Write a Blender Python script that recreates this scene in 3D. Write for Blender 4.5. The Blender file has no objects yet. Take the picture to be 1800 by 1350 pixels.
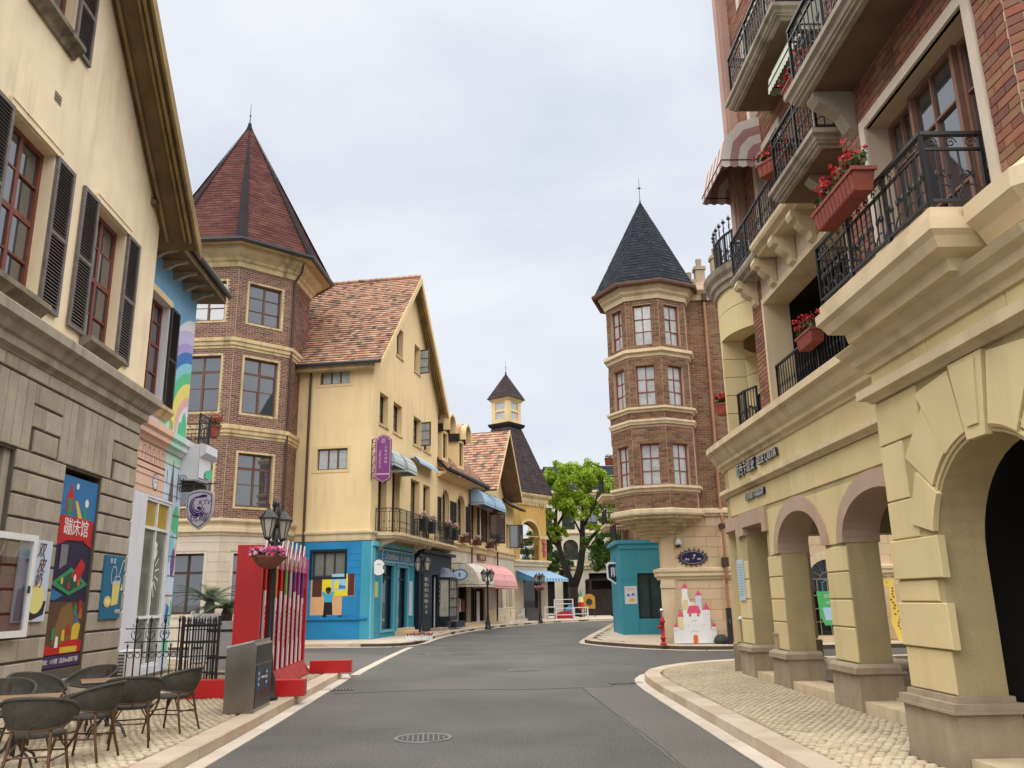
import bpy, math, random
import numpy as np
from mathutils import Vector, Matrix
from mathutils.geometry import tessellate_polygon
rnd = random.Random(11)
rad = math.radians
sc = bpy.context.scene
COL = sc.collection

# ------------------------------------------------------------------ camera
PIT, ROLL, CZ = rad(14.6), rad(0.96), 1.55
_f = Vector((0, math.cos(PIT), math.sin(PIT))); _r0 = Vector((1, 0, 0)); _u0 = _r0.cross(_f)
_r = _r0*math.cos(ROLL) - _u0*math.sin(ROLL); _u = _u0*math.cos(ROLL) + _r0*math.sin(ROLL)
cam = bpy.data.objects.new('camera', bpy.data.cameras.new('camera')); COL.objects.link(cam)
m = Matrix.Identity(4)
for i in range(3):
    m[i][0], m[i][1], m[i][2] = _r[i], _u[i], -_f[i]
m[0][3], m[1][3], m[2][3] = 0, 0, CZ
cam.matrix_world = m
cam.data.sensor_width = 36; cam.data.lens = 36*1450/1800
cam.data.clip_start = .05; cam.data.clip_end = 2000
sc.camera = cam
EYE = Vector((0, 0, CZ))

# ------------------------------------------------------------------ world, sun, exposure
SUN_EL, SUN_AZ = rad(80), rad(190)          # azimuth measured from +Y, clockwise
w = bpy.data.worlds.new('World'); sc.world = w; w.use_nodes = True
nt = w.node_tree; nt.nodes.clear()
def N(t, **k):
    n = nt.nodes.new(t)
    for a, b in k.items(): setattr(n, a, b)
    return n
sky = N('ShaderNodeTexSky', sky_type='NISHITA', sun_disc=False, sun_elevation=SUN_EL, sun_rotation=SUN_AZ, air_density=1, dust_density=3)
tc = N('ShaderNodeTexCoord'); mp = N('ShaderNodeMapping'); mp.inputs['Scale'].default_value = (1.2, 1.2, 2.6)
nz = N('ShaderNodeTexNoise'); nz.inputs['Scale'].default_value = 1.7; nz.inputs['Detail'].default_value = 7; nz.inputs['Roughness'].default_value = .52
nz.inputs['Distortion'].default_value = .35
cr = N('ShaderNodeValToRGB')
cr.color_ramp.elements[0].position = .36; cr.color_ramp.elements[0].color = (3.38, 3.66, 4.10, 1)
cr.color_ramp.elements[1].position = .62; cr.color_ramp.elements[1].color = (4.42, 4.52, 4.74, 1)
mx = N('ShaderNodeMixRGB'); mx.inputs[0].default_value = .93
bg = N('ShaderNodeBackground'); bg.inputs['Strength'].default_value = .05
out = N('ShaderNodeOutputWorld')
L = nt.links.new
L(tc.outputs['Generated'], mp.inputs[0]); L(mp.outputs[0], nz.inputs['Vector']); L(nz.outputs['Fac'], cr.inputs[0])
L(sky.outputs[0], mx.inputs[1]); L(cr.outputs[0], mx.inputs[2]); L(mx.outputs[0], bg.inputs[0]); L(bg.outputs[0], out.inputs[0])
sun = bpy.data.objects.new('sun', bpy.data.lights.new('sun', 'SUN')); COL.objects.link(sun)
sun.data.energy = 1.5; sun.data.angle = rad(125); sun.data.color = (1, .97, .92)
sd = Vector((math.sin(SUN_AZ)*math.cos(SUN_EL), math.cos(SUN_AZ)*math.cos(SUN_EL), math.sin(SUN_EL)))
sun.rotation_euler = sd.to_track_quat('Z', 'Y').to_euler(); sun.location = sd*60
sc.view_settings.view_transform = 'Standard'; sc.view_settings.look = 'None'
sc.view_settings.exposure = 2.05; sc.view_settings.gamma = 1
sc.view_settings.use_curve_mapping = False

# ------------------------------------------------------------------ materials
MATS = {}
def mat(name, col=(.5, .5, .5), rough=.8, var=.12, vs=1.5, bump=.12, bs=45, streak=0, scol=(.09, .07, .05),
        tint=None, spec=.3, metal=0, fine=0, fs=160, ior=None, emit=None, ss=1.0):
    if name in MATS: return MATS[name]
    M = bpy.data.materials.new(name); M.use_nodes = True; t = M.node_tree; t.nodes.clear()
    def n(ty, **k):
        x = t.nodes.new(ty)
        for a, b in k.items(): setattr(x, a, b)
        return x
    l = t.links.new
    o = n('ShaderNodeOutputMaterial'); p = n('ShaderNodeBsdfPrincipled'); l(p.outputs[0], o.inputs[0])
    p.inputs['Roughness'].default_value = rough; p.inputs['Metallic'].default_value = metal
    p.inputs['Specular IOR Level'].default_value = spec
    if ior: p.inputs['IOR'].default_value = ior
    g = n('ShaderNodeNewGeometry')
    def noise(scale, detail=5, ro=.55, mapping=None):
        x = n('ShaderNodeTexNoise'); x.inputs['Scale'].default_value = scale; x.inputs['Detail'].default_value = detail
        x.inputs['Roughness'].default_value = ro
        if mapping:
            q = n('ShaderNodeMapping'); q.inputs['Scale'].default_value = mapping
            l(g.outputs['Position'], q.inputs[0]); l(q.outputs[0], x.inputs['Vector'])
        else: l(g.outputs['Position'], x.inputs['Vector'])
        return x
    def ramp(src, a, b, c0, c1):
        x = n('ShaderNodeValToRGB'); e = x.color_ramp.elements
        e[0].position = a; e[0].color = c0; e[1].position = b; e[1].color = c1
        l(src, x.inputs[0]); return x
    if tint:
        at = n('ShaderNodeAttribute'); at.attribute_name = 'tint'
        x = n('ShaderNodeValToRGB'); e = x.color_ramp.elements
        while len(e) < len(tint): e.new(.5)
        for i, c in enumerate(tint):
            e[i].position = i/(len(tint)-1); e[i].color = (*c, 1)
        l(at.outputs['Fac'], x.inputs[0]); cur = x.outputs[0]
    else:
        x = n('ShaderNodeRGB'); x.outputs[0].default_value = (*col, 1); cur = x.outputs[0]
    def mul(cur, fac_out):
        x = n('ShaderNodeMixRGB', blend_type='MULTIPLY'); x.inputs[0].default_value = 1
        l(cur, x.inputs[1]); l(fac_out, x.inputs[2]); return x.outputs[0]
    if var:
        r = ramp(noise(vs, 7).outputs['Fac'], .3, .7, (1-var,)*3+(1,), (1+var,)*3+(1,)); cur = mul(cur, r.outputs[0])
    if fine:
        r = ramp(noise(fs, 3).outputs['Fac'], .35, .65, (1-fine,)*3+(1,), (1+fine,)*3+(1,)); cur = mul(cur, r.outputs[0])
    if streak:
        a = noise(2.2*ss, 6, .6, (1.6, 1.6, .22)); b = noise(.55*ss, 5, .6)
        r1 = ramp(a.outputs['Fac'], .44, .64, (0, 0, 0, 1), (1, 1, 1, 1)); r2 = ramp(b.outputs['Fac'], .38, .62, (0, 0, 0, 1), (streak,)*3+(1,))
        f = mul(r1.outputs[0], r2.outputs[0])
        x = n('ShaderNodeMixRGB'); l(f, x.inputs[0]); l(cur, x.inputs[1]); x.inputs[2].default_value = (*scol, 1); cur = x.outputs[0]
    l(cur, p.inputs['Base Color'])
    if bump:
        bb = n('ShaderNodeBump'); bb.inputs['Strength'].default_value = bump; bb.inputs['Distance'].default_value = .012
        l(noise(bs, 4, .6).outputs['Fac'], bb.inputs['Height']); l(bb.outputs[0], p.inputs['Normal'])
    if emit:
        p.inputs['Emission Color'].default_value = (*emit[0], 1); p.inputs['Emission Strength'].default_value = emit[1]
    MATS[name] = M; return M
def plain(name, col, rough=.6, **k):
    k.setdefault('var', .06); k.setdefault('bump', .04); return mat(name, col, rough, **k)

PLA = mat('yellow plaster', (.80, .665, .455), .9, .09, .7, .25, 60, .5, (.52, .42, .28), fine=.04)
PLD = mat('warm yellow plaster', (.75, .57, .31), .9, .06, .5, .2, 50, .35, (.40, .31, .18), fine=.03)
PLE = mat('pale yellow plaster', (.68, .51, .26), .9, .07, .5, .2, 50, .3, (.38, .29, .16), fine=.03)
OCH = mat('ochre plaster', (.50, .31, .085), .9, .10, .6, .2, 50, .6, (.16, .11, .05))
STG = mat('grey limestone', tint=[(.30, .265, .205), (.36, .32, .255), (.42, .375, .30)], rough=.85, var=.14, vs=2.5, bump=.35, bs=70, fine=.14, fs=60, streak=.5, scol=(.52, .42, .22), ss=4)
JNT = mat('dark stone joint', (.10, .085, .065), .95)
TRG = mat('weathered grey moulding', (.36, .315, .24), .9, .18, 2, .3, 50, .8, (.10, .085, .06), fine=.08)
SILL = mat('grey stone sill', (.25, .215, .15), .9, .22, 4, .35, 50, .8, (.06, .05, .035))
CRM = mat('cream stone', tint=[(.56, .47, .36), (.62, .53, .42), (.58, .49, .38)], rough=.85, var=.07, vs=1.5, bump=.2, fine=.05, streak=.25, scol=(.3, .25, .18))
TRM = mat('ochre moulding', (.58, .44, .24), .85, .14, 2, .25, 50, .7, (.13, .10, .06), fine=.06)
TRR = mat('sandstone moulding', (.64, .51, .325), .85, .10, 1.6, .2, 50, .5, (.30, .22, .13), fine=.06)
ARC = mat('arcade stone', tint=[(.60, .475, .245), (.655, .53, .285), (.63, .505, .265)], rough=.85, var=.06, vs=1.2, bump=.2, bs=80, fine=.06, fs=220, streak=.3, scol=(.40, .31, .16))
ARW = mat('shade toned rough render', (.43, .345, .18), .92, .10, 1.3, .35, 90, .45, (.24, .19, .10), fine=.12, fs=120)  # rough render; lowered base colour paints in the shade of the arch reveals
MAU = mat('mauve arch stone', (.44, .31, .225), .85, .07, 2, .12, 80, .3, (.25, .19, .14), fine=.05)
PLI = mat('grey brown plinth stone', (.36, .285, .195), .85, .16, 3, .25, 60, .5, (.16, .12, .08), fine=.1)
HST = mat('peach stone', tint=[(.56, .40, .235), (.62, .465, .30), (.58, .43, .26), (.65, .50, .34)], rough=.85, var=.06, bump=.15, fine=.05, streak=.25, scol=(.25, .18, .11))
MRT = mat('brick mortar', (.52, .41, .30), .95, .1)
MRTC = mat('pale brick mortar', (.47, .35, .24), .95, .12)
BRI = mat('red brown brick', tint=[(.19, .082, .06), (.29, .105, .068), (.25, .145, .085), (.32, .125, .075), (.15, .075, .065), (.30, .165, .095)], rough=.85, var=.12, vs=9, bump=.3, bs=110, fine=.1, spec=.2)
BRC = mat('dark brown brick', tint=[(.13, .066, .052), (.20, .092, .068), (.26, .135, .088), (.17, .078, .06), (.105, .058, .05)], rough=.85, var=.14, vs=1.2, bump=.2, fine=.1, spec=.2)
BRH = mat('brown brick', tint=[(.16, .085, .05), (.21, .12, .07), (.255, .155, .09), (.19, .095, .06), (.13, .07, .05)], rough=.85, var=.12, vs=1.4, bump=.2, fine=.1, spec=.2)
TIL = mat('terracotta roof tile', tint=[(.34, .15, .09), (.44, .245, .155), (.40, .255, .165), (.12, .085, .07), (.43, .27, .18), (.27, .13, .09), (.48, .31, .21)], rough=.85, var=.12, vs=2, bump=.2)
SHB = mat('maroon shingle', tint=[(.085, .032, .028), (.115, .044, .036), (.07, .030, .028), (.13, .055, .044)], rough=.95, var=.15, vs=1.2, bump=.2, spec=.1)
SHS = mat('dark slate shingle', tint=[(.016, .020, .026), (.027, .032, .040), (.021, .025, .031), (.036, .041, .047)], rough=.9, spec=.12, var=.15, vs=2, bump=.2)
SHF = mat('brown black shingle', tint=[(.035, .026, .027), (.055, .04, .04), (.045, .032, .034), (.055, .042, .044), (.06, .045, .046)], rough=.92, spec=.12, var=.15, bump=.2)
HIP = mat('hip flashing', (.028, .024, .026), .95, spec=.08)
GUT = mat('black gutter metal', (.028, .027, .028), .35, .2, 3, .05, spec=.5)
IRN = mat('black wrought iron', (.014, .014, .016), .42, .25, 8, .05, spec=.5)
WOODR = mat('red brown window wood', (.175, .052, .034), .5, .15, 6, .08)
WOODB = mat('brown window wood', (.125, .062, .038), .55, .15, 6, .08)
WOODD = mat('dark brown window wood', (.06, .036, .026), .55, .15, 6, .08)
WOODP = mat('red painted window wood', (.24, .06, .045), .55, .1, 6, .05)
SHUT = mat('weathered grey shutter wood', (.165, .14, .13), .75, .25, 7, .15, 60, fine=.15)
SHUTD = mat('dark shutter wood', (.04, .03, .027), .7, .2, 7, .1)
SOFF = mat('brown soffit board', (.155, .105, .05), .85, .25, 1.5, .2, 30, .5, (.05, .035, .02))
VERGE = mat('ochre verge board', (.46, .34, .15), .85, .15, 1.5, .15, 30, .5, (.13, .09, .04))
GLS = mat('window glass', (.035, .04, .045), .025, .3, .7, .015, 1.2, spec=.5, ior=2.7)
GLD = mat('dark shop glass', (.012, .014, .016), .03, .3, .7, .01, 1.2, spec=.5, ior=1.6)
GLC = mat('curtained window glass', (.40, .42, .41), .06, .16, 5, .02, 3, spec=.5, ior=1.7)
GLY = mat('amber shop glass', (.40, .27, .035), .12, .12, 2, .02, 3, spec=.5)
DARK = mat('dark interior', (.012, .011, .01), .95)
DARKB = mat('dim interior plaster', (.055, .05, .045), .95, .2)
WHT = plain('white paint', (.74, .74, .72), .55, var=.08, streak=.3, scol=(.4, .38, .33))
ASP = mat('asphalt', (.078, .073, .063), .60, .36, .42, .9, 90, fine=.65, fs=42, spec=.5)
GRT = mat('gutter granite', tint=[(.50, .43, .345), (.56, .49, .40), (.47, .41, .34)], rough=.8, var=.1, vs=2, bump=.15, fine=.08)
KRB = mat('kerb granite', tint=[(.42, .32, .225), (.50, .40, .30), (.53, .44, .34), (.46, .35, .245)], rough=.8, var=.1, vs=3, bump=.2, fine=.08)
COB = mat('pale cobble', tint=[(.47, .39, .265), (.55, .46, .32), (.51, .42, .275), (.58, .50, .37), (.50, .38, .25)], rough=.8, var=.14, vs=.8, bump=.25, bs=60, fine=.12)
SND = mat('sandy cobble joint', (.075, .055, .034), .95, .2, 5, .2)
GRD = mat('far ground', (.13, .12, .105), .95)

# ------------------------------------------------------------------ mesh helpers
class MB:
    def __init__(s): s.v = []; s.f = []; s.t = []; s.T = None
    def add(s, vs, fs, M=None, t=.5):
        b = len(s.v)
        if M is not None: vs = [M @ Vector(q) for q in vs]
        s.v += [tuple(q) for q in vs]; s.f += [tuple(b+i for i in f) for f in fs]; s.t += [t]*len(vs)
    def box(s, x0, x1, y0, y1, z0, z1, M=None, t=.5):
        s.add([(x0,y0,z0),(x1,y0,z0),(x1,y1,z0),(x0,y1,z0),(x0,y0,z1),(x1,y0,z1),(x1,y1,z1),(x0,y1,z1)],
              [(0,3,2,1),(4,5,6,7),(0,1,5,4),(1,2,6,5),(2,3,7,6),(3,0,4,7)], M, t); return s
    def cbox(s, x0, x1, y0, y1, z0, z1, c=.01, M=None, t=.5):   # front (-y) face chamfered
        a = [(x0,y1,z0),(x1,y1,z0),(x1,y1,z1),(x0,y1,z1)]; b = [(x0,y0+c,z0),(x1,y0+c,z0),(x1,y0+c,z1),(x0,y0+c,z1)]
        d = [(x0+c,y0,z0+c),(x1-c,y0,z0+c),(x1-c,y0,z1-c),(x0+c,y0,z1-c)]
        s.add(a+b+d, [(8,9,10,11)]+[(4+i,4+(i+1)%4,8+(i+1)%4,8+i) for i in range(4)]+[(i,(i+1)%4,4+(i+1)%4,4+i) for i in range(4)], M, t); return s
    def tbox(s, x0, x1, y0, y1, z0, z1, c=.012, M=None, t=.5):  # top face chamfered
        b = [(x0,y0,z0),(x1,y0,z0),(x1,y1,z0),(x0,y1,z0)]; a = [(x0,y0,z1-c),(x1,y0,z1-c),(x1,y1,z1-c),(x0,y1,z1-c)]
        d = [(x0+c,y0+c,z1),(x1-c,y0+c,z1),(x1-c,y1-c,z1),(x0+c,y1-c,z1)]
        s.add(b+a+d, [(8,9,10,11)]+[(4+i,4+(i+1)%4,8+(i+1)%4,8+i) for i in range(4)]+[(i,(i+1)%4,4+(i+1)%4,4+i) for i in range(4)], M, t); return s
    def tube(s, pts, r, n=8, M=None, t=.5, cap=True):
        pts = [Vector(p) for p in pts]; rs = r if isinstance(r, (list, tuple)) else [r]*len(pts); V = []; F = []
        ref = None
        for i, p in enumerate(pts):
            d = (pts[min(i+1, len(pts)-1)] - pts[max(i-1, 0)]).normalized()
            if ref is None: ref = Vector((0,0,1)) if abs(d.z) < .9 else Vector((1,0,0))
            a = d.cross(ref).normalized(); b = a.cross(d).normalized(); ref = b
            for k in range(n):
                q = 2*math.pi*k/n; V.append(p + (a*math.cos(q) + b*math.sin(q))*rs[i])
        for i in range(len(pts)-1):
            for k in range(n): F.append((i*n+k, i*n+(k+1)%n, (i+1)*n+(k+1)%n, (i+1)*n+k))
        if cap: F += [tuple(range(n))[::-1], tuple((len(pts)-1)*n+k for k in range(n))]
        s.add(V, F, M, t); return s
    def bar(s, a, b, wd, M=None, t=.5):
        return s.tube([a, b], wd*.7071, 4, M, t)
    def lathe(s, prof, n=16, c=(0,0,0), M=None, t=.5, a0=0):
        V = []; F = []
        for r, z in prof:
            for k in range(n):
                q = a0+2*math.pi*k/n; V.append((c[0]+r*math.cos(q), c[1]+r*math.sin(q), c[2]+z))
        for i in range(len(prof)-1):
            for k in range(n): F.append((i*n+k, i*n+(k+1)%n, (i+1)*n+(k+1)%n, (i+1)*n+k))
        if prof[0][0] > 0: F.append(tuple(range(n))[::-1])
        if prof[-1][0] > 0: F.append(tuple((len(prof)-1)*n+k for k in range(n)))
        s.add(V, F, M, t); return s
    def prism(s, poly, y0, y1, M=None, t=.5):   # poly in (x,z), extruded along y
        n = len(poly); V = [(x,y0,z) for x,z in poly] + [(x,y1,z) for x,z in poly]
        tr = tessellate_polygon([[Vector((x,z,0)) for x,z in poly]])
        F = [tuple(q) for q in tr] + [tuple(n+i for i in q[::-1]) for q in tr] + [(i,(i+1)%n,n+(i+1)%n,n+i) for i in range(n)]
        s.add(V, F, M, t); return s
    def flat(s, poly, y, M=None, t=.5):
        tr = tessellate_polygon([[Vector((x,z,0)) for x,z in poly]]); F = []
        for a,b,c in tr:
            A,B,C = poly[a],poly[b],poly[c]
            F.append((a,b,c) if (B[0]-A[0])*(C[1]-A[1])-(B[1]-A[1])*(C[0]-A[0]) > 0 else (a,c,b))
        s.add([(x,y,z) for x,z in poly], F, M, t); return s
    def slab(s, poly, z0, z1, t=.5):            # poly in (x,y), extruded along z
        n = len(poly); V = [(x,y,z0) for x,y in poly] + [(x,y,z1) for x,y in poly]
        tr = tessellate_polygon([[Vector((x,y,0)) for x,y in poly]]); F = []
        for a,b,c in tr:
            A,B,C = poly[a],poly[b],poly[c]
            if (B[0]-A[0])*(C[1]-A[1])-(B[1]-A[1])*(C[0]-A[0]) < 0: b, c = c, b
            F += [(n+a,n+b,n+c), (a,c,b)]
        F += [(i,(i+1)%n,n+(i+1)%n,n+i) for i in range(n)]
        s.add(V, F, None, t); return s
    def wall(s, outer, holes=(), depth=.3, M=None, t=.5, edges=True):   # (x,z) polygon with holes, reveals to +y
        loops = [list(outer)] + [list(h) for h in holes]
        P = [p for l in loops for p in l]; F = []
        for a,b,c in tessellate_polygon([[Vector((x,z,0)) for x,z in l] for l in loops]):
            A,B,C = P[a],P[b],P[c]
            F.append((a,b,c) if (B[0]-A[0])*(C[1]-A[1])-(B[1]-A[1])*(C[0]-A[0]) > 0 else (a,c,b))
        n = len(P); V = [(x,0,z) for x,z in P] + [(x,depth,z) for x,z in P]; F += [tuple(n+i for i in q[::-1]) for q in F]
        b = 0
        for j,l in enumerate(loops):
            k = len(l)
            if j or edges: F += [(b+i, b+(i+1)%k, n+b+(i+1)%k, n+b+i) for i in range(k)]
            b += k
        s.add(V, F, M, t); return s
    def sweep(s, prof, path, closed=False, M=None, t=.5):   # prof (outward, z) closed loop; outward = right of travel
        P = [Vector((p[0],p[1])) for p in path]; n = len(P); k = len(prof); V = []; F = []
        for i in range(n):
            a = P[(i-1)%n] if (closed or i) else None; b = P[(i+1)%n] if (closed or i < n-1) else None
            d1 = (P[i]-a).normalized() if a is not None else None; d2 = (b-P[i]).normalized() if b is not None else None
            d1 = d1 or d2; d2 = d2 or d1
            n1 = Vector((d1.y,-d1.x)); n2 = Vector((d2.y,-d2.x)); q = (n1+n2); q = q.normalized()/max(.3, q.normalized().dot(n1))
            for o,z in prof: V.append((P[i].x+q.x*o, P[i].y+q.y*o, z))
        for i in range(n if closed else n-1):
            j = (i+1)%n
            for a in range(k): F.append((i*k+a, j*k+a, j*k+(a+1)%k, i*k+(a+1)%k))
        if not closed: F += [tuple(range(k))[::-1], tuple((n-1)*k+a for a in range(k))]
        s.add(V, F, M, t); return s
    def mesh(s, name, m=None, smooth=False):
        me = bpy.data.meshes.new(name); me.from_pydata(s.v, [], s.f); me.update()
        at = me.attributes.new('tint', 'FLOAT', 'POINT'); at.data.foreach_set('value', s.t)
        if m: me.materials.append(m)
        if smooth: me.polygons.foreach_set('use_smooth', [True]*len(me.polygons))
        return me
    def ob(s, name, m, parent=None, smooth=False, loc=None, label=None, kind=None):
        if not s.v: return None
        o = bpy.data.objects.new(name, s.mesh(name, m, smooth)); COL.objects.link(o)
        if parent: o.parent = parent
        if loc: o.location = loc
        if label: o['label'] = label
        if kind: o['kind'] = kind
        return o
def B(name, m, parent, x0, x1, y0, y1, z0, z1, **k): return MB().box(x0,x1,y0,y1,z0,z1).ob(name, m, parent, **k)
def thing(name, label, cat, loc=(0,0,0), rot=0, group=None):
    o = bpy.data.objects.new(name, None); COL.objects.link(o); o.location = loc; o.rotation_euler = (0,0,rot)
    o.empty_display_size = .2; o['label'] = label; o['category'] = cat
    if group: o['group'] = group
    return o
def tag(o, label, cat, group=None):
    o['label'] = label; o['category'] = cat
    if group: o['group'] = group
    return o
def structure(o): o['kind'] = 'structure'; return o
def inst(name, me, parent, M, kind=None):
    o = bpy.data.objects.new(name, me); COL.objects.link(o); o.parent = parent; o.matrix_local = M; return o
def copy_tree(o, parent=None):
    c = o.copy(); COL.objects.link(c)
    if parent: c.parent = parent
    for ch in [q for q in bpy.data.objects if q.parent == o]: copy_tree(ch, c)
    return c
def T(x, y, z): return Matrix.Translation((x, y, z))
def RZ(a): return Matrix.Rotation(a, 4, 'Z')
def RX(a): return Matrix.Rotation(a, 4, 'X')
def RY(a): return Matrix.Rotation(a, 4, 'Y')
def face_frame(p, q):          # local x from p to q (plan), y inward (left of travel)
    d = Vector((q[0]-p[0], q[1]-p[1])); return T(p[0], p[1], 0) @ RZ(math.atan2(d.y, d.x)), d.length
def rect(x0, x1, z0, z1): return [(x0,z0),(x1,z0),(x1,z1),(x0,z1)]
def archp(x0, x1, z0, zs, za, n=12):   # opening with elliptic head: spring zs, apex za
    c, r = (x0+x1)/2, (x1-x0)/2
    return [(x0,z0),(x1,z0)] + [(c+r*math.cos(math.pi*i/n), zs+(za-zs)*math.sin(math.pi*i/n)) for i in range(n+1)]
# ---- pieces: bricks, stones, tiles
def spans(poly, z):
    xs = []
    for i in range(len(poly)):
        (x1,z1),(x2,z2) = poly[i], poly[(i+1)%len(poly)]
        if (z1 <= z) != (z2 <= z): xs.append(x1+(z-z1)*(x2-x1)/(z2-z1))
    xs.sort(); return [(xs[i], xs[i+1]) for i in range(0, len(xs)-1, 2)]
def cut(sp, holes, z):
    for h in holes:
        for a,b in spans(h, z):
            nw = []
            for p,q in sp:
                if b <= p or a >= q: nw.append((p,q)); continue
                if a > p: nw.append((p,a))
                if b < q: nw.append((b,q))
            sp = nw
    return sp
_unit = {}
def unit_brick(m, k):
    if (m.name,k) not in _unit:
        _unit[(m.name,k)] = MB().cbox(-.5,.5,0,1,-.5,.5,.06,t=k/11).mesh('brick_piece', m)
    return _unit[(m.name,k)]
def brick_list(outer, holes, bl, bh, j, M):
    zs = [p[1] for p in outer]; z = min(zs)+bh/2; row = 0; out = []
    while z+bh/2 <= max(zs)+1e-4:
        off = bl/2 if row%2 else 0
        for a,b in cut(spans(outer, z), holes, z):
            x = math.floor((a-off)/bl)*bl+off
            while x < b:
                p,q = max(x,a)+j/2, min(x+bl,b)-j/2
                if q-p > .03: out.append((M, (p+q)/2, z, q-p, bh-j))
                x += bl
        z += bh; row += 1
    return out
def lay(parent, W, bl, m, proud=.012, single=0, name='brick', sname='brick_courses'):
    """W: world matrix of parent. nearest `single` pieces become objects, the rest one joined part"""
    if single:
        def key(b):
            p = W @ b[0] @ Vector((b[1],0,b[2])); d = p-EYE
            if d.dot(_f) < .1: return 1e9
            X, Y = d.dot(_r)/d.dot(_f), d.dot(_u)/d.dot(_f)
            return d.length if (abs(X) < .64 and abs(Y) < .485) else 1e6+d.length
        bl = sorted(bl, key=key)
    for i,(M,x,z,wd,h) in enumerate(bl[:single]):
        inst(name, unit_brick(m, rnd.randrange(12)), parent, M @ T(x,-proud-rnd.random()*.004,z) @ Matrix.Diagonal((wd,proud+.01,h,1)))
    mb = MB()
    for (M,x,z,wd,h) in bl[single:]:
        p = proud+rnd.random()*.004; c = .004
        vs = [(x-wd/2,0,z-h/2),(x+wd/2,0,z-h/2),(x+wd/2,0,z+h/2),(x-wd/2,0,z+h/2),(x-wd/2+c,-p,z-h/2+c),(x+wd/2-c,-p,z-h/2+c),(x+wd/2-c,-p,z+h/2-c),(x-wd/2+c,-p,z+h/2-c)]
        mb.add(vs, [(4,5,6,7),(0,1,5,4),(1,2,6,5),(2,3,7,6),(3,0,4,7)], M, rnd.random())
    return mb.ob(sname, m, parent, kind='stuff')
def stones(parent, lst, m, name='stone_block', M=None, c=.012, proud=.03):
    for (x0,x1,z0,z1) in lst:
        mb = MB().cbox(-(x1-x0)/2, (x1-x0)/2, -proud, .02, -(z1-z0)/2, (z1-z0)/2, c, t=rnd.random())
        o = mb.ob(name, m, parent); o.matrix_local = (M or Matrix.Identity(4)) @ T((x0+x1)/2, 0, (z0+z1)/2)
def tiles(parent, m, O, U, V, poly, tw, th, name='roof_tiles', lift=.03, under=None, thick=.12):
    """poly in (u,v) on the roof plane; tiles as joined geometry over a solid deck"""
    O, U, V = Vector(O), Vector(U).normalized(), Vector(V).normalized(); Nn = U.cross(V).normalized()
    M = Matrix(((U.x,V.x,Nn.x,O.x),(U.y,V.y,Nn.y,O.y),(U.z,V.z,Nn.z,O.z),(0,0,0,1)))
    deck = MB().slab(poly, -thick, 0)
    deck.v = [tuple(M @ Vector(q)) for q in deck.v]; deck.ob('roof_deck', under or HIP, parent)
    mb = MB(); vs = [p[1] for p in poly]; v = min(vs); row = 0
    while v < max(vs)-th*.3:
        h = min(th*1.15, max(vs)-v); mid = min(v+th/2, max(vs)-.01)
        for a,b in spans(poly, mid):
            off = (tw/2 if row%2 else 0)+rnd.random()*.02; x = math.floor((a-off)/tw)*tw+off
            while x < b:
                p,q = max(x,a), min(x+tw-.008,b)
                if q-p > .02:
                    l = lift*(.8+.4*rnd.random())
                    mb.add([(p,v,l),(q,v,l),(q,v+h,.006),(p,v+h,.006),(p,v,0),(q,v,0)], [(0,1,2,3),(4,5,1,0),(5,2,1),(4,0,3)], M, rnd.random())
                x += tw
        v += th; row += 1
    mb.ob(name, m, parent, kind='stuff')
# ---- windows
def window(parent, x0, x1, z0, z1, cols, rows, fm, y=.18, g=GLS, fw=.06, bw=.03, M=None, rail=None, split=True, name='window', arch=0, each=True):
    """frame is the part; panes (and glazing bars) are its sub-parts"""
    mb = MB(); d = .06
    if arch:
        za = z1+arch; outer = archp(x0,x1,z0,z1,za); inner = archp(x0+fw,x1-fw,z0+fw,z1,za-fw)
        mb.wall(outer, [inner], d); 
    else:
        mb.box(x0,x0+fw,0,d,z0,z1).box(x1-fw,x1,0,d,z0,z1).box(x0+fw,x1-fw,0,d,z0,z0+fw).box(x0+fw,x1-fw,0,d,z1-fw,z1)
    xs = [x0+fw+(x1-x0-2*fw)*i/cols for i in range(cols+1)]
    hw = [bw/2 if not(split and cols%2 == 0 and i == cols//2) else fw*.6 for i in range(cols+1)]
    for i in range(1,cols): mb.box(xs[i]-hw[i],xs[i]+hw[i],.004,d-.004,z0+fw,z1-fw if not arch else z1+arch*.9)
    if isinstance(rows, int): zs = [z0+fw+(z1-z0-2*fw)*i/rows for i in range(rows+1)]
    else: zs = [z0+fw]+[z0+(z1-z0)*r for r in rows]+[z1-fw]
    for i in range(1,len(zs)-1):
        h = fw*.6 if rail == i else bw/2
        mb.box(x0+fw,x1-fw,.008,d-.008,zs[i]-h,zs[i]+h)
    if arch: mb.box(x0+fw,x1-fw,.008,d-.008,z1-bw,z1+bw)
    o = mb.ob(name, fm, parent); o.matrix_local = (M or Matrix.Identity(4)) @ T(0,y,0)
    if arch: MB().flat(archp(x0+.02,x1-.02,z0+.02,z1,z1+arch-.02), .035).ob('pane', g, o)
    elif each:
        for i in range(cols):
            for k in range(len(zs)-1):
                pm = MB().flat(rect(xs[i]+.002,xs[i+1]-.002,zs[k]+.002,zs[k+1]-.002), 0)
                q = pm.ob('pane', g, o); q.location = (0,.032,0); q.rotation_euler = (rnd.uniform(-.002,.002)*1.0,0,rnd.uniform(-.001,.001))
    else: MB().flat(rect(x0+.02,x1-.02,z0+.02,z1-.02), .035).ob('pane', g, o)
    return o
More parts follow.
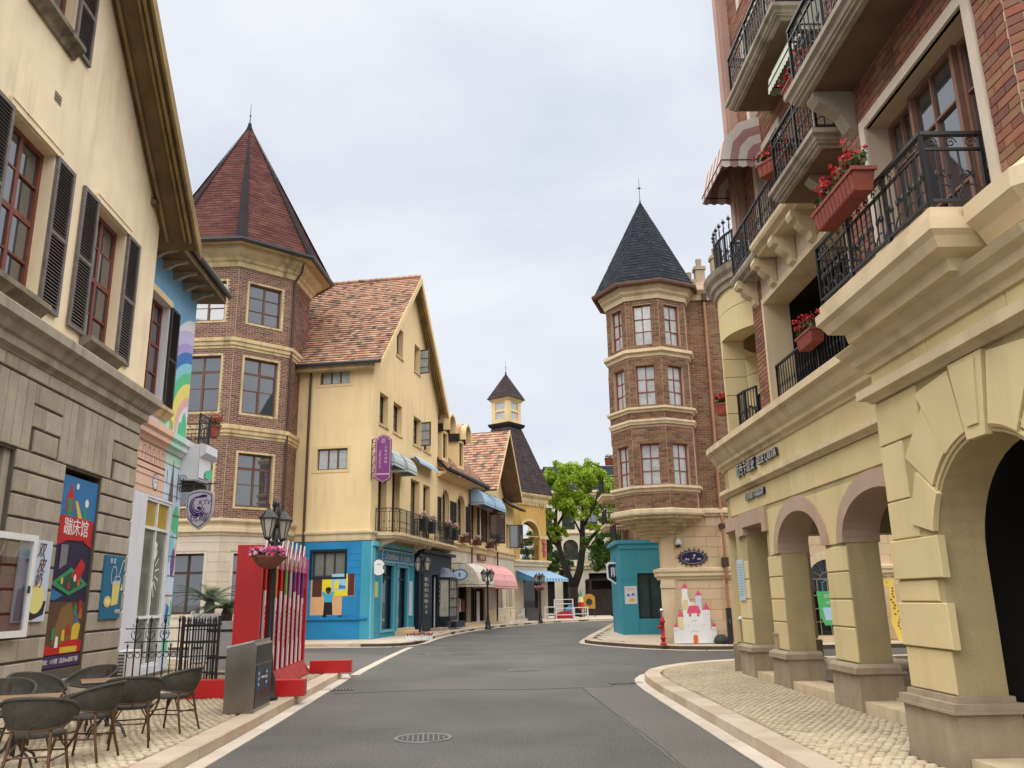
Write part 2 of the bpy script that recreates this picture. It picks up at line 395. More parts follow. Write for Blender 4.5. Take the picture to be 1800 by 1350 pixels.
def shutter(parent, x0, x1, z0, z1, m, y=-.055, parts=2, th=.045, pitch=.055, M=None):
    mb = MB(); f = .065
    mb.box(x0,x0+f,0,th,z0,z1).box(x1-f,x1,0,th,z0,z1).box(x0+f,x1-f,0,th,z0,z0+f).box(x0+f,x1-f,0,th,z1-f,z1)
    mid = [z0+f]+[z0+(z1-z0)*i/parts for i in range(1,parts)]+[z1-f]
    for q in mid[1:-1]: mb.box(x0+f,x1-f,0,th,q-f*.5,q+f*.5)
    o = mb.ob('shutter', m, parent); o.matrix_local = (M or Matrix.Identity(4)) @ T(0,y,0)
    MB().box(x0+f,x1-f,th-.008,th-.004,z0+f,z1-f).ob('shutter_backing', DARK, o)
    sl = MB()
    for a,b in zip(mid[:-1], mid[1:]):
        z = a+.03
        while z < b-.03:
            sl.add([(x0+f,.005,z-.018),(x1-f,.005,z-.018),(x1-f,th-.01,z+.012),(x0+f,th-.01,z+.012),(x0+f,.005,z-.010),(x1-f,.005,z-.010),(x1-f,th-.01,z+.02),(x0+f,th-.01,z+.02)],
                   [(0,1,5,4),(4,5,6,7),(0,3,2,1)]); z += pitch
    sl.ob('slats', m, o, kind='stuff'); return o
# ---- iron railings
_bal = {}
def railing(parent, path, z0, h, sp=.12, single=False, arcs=True, name='railing', twin=True, r=.009):
    """path in parent's plan; rails + posts are the part, balusters its sub-parts"""
    mb = MB(); P = [Vector((p[0],p[1],0)) for p in path]; orn = MB(); bm = MB(); pos = []
    for a,b in zip(P[:-1], P[1:]):
        d = b-a; ln = d.length; Mx = T(a.x,a.y,0) @ RZ(math.atan2(d.y,d.x))
        mb.box(-.012,ln+.012,-.022,.022,z0+h-.03,z0+h, Mx); mb.box(0,ln,-.015,.015,z0+.05,z0+.075, Mx)
        if twin: mb.box(0,ln,-.013,.013,z0+h-.16,z0+h-.14, Mx)
        n = max(1, round(ln/sp)); top = z0+h-(.15 if twin else .03)
        for i in range(n+1):
            x = ln*i/n
            if i%8 == 0 or i == n: mb.box(x-.016,x+.016,-.016,.016,z0,z0+h, Mx)
            else: pos.append((Mx @ Vector((x,0,z0+.06)), top-z0-.06))
        if arcs:
            k = max(1, round(ln/(sp*2)))
            for i in range(k):
                x0, x1 = ln*i/k, ln*(i+1)/k; c = (x0+x1)/2; q = (x1-x0)/2
                orn.tube([Mx @ Vector((c+q*math.cos(math.pi*j/8),0,z0+.07+1.15*q*math.sin(math.pi*j/8))) for j in range(9)], .007, 5)
                orn.tube([Mx @ Vector((c+.04*math.cos(t),0,z0+h*.45+.03*math.sin(2*t))) for t in [math.pi*2*j/10 for j in range(11)]], .008, 5)
            if twin:
                k = max(1, round(ln/.16))
                for i in range(k):
                    c = ln*(i+.5)/k; orn.tube([Mx @ Vector((c+(.05*(1-j/14))*math.cos(j*.8),0,z0+h-.09+(.05*(1-j/14))*math.sin(j*.8))) for j in range(13)], .006, 4)
    o = mb.ob(name, IRN, parent)
    if single:
        for p,hh in pos:
            key = round(hh,3)
            if key not in _bal:
                _bal[key] = MB().tube([(0,0,0),(0,0,hh*.42),(0,0,hh*.5),(0,0,hh*.58),(0,0,hh)], [r,r,r*1.9,r,r], 6).mesh('baluster', IRN)
            inst('baluster', _bal[key], o, T(*p))
    else:
        for p,hh in pos: bm.tube([p, p+Vector((0,0,hh))], r, 5)
        bm.ob('balusters', IRN, o, kind='stuff' if len(pos) > 300 else None)
    orn.ob('scrollwork', IRN, o, kind='stuff'); return o
# ---- planting
LEAF = plain('flower leaf', (.055, .10, .03), .6, var=.3, vs=20)
def petal_mat(n, tints): return mat(n, tint=tints, rough=.6, var=.1, vs=10, bump=0)
RED = petal_mat('red petal', [(.42,.012,.018),(.60,.03,.03),(.30,.01,.02),(.66,.10,.07)])
PNK = petal_mat('pink petal', [(.62,.05,.22),(.78,.14,.36),(.70,.30,.42),(.82,.55,.62)])
PAL = petal_mat('pale pink petal', [(.72,.40,.42),(.80,.62,.60),(.62,.22,.28),(.82,.74,.70)])
def quads(mb, c, n, size, ext, up=.3):
    for _ in range(n):
        p = Vector(c)+Vector((rnd.gauss(0,.5)*ext[0], rnd.gauss(0,.5)*ext[1], rnd.gauss(0,.5)*ext[2]))
        a = Vector((rnd.gauss(0,1),rnd.gauss(0,1),rnd.gauss(0,1)+up)).normalized(); b = a.orthogonal().normalized(); b.rotate(Matrix.Rotation(rnd.random()*6.3,3,a)); d = a.cross(b)
        s = size*(.6+.8*rnd.random())
        mb.add([p-b*s-d*s*.6, p+b*s-d*s*.6, p+b*s*.7+d*s*.7+a*s*.25, p-b*s*.7+d*s*.7+a*s*.25], [(0,1,2,3)], None, rnd.random())
def flora(parent, x0, x1, y0, y1, z, h, pet, nl=60, nf=60, ls=.028, fs=.0155):
    a, b = MB(), MB(); c = ((x0+x1)/2,(y0+y1)/2)
    for _ in range(nl*2): quads(a, (rnd.uniform(x0,x1),rnd.uniform(y0,y1),z+rnd.random()*h*.75), 1, ls, (.02,.02,.02))
    for _ in range(nf//2):
        quads(b, (rnd.uniform(x0-.03,x1+.03),rnd.uniform(y0-.04,y1),z+h*(.35+.65*rnd.random())), 5, fs, (.028,.028,.025))
    a.ob('leaves', LEAF, parent, kind='stuff'); b.ob('blossoms', pet, parent, kind='stuff')
TER = mat('terracotta box', (.26, .062, .04), .75, .2, 6, .15, 40, .4, (.08,.04,.03))
def flower_box(label, loc, rot, ln=.5, dp=.2, h=.2, pet=RED, group=None, mt=TER, slats=True, nl=70, nf=90, fh=.2, cat='flower box', tilt=True, name='flower_box'):
    t = thing(name, label, cat, loc, rot, group); mb = MB(); a = .8
    V = [(-ln/2*.9,-dp/2*a,0),(ln/2*.9,-dp/2*a,0),(ln/2*.9,dp/2*a,0),(-ln/2*.9,dp/2*a,0),(-ln/2,-dp/2,h),(ln/2,-dp/2,h),(ln/2,dp/2,h),(-ln/2,dp/2,h)]
    mb.add(V, [(0,3,2,1),(0,1,5,4),(1,2,6,5),(2,3,7,6),(3,0,4,7),(4,5,6,7)]); mb.ob('box', mt, t)
    rim = MB().box(-ln/2-.015,ln/2+.015,-dp/2-.015,-dp/2+.012,h-.03,h+.005).box(-ln/2-.015,-ln/2+.012,-dp/2+.013,dp/2+.015,h-.03,h+.005).box(ln/2-.012,ln/2+.015,-dp/2+.013,dp/2+.015,h-.03,h+.005)
    rim.ob('rim', mt, t)
    if slats:
        n_s = max(3, round(ln/.085))
        for k in range(n_s):
            x_ = -ln/2*.93+(k+.5)*ln*.93/n_s; sb = MB(); sb.add([(x_-.03,-dp/2*a-.006,.01),(x_+.03,-dp/2*a-.006,.01),(x_+.034,-dp/2-.005,h-.035),(x_-.034,-dp/2-.005,h-.035),(x_-.03,-dp/2*a+.004,.01),(x_+.03,-dp/2*a+.004,.01),(x_+.034,-dp/2+.004,h-.035),(x_-.034,-dp/2+.004,h-.035)],[(0,1,2,3),(0,4,5,1),(1,5,6,2),(2,6,7,3),(3,7,4,0)]); sb.ob('slat', mt, t)
    flora(t, -ln/2+.02, ln/2-.02, -dp/2+.0, dp/2-.02, h, fh, pet, nl, nf); return t
# ---- lettering
def text(s, size, m, parent, M, name='lettering', ext=.004, align='CENTER', shear=0, sx=1, spacing=1):
    cu = bpy.data.curves.new('txt', 'FONT'); cu.body = s; cu.size = size; cu.align_x = align; cu.align_y = 'CENTER'; cu.extrude = ext; cu.shear = shear; cu.space_character = spacing
    cu.resolution_u = 2
    o = bpy.data.objects.new('txt', cu); COL.objects.link(o); dg = bpy.context.evaluated_depsgraph_get(); dg.update()
    me = bpy.data.meshes.new_from_object(o.evaluated_get(dg)); bpy.data.objects.remove(o); bpy.data.curves.remove(cu)
    me.materials.clear(); me.materials.append(m)
    q = bpy.data.objects.new(name, me); COL.objects.link(q); q.parent = parent; q.matrix_local = M @ RX(math.pi/2) @ Matrix.Diagonal((sx,1,1,1)); return q
def paint(parent, poly, m, y, name='painted_shape', M=None):
    o = MB().flat(poly, 0).ob(name, m, parent); o.matrix_local = (M or Matrix.Identity(4)) @ T(0,y,0); return o
def circ(cx, cz, rx, rz=None, n=18): return [(cx+rx*math.cos(2*math.pi*i/n), cz+(rz or rx)*math.sin(2*math.pi*i/n)) for i in range(n)]
def pc(name, col, **k): return plain(name, col, k.pop('rough',.6), **k)
# ------------------------------------------------------------------ ground, road, pavements
structure(MB().slab([(-600,-300),(600,-300),(600,900),(-600,900)], -.6, -.03).ob('ground', GRD))
road = structure(MB().slab([(-40,-8),(40,-8),(40,120),(-40,120)], -.028, 0).ob('road', ASP))
ASP2 = mat('patched asphalt', (.108, .10, .087), .65, .14, .5, .6, 150, fine=.5, fs=80, spec=.5)
ASP3 = mat('old dark asphalt', (.075, .07, .062), .65, .14, .5, .6, 150, fine=.5, fs=80, spec=.5)
SEAM = mat('asphalt seam', (.035, .034, .032), .9, .2)
MB().slab([(1.62,6.3),(2.24,6.3),(2.2,11.6),(2.12,15.6),(1.15,15.6)], .001, .004).ob('asphalt_patch', ASP2, road)
MB().slab([(-3.3,20.6),(-3.6,25.4),(-9.6,29.0),(-14,29.6),(-14,27.2),(-9.6,24.6),(-4.3,19.9)], .001, .004).ob('asphalt_patch', ASP2, road)
MB().slab([(3.2,19.9),(5.4,21.4),(16,21.6),(16,24.4),(6.2,24.6),(4.0,25.3),(2.4,27.6),(1.7,25),(2.2,21)], .001, .004).ob('asphalt_patch', ASP3, road)
def ribbon(pts, wd, z=.006):
    mb = MB()
    for a,b in zip(pts[:-1], pts[1:]):
        A, Bv = Vector((*a,0)), Vector((*b,0)); d = (Bv-A).normalized(); n = Vector((-d.y,d.x,0))*wd/2
        mb.slab([tuple((A-n)[:2]),tuple((Bv-n)[:2]),tuple((Bv+n)[:2]),tuple((A+n)[:2])], .002, z)
    return mb
for pts in ([(-3.2,15.2),(-1.5,15.6),(.4,15.4),(2.0,15.7)], [(1.15,15.5),(1.3,12.8),(1.5,9.8),(1.62,6.4)], [(-2.9,25.6),(-.5,25.2),(2.0,25.5)]):
    q = [(x+rnd.uniform(-.008,.008), y+rnd.uniform(-.01,.01)) for a,b in zip(pts[:-1],pts[1:]) for x,y in [(a[0]+(b[0]-a[0])*k/6, a[1]+(b[1]-a[1])*k/6) for k in range(6)]]
    ribbon(q, .007).ob('asphalt_seam', SEAM, road)
def inside(p, poly):
    c = False
    for i in range(len(poly)):
        (x1,y1),(x2,y2) = poly[i], poly[(i+1)%len(poly)]
        if (y1 > p[1]) != (y2 > p[1]) and p[0] < x1+(p[1]-y1)*(x2-x1)/(y2-y1): c = not c
    return c
def resample(path, step):
    P = [Vector(p) for p in path]; out = [P[0].copy()]; acc = 0
    seg = [(b-a).length for a,b in zip(P[:-1],P[1:])]; tot = sum(seg); n = max(1, round(tot/step)); 
    def at(s):
        for (a,b),l in zip(zip(P[:-1],P[1:]), seg):
            if s <= l+1e-6: return a+(b-a)*(s/l)
            s -= l
        return P[-1]
    return [at(tot*i/n) for i in range(n+1)]
def smooth_path(path, it=2):
    for _ in range(it):
        q = [path[0]]
        for a,b in zip(path[:-1], path[1:]):
            q += [(a[0]*.75+b[0]*.25, a[1]*.75+b[1]*.25), (a[0]*.25+b[0]*.75, a[1]*.25+b[1]*.75)]
        path = q+[path[-1]]
    return path
def stone_run(parent, path, step, off0, off1, z0, z1, m, name, c=.012, gap=.006):
    """stones laid along path; off = distance to the left of travel"""
    P = resample(path, step)
    for a,b in zip(P[:-1], P[1:]):
        d = b-a; ln = d.length; o = MB().tbox(-ln/2+gap/2, ln/2-gap/2, off0, off1, z0, z1+rnd.uniform(-.003,.003), c, t=rnd.random()).ob(name, m, parent)
        o.matrix_local = T((a.x+b.x)/2,(a.y+b.y)/2,0) @ RZ(math.atan2(d.y,d.x))
PV = .13
# (kerb path with the pavement on its left when walking along it)
kl = smooth_path([(-3.10,3.2),(-3.26,8.7),(-3.35,11.2),(-3.55,15.4),(-3.66,18.2),(-3.80,19.0),(-4.35,19.6),(-9.0,23.6),(-14,27.2)], 2)
kr = smooth_path([(16,20.6),(9,20.5),(5.6,20.2),(4.5,19.75),(3.5,19.05),(2.8,18.0),(2.46,17.0),(2.34,15.6),(2.42,11.6),(2.46,8.3),(2.5,3.2)], 2)
ks = smooth_path([(14,60.6),(7.25,59.6),(3.55,57.5),(-.24,51.2),(-2.5,43.3),(-3.42,36.3),(-3.5,32.0),(-3.75,30.4),(-4.6,29.9),(-6.2,30.4),(-8.5,30.3),(-11,29.5),(-13.5,30.6),(-16,33)][::-1], 2)
kt = smooth_path([(18,53),(9,52.5),(6.5,51.6),(5.5,49.2),(3.9,39.6),(2.4,31.2),(2.45,29.6),(4.0,26.4),(5.2,25.4),(7.0,25.1),(18,25.0)], 2)
def shift(path, d):   # offset to the left of travel
    out = []
    for i,p in enumerate(path):
        a, b = Vector(path[max(i-1,0)]), Vector(path[min(i+1,len(path)-1)]); t = (b-a).normalized(); out.append((p[0]-t.y*d, p[1]+t.x*d))
    return out
pave_l = shift(kl,.02)+[(-14,2),(-3.2,2)]
pave_r = shift(kr,.02)+[(16,3.2)]
pl = structure(MB().slab(pave_l, -.02, PV-.04).ob('pavement_left', SND))
pr = structure(MB().slab(pave_r, -.02, PV-.04).ob('pavement_right', SND))
ps = structure(MB().slab([tuple(p) for p in ks]+[(14,110),(-16,110)], -.02, PV-.02).ob('pavement_shops', SND))
pt = structure(MB().slab([tuple(p) for p in kt]+[(18,53)], -.02, PV-.02).ob('pavement_turret', SND))
KW = .30
stone_run(pl, kl, .85, 0, KW, -.02, PV+.005, KRB, 'kerb_stone')
stone_run(pr, kr, .85, 0, KW, -.02, PV+.005, KRB, 'kerb_stone')
stone_run(ps, ks, .95, 0, KW, -.02, PV+.005, KRB, 'kerb_stone')
stone_run(pt, kt, .95, 0, KW, -.02, PV+.005, KRB, 'kerb_stone')
# flush gutter stones
stone_run(pl, [p for p in kl if p[1] < 18.6 or p[0] > -4], .8, -.2, -.006, -.02, .012, GRT, 'gutter_stone', .004)
stone_run(pr, [p for p in kr if p[0] < 6], .8, -.2, -.006, -.02, .012, GRT, 'gutter_stone', .004)
stone_run(road, smooth_path([(-3.62,18.9),(-3.68,20.5),(-3.75,25.2),(-3.72,29.6)]), .8, -.2, 0, -.02, .011, GRT, 'gutter_stone', .004)
stone_run(ps, [p for p in ks if p[1] < 60], 1.0, -.2, -.006, -.02, .012, GRT, 'gutter_stone', .004)
stone_run(pt, [p for p in kt if p[0] < 8], .9, -.2, -.006, -.02, .012, GRT, 'gutter_stone', .004)
# cobbles: the nearest are pieces, the rest one joined part
def cobbles(parent, poly_clip, x0, x1, y0, y1, sz, single, skip=lambda x,y: False, sy=None):
    sy = sy or sz; L_ = []; y = y0; row = 0
    while y < y1:
        x = x0+(sz/2 if row%2 else 0)
        while x < x1:
            yy = y+.09*math.sin((x-x0)*3.4)+.012*rnd.uniform(-1,1)
            if inside((x,yy), poly_clip) and not skip(x,yy): L_.append((x+rnd.uniform(-.006,.006), yy))
            x += sz
        y += sy; row += 1
    def key(p):
        d = Vector((p[0],p[1],.13))-EYE; X = d.dot(_r)/d.dot(_f); Y = d.dot(_u)/d.dot(_f)
        return d.length+(0 if abs(X) < .63 and abs(Y) < .475 else 1e5)
    L_.sort(key=key); mb = MB(); ms = [MB().tbox(-sz/2+.008,sz/2-.008,-sy/2+.008,sy/2-.008,-.05,0,.008,t=k/7).mesh('cobble', COB) for k in range(8)]
    for i,(x,y) in enumerate(L_):
        a = rnd.uniform(-.09,.09); z = PV+rnd.uniform(-.004,.004); s = rnd.uniform(.88,1.0)
        if i < single: inst('cobble', rnd.choice(ms), parent, T(x,y,z) @ RZ(a) @ RX(rnd.uniform(-.03,.03)) @ Matrix.Diagonal((s,s,1,1)))
        else:
            h, g, c = sz/2-.008, sy/2-.008, .008; M = T(x,y,z) @ RZ(a) @ Matrix.Diagonal((s,s,1,1))
            mb.add([(-h,-g,-.05),(h,-g,-.05),(h,g,-.05),(-h,g,-.05),(-h+c,-g+c,0),(h-c,-g+c,0),(h-c,g-c,0),(-h+c,g-c,0)],
                   [(4,5,6,7),(0,1,5,4),(1,2,6,5),(2,3,7,6),(3,0,4,7)], M, rnd.random())
    mb.ob('cobbles', COB, parent, kind='stuff')
cobbles(pl, shift(kl,KW+.05)+[(-14,2),(-3.6,2)], -9.5, -3.3, 5.8, 24.5, .088, 300, lambda x,y: x < -7.36-.067*(y-16) and y < 20)
cobbles(pr, shift(kr,KW+.05)+[(16,3.2)], 2.6, 8.5, 5.8, 20.4, .088, 300, lambda x,y: (x > 4.25 and y < 16.4) or (x > 3.55 and y < 8.3))
def slabs(parent, poly_clip, x0, x1, y0, y1, sx, sy):
    mb = MB(); y = y0; row = 0
    while y < y1:
        x = x0+(sx/2 if row%2 else 0)
        while x < x1:
            if inside((x,y), poly_clip): mb.tbox(x-sx/2+.005,x+sx/2-.005,y-sy/2+.005,y+sy/2-.005,PV-.03,PV+rnd.uniform(-.002,.002),.008,t=rnd.random())
            x += sx
        y += sy; row += 1
    mb.ob('paving_slabs', mat('pale paving slab', tint=[(.47,.40,.31),(.53,.45,.35),(.50,.43,.33)], var=.1, vs=1, bump=.2, fine=.08), parent, kind='stuff')
slabs(pt, shift(kt,KW+.2)+[(18,53)], 2.4, 12, 25, 52, .6, .4)
slabs(ps, shift(ks,KW+.2)+[(14,70),(-16,70)], -14, 12, 29.5, 70, .6, .4)
# iron covers and grates
MET = mat('worn cast iron', (.19, .185, .175), .55, .3, 12, .3, 60, metal=.2)
METD = mat('dark cast iron', (.045, .045, .045), .6, .3, 12, .3, 60)
def manhole(label, x, y, r, letters=False):
    t = thing('manhole_cover', label, 'manhole cover', (x,y,0), .1)
    MB().lathe([(r*.86,.003),(r*.88,.012),(r*.99,.012),(r,.003)], 40).ob('rim', MET, t)
    MB().lathe([(0,.006),(r*.84,.006),(r*.85,.003)], 40).ob('lid', METD, t)
    mb = MB()
    for k in range(9):
        q = -r*.7+k*r*.175; h = math.sqrt(max(0,(r*.72)**2-q*q))
        if h > .03: mb.box(q-.008,q+.008,-h,h,.006,.010)
    mb.ob('ribs', MET, t); return t
manhole('round iron manhole cover in the near asphalt', -1.1, 10.3, .34)
manhole('small manhole cover in the middle of the road ahead', .15, 19.5, .36)
manhole('manhole cover near the left side street mouth', -2.3, 25.6, .38)
def grate(label, x, y, rot):
    t = thing('drain_grate', label, 'drain grate', (x,y,0), rot)
    MB().box(-.3,.3,-.13,.13,-.0,.006).ob('pit', DARK, t); mb = MB()
    mb.box(-.3,-.28,-.13,.13,.006,.016).box(.28,.3,-.13,.13,.006,.016).box(-.28,.28,-.13,-.115,.006,.016).box(-.28,.28,.115,.13,.006,.016)
    mb.ob('frame', MET, t); b = MB()
    for k in range(9): b.box(-.26+k*.06,-.235+k*.06,-.115,.115,.007,.015)
    b.ob('bars', MET, t)
grate('iron drain grate in the left gutter by the red pencil frame', -3.28, 15.9, .15)
grate('iron drain grate in the right gutter at the rounded corner', 2.02, 16.2, .1)
# ------------------------------------------------------------------ A: cafe house on the left (x along the street, y into the house)
AO = Vector((-7.40, 16.02, 0)); AR = rad(93.83)
A = thing('cafe_house', 'yellow gabled house with grey stone ground floor and wooden shutters, at left edge', 'house', AO, AR)
AW = T(*AO) @ RZ(AR)
ap = (-5.05, 13.8)
wins = [(-8.60,-7.34,5.95,8.38), (-5.70,-4.44,5.95,8.38), (-2.84,-1.57,5.95,8.38), (-5.68,-4.42,10.45,12.2)]
MB().wall([(-10.1,5.2),(0,5.2),(0,9.35),ap,(-10.1,9.35)], [rect(*q) for q in wins]+[rect(-4.70,-4.47,9.22,9.40)], .3).ob('wall', PLA, A)
B('side_wall', PLA, A, -.3, 0, .302, 9, 0, 9.3); B('side_wall', PLA, A, -10.1, -9.8, .302, 9, 0, 9.3); B('rear_wall', PLA, A, -9.8, -.3, 8.7, 9, 0, 9.3)
B('side_return', PLA, A, -.302, -.002, .0, .301, 5.2, 9.3) if False else None
for i,(x0,x1,z0,z1) in enumerate(wins):
    window(A, x0, x1, z0, z1, 2, [.24,.50,.75] if i < 3 else [.3,.65], WOODR, y=.17, rail=2 if i < 3 else None, fw=.075, bw=.032)
    MB().box(x0-.14,x1+.14,-.05,.0,z1+.02,z1+.15).box(x0-.14,x1+.14,-.065,-.0502,z1+.12,z1+.15).ob('lintel', PLA, A)
    MB().sweep([(0,z0-.26),(.05,z0-.26),(.08,z0-.2),(.17,z0-.12),(.20,z0-.1),(.20,z0-.02),(.0,z0-.02)], [(x0-.1,0),(x1+.1,0)]).ob('sill', SILL, A)
    shutter(A, x0-.62, x0-.03, z0-.02, z1+.03, SHUT, parts=2); shutter(A, x1+.03, x1+.62, z0-.02, z1+.03, SHUT, parts=2)
vb = MB().box(-4.70,-4.47,.05,.06,9.22,9.40); vb.ob('vent_recess', DARK, A)
vt = MB(); [vt.box(-4.70,-4.47,.0,.04,9.235+k*.055,9.255+k*.055) for k in range(3)]; vt.ob('vent_grille', TRG, A)
# string course between the storeys
CORN = [(0,5.02),(.03,5.02),(.05,5.06),(.12,5.10),(.12,5.22),(.16,5.25),(.22,5.36),(.30,5.42),(.30,5.56),(.26,5.60),(0,5.62)]
for i in range(11):
    MB().sweep(CORN, [(-10.1+i*.918,0),(-10.1+(i+1)*.918-.003,0)] if i < 10 else [(-.92,0),(0,0),(0,1.5)], t=.5).ob('moulding_stone', TRG, A)
# ground floor: wall with openings, courses of blocks
op = [(-6.1,-4.45,.13,3.72), (-2.87,-1.52,.60,3.72)]
MB().wall(rect(-10.1,0,.0,5.02), [rect(*q) for q in op], .32).ob('ground_floor_wall', JNT, A)
B('end_wall', STG, A, -.3, .0, .322, 1.5, 0, 5.2)
zc = [.13,.45,.785,1.12,1.455,1.79,2.125,2.46,2.795,3.13,3.465,3.76,4.12,4.47,4.80]
ST = []
for r,(a,b) in enumerate(zip(zc[:-1], zc[1:])):
    sp = cut([(-10.1,0)], [rect(q[0]-.03,q[1]+.03,q[2]-.1,q[3]) for q in op], (a+b)/2)
    if b > 3.75: sp = cut(sp, [rect(-6.55+.1*(r-11)*2,-4.0-.1*(r-11)*2,3.7,4.9), rect(-3.25+.05*(r-11)*2,-1.05-.06*(r-11)*2,3.7,4.9)], (a+b)/2)
    for p,q in sp:
        x = math.floor(p/.62)*.62+(.31 if r%2 else 0)-.62
        while x < q:
            u0,u1 = max(x,p)+.008, min(x+.62,q)-.008
            if u1-u0 > .06: ST.append((u0,u1,a+.018,b-.018))
            x += .62
for k in range(16): ST.append((-10.1+k*.631+.008,-10.1+(k+1)*.631-.008,4.82,5.015))
for c,w0 in ((-5.27,1.75),(-2.195,1.45)):
    n = 9 if w0 > 1.6 else 8
    for k in range(n):
        x0 = c-w0/2-.28+k*(w0+.56)/n; ST.append((x0+.010,x0+(w0+.56)/n-.010,3.765,4.785))
def clipst(L_):    # drop ordinary blocks that fall under the flat-arch stones
    fa = [(-6.43,-4.11),(-3.2,-1.19)]; out = []
    for s in L_:
        if s[3]-s[2] < .6 and s[2] > 3.7 and s[3] < 4.81:
            p = cut([(s[0],s[1])], [rect(a-.006,b+.006,3.7,4.9) for a,b in fa], (s[2]+s[3])/2)
            out += [(u,v,s[2],s[3]) for u,v in p if v-u > .06]
        else: out.append(s)
    return out
stones(A, clipst(ST), STG, c=.012, proud=.03)
B('doorway_back', GLD, A, -6.1, -4.45, .30, .31, .13, 3.72); B('door_frame', TRG, A, -4.62, -4.45, .05, .28, .13, 3.72)
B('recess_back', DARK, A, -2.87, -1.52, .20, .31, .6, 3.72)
# roof with deep verge
def gable_roof(P, xa, za, xl, xr, slope_l, slope_r, y0, y1, th, m_soff, m_verge, m_tile, tw=.26, thh=.22, verge=.28):
    for sgn, xe, sl in ((-1,xl,slope_l),(1,xr,slope_r)):
        ze = za-abs(xe-xa)*sl; U = Vector((0,1,0)) if sgn > 0 else Vector((0,-1,0))
        O = Vector((xe,y0,ze)) if sgn > 0 else Vector((xe,y1,ze))
        Vv = Vector((xa-xe,0,za-ze)); ln = Vv.length
        tiles(P, m_tile, O+Vector((0,0,th)), U, Vv, [(0,0),(y1-y0,0),(y1-y0,ln),(0,ln)], tw, thh, thick=th*.8, under=m_soff, lift=.055 if m_tile == TIL else .03)
    v = MB()
    for sgn, xe, sl in ((-1,xl,slope_l),(1,xr,slope_r)):
        ze = za-abs(xe-xa)*sl
        v.add([(xa,y0-.03,za+th+.03),(xe,y0-.03,ze+th+.03),(xe,y0-.03,ze-verge+th),(xa,y0-.03,za-verge+th),(xa,y0+.02,za+th+.03),(xe,y0+.02,ze+th+.03),(xe,y0+.02,ze-verge+th),(xa,y0+.02,za-verge+th)],
              [(0,1,2,3),(4,7,6,5),(0,4,5,1),(3,2,6,7),(1,5,6,2)])
    v.ob('bargeboard', m_verge, P)
VERGA = mat('brown ochre verge board', (.27, .185, .075), .85, .25, 1.5, .2, 30, .6, (.09, .06, .03))
gable_roof(A, ap[0], 13.86, -10.6, .5, .905, .905, -.72, 9, .20, SOFF, VERGA, SHB)
vm = MB()
for k,(yy,dz) in enumerate(((-.60,.02),(-.5,.05),(-.12,.04))):
    for xe in (-10.3,.2):
        z0 = 13.80; ze = z0-abs(xe-ap[0])*.905
        vm.tube([(ap[0],yy,z0+dz-.06),(xe,yy,ze+dz-.06)], .035, 6)
vm.ob('verge_moulding', VERGA, A, kind='stuff')

# ------------------------------------------------------------------ B: mural house, set back half a metre
BO = AO + Vector((-math.cos(rad(3.83)), -math.sin(rad(3.83)), 0))*.5
Bh = thing('mural_house', 'house with rainbow and castle mural beyond the cafe house, dark hipped eaves', 'house', BO, AR)
SKYB = mat('sky blue paint', (.17, .36, .56), .8, .12, 1.5, .3, 60); CLD = mat('white mural paint', (.66, .67, .71), .75, .05, 1, .2, 60, .3, (.4,.4,.38))
def P_(n, c): return plain(n, c, .75, bump=.12)
LAV, PUR, BLU, TEA, GRN, YEL, PKK = P_('lavender paint',(.50,.46,.66)), P_('violet paint',(.36,.30,.58)), P_('strong blue paint',(.045,.17,.46)), P_('teal paint',(.22,.52,.60)), P_('mint green paint',(.10,.48,.24)), P_('lemon paint',(.74,.63,.16)), P_('salmon paint',(.70,.40,.35))
PEA, MIN, BRN, INK, LBL, BAL, NAV = P_('peach paint',(.72,.47,.35)), P_('pale mint paint',(.44,.68,.55)), P_('mauve brown paint',(.16,.10,.105)), P_('dark outline paint',(.12,.04,.035)), P_('pale blue paint',(.50,.62,.72)), P_('violet balloon paint',(.13,.075,.28)), P_('royal blue paint',(.05,.13,.36))
bw_ = (1.28,2.42,5.95,8.35); sw_ = (2.15,3.72,.25,3.86)
MB().wall(rect(.02,4.3,.0,9.3), [rect(*bw_), rect(*sw_)], .28).ob('wall', CLD, Bh)
B('side_wall', CLD, Bh, 4.02, 4.3, .281, 8, 0, 9.3); B('rear_wall', CLD, Bh, .0, 4.02, 7.7, 8, 0, 9.3)
window(Bh, *bw_, 2, [.3,.58,.8], WOODR, y=.16, rail=2, fw=.07)
shutter(Bh, 2.46, 3.04, 5.9, 8.38, SHUTD)
MB().box(bw_[0]-.1,bw_[1]+.1,-.05,0,8.35,8.47).ob('lintel', PLD, Bh)
MB().sweep([(0,5.68),(.06,5.68),(.14,5.8),(.18,5.84),(.18,5.92),(0,5.92)], [(bw_[0]-.15,0),(bw_[1]+.4,0)]).ob('sill', TRM, Bh)
def band(zt, zb): return zt, zb
skyp = [(.03,9.28),(4.29,9.28),(4.29,8.62)]+[(4.29-k*.125, 8.62-.0-.55*(k/10)**2) for k in range(1,11)]+[(3.04,6.6),(.03,6.6)]
paint(Bh, [(.03,9.28),(.03,8.5),(1.1,8.5),(1.1,8.55),(2.6,8.55),(2.6,8.42),(3.06,8.42),(3.06,8.05)]+[(3.06+k*.123, 8.05+.55*math.sin(math.pi/2*k/10)) for k in range(1,11)]+[(4.29,9.28)], SKYB, -.004, 'painted_sky')
cx, cz = 4.42, 5.55
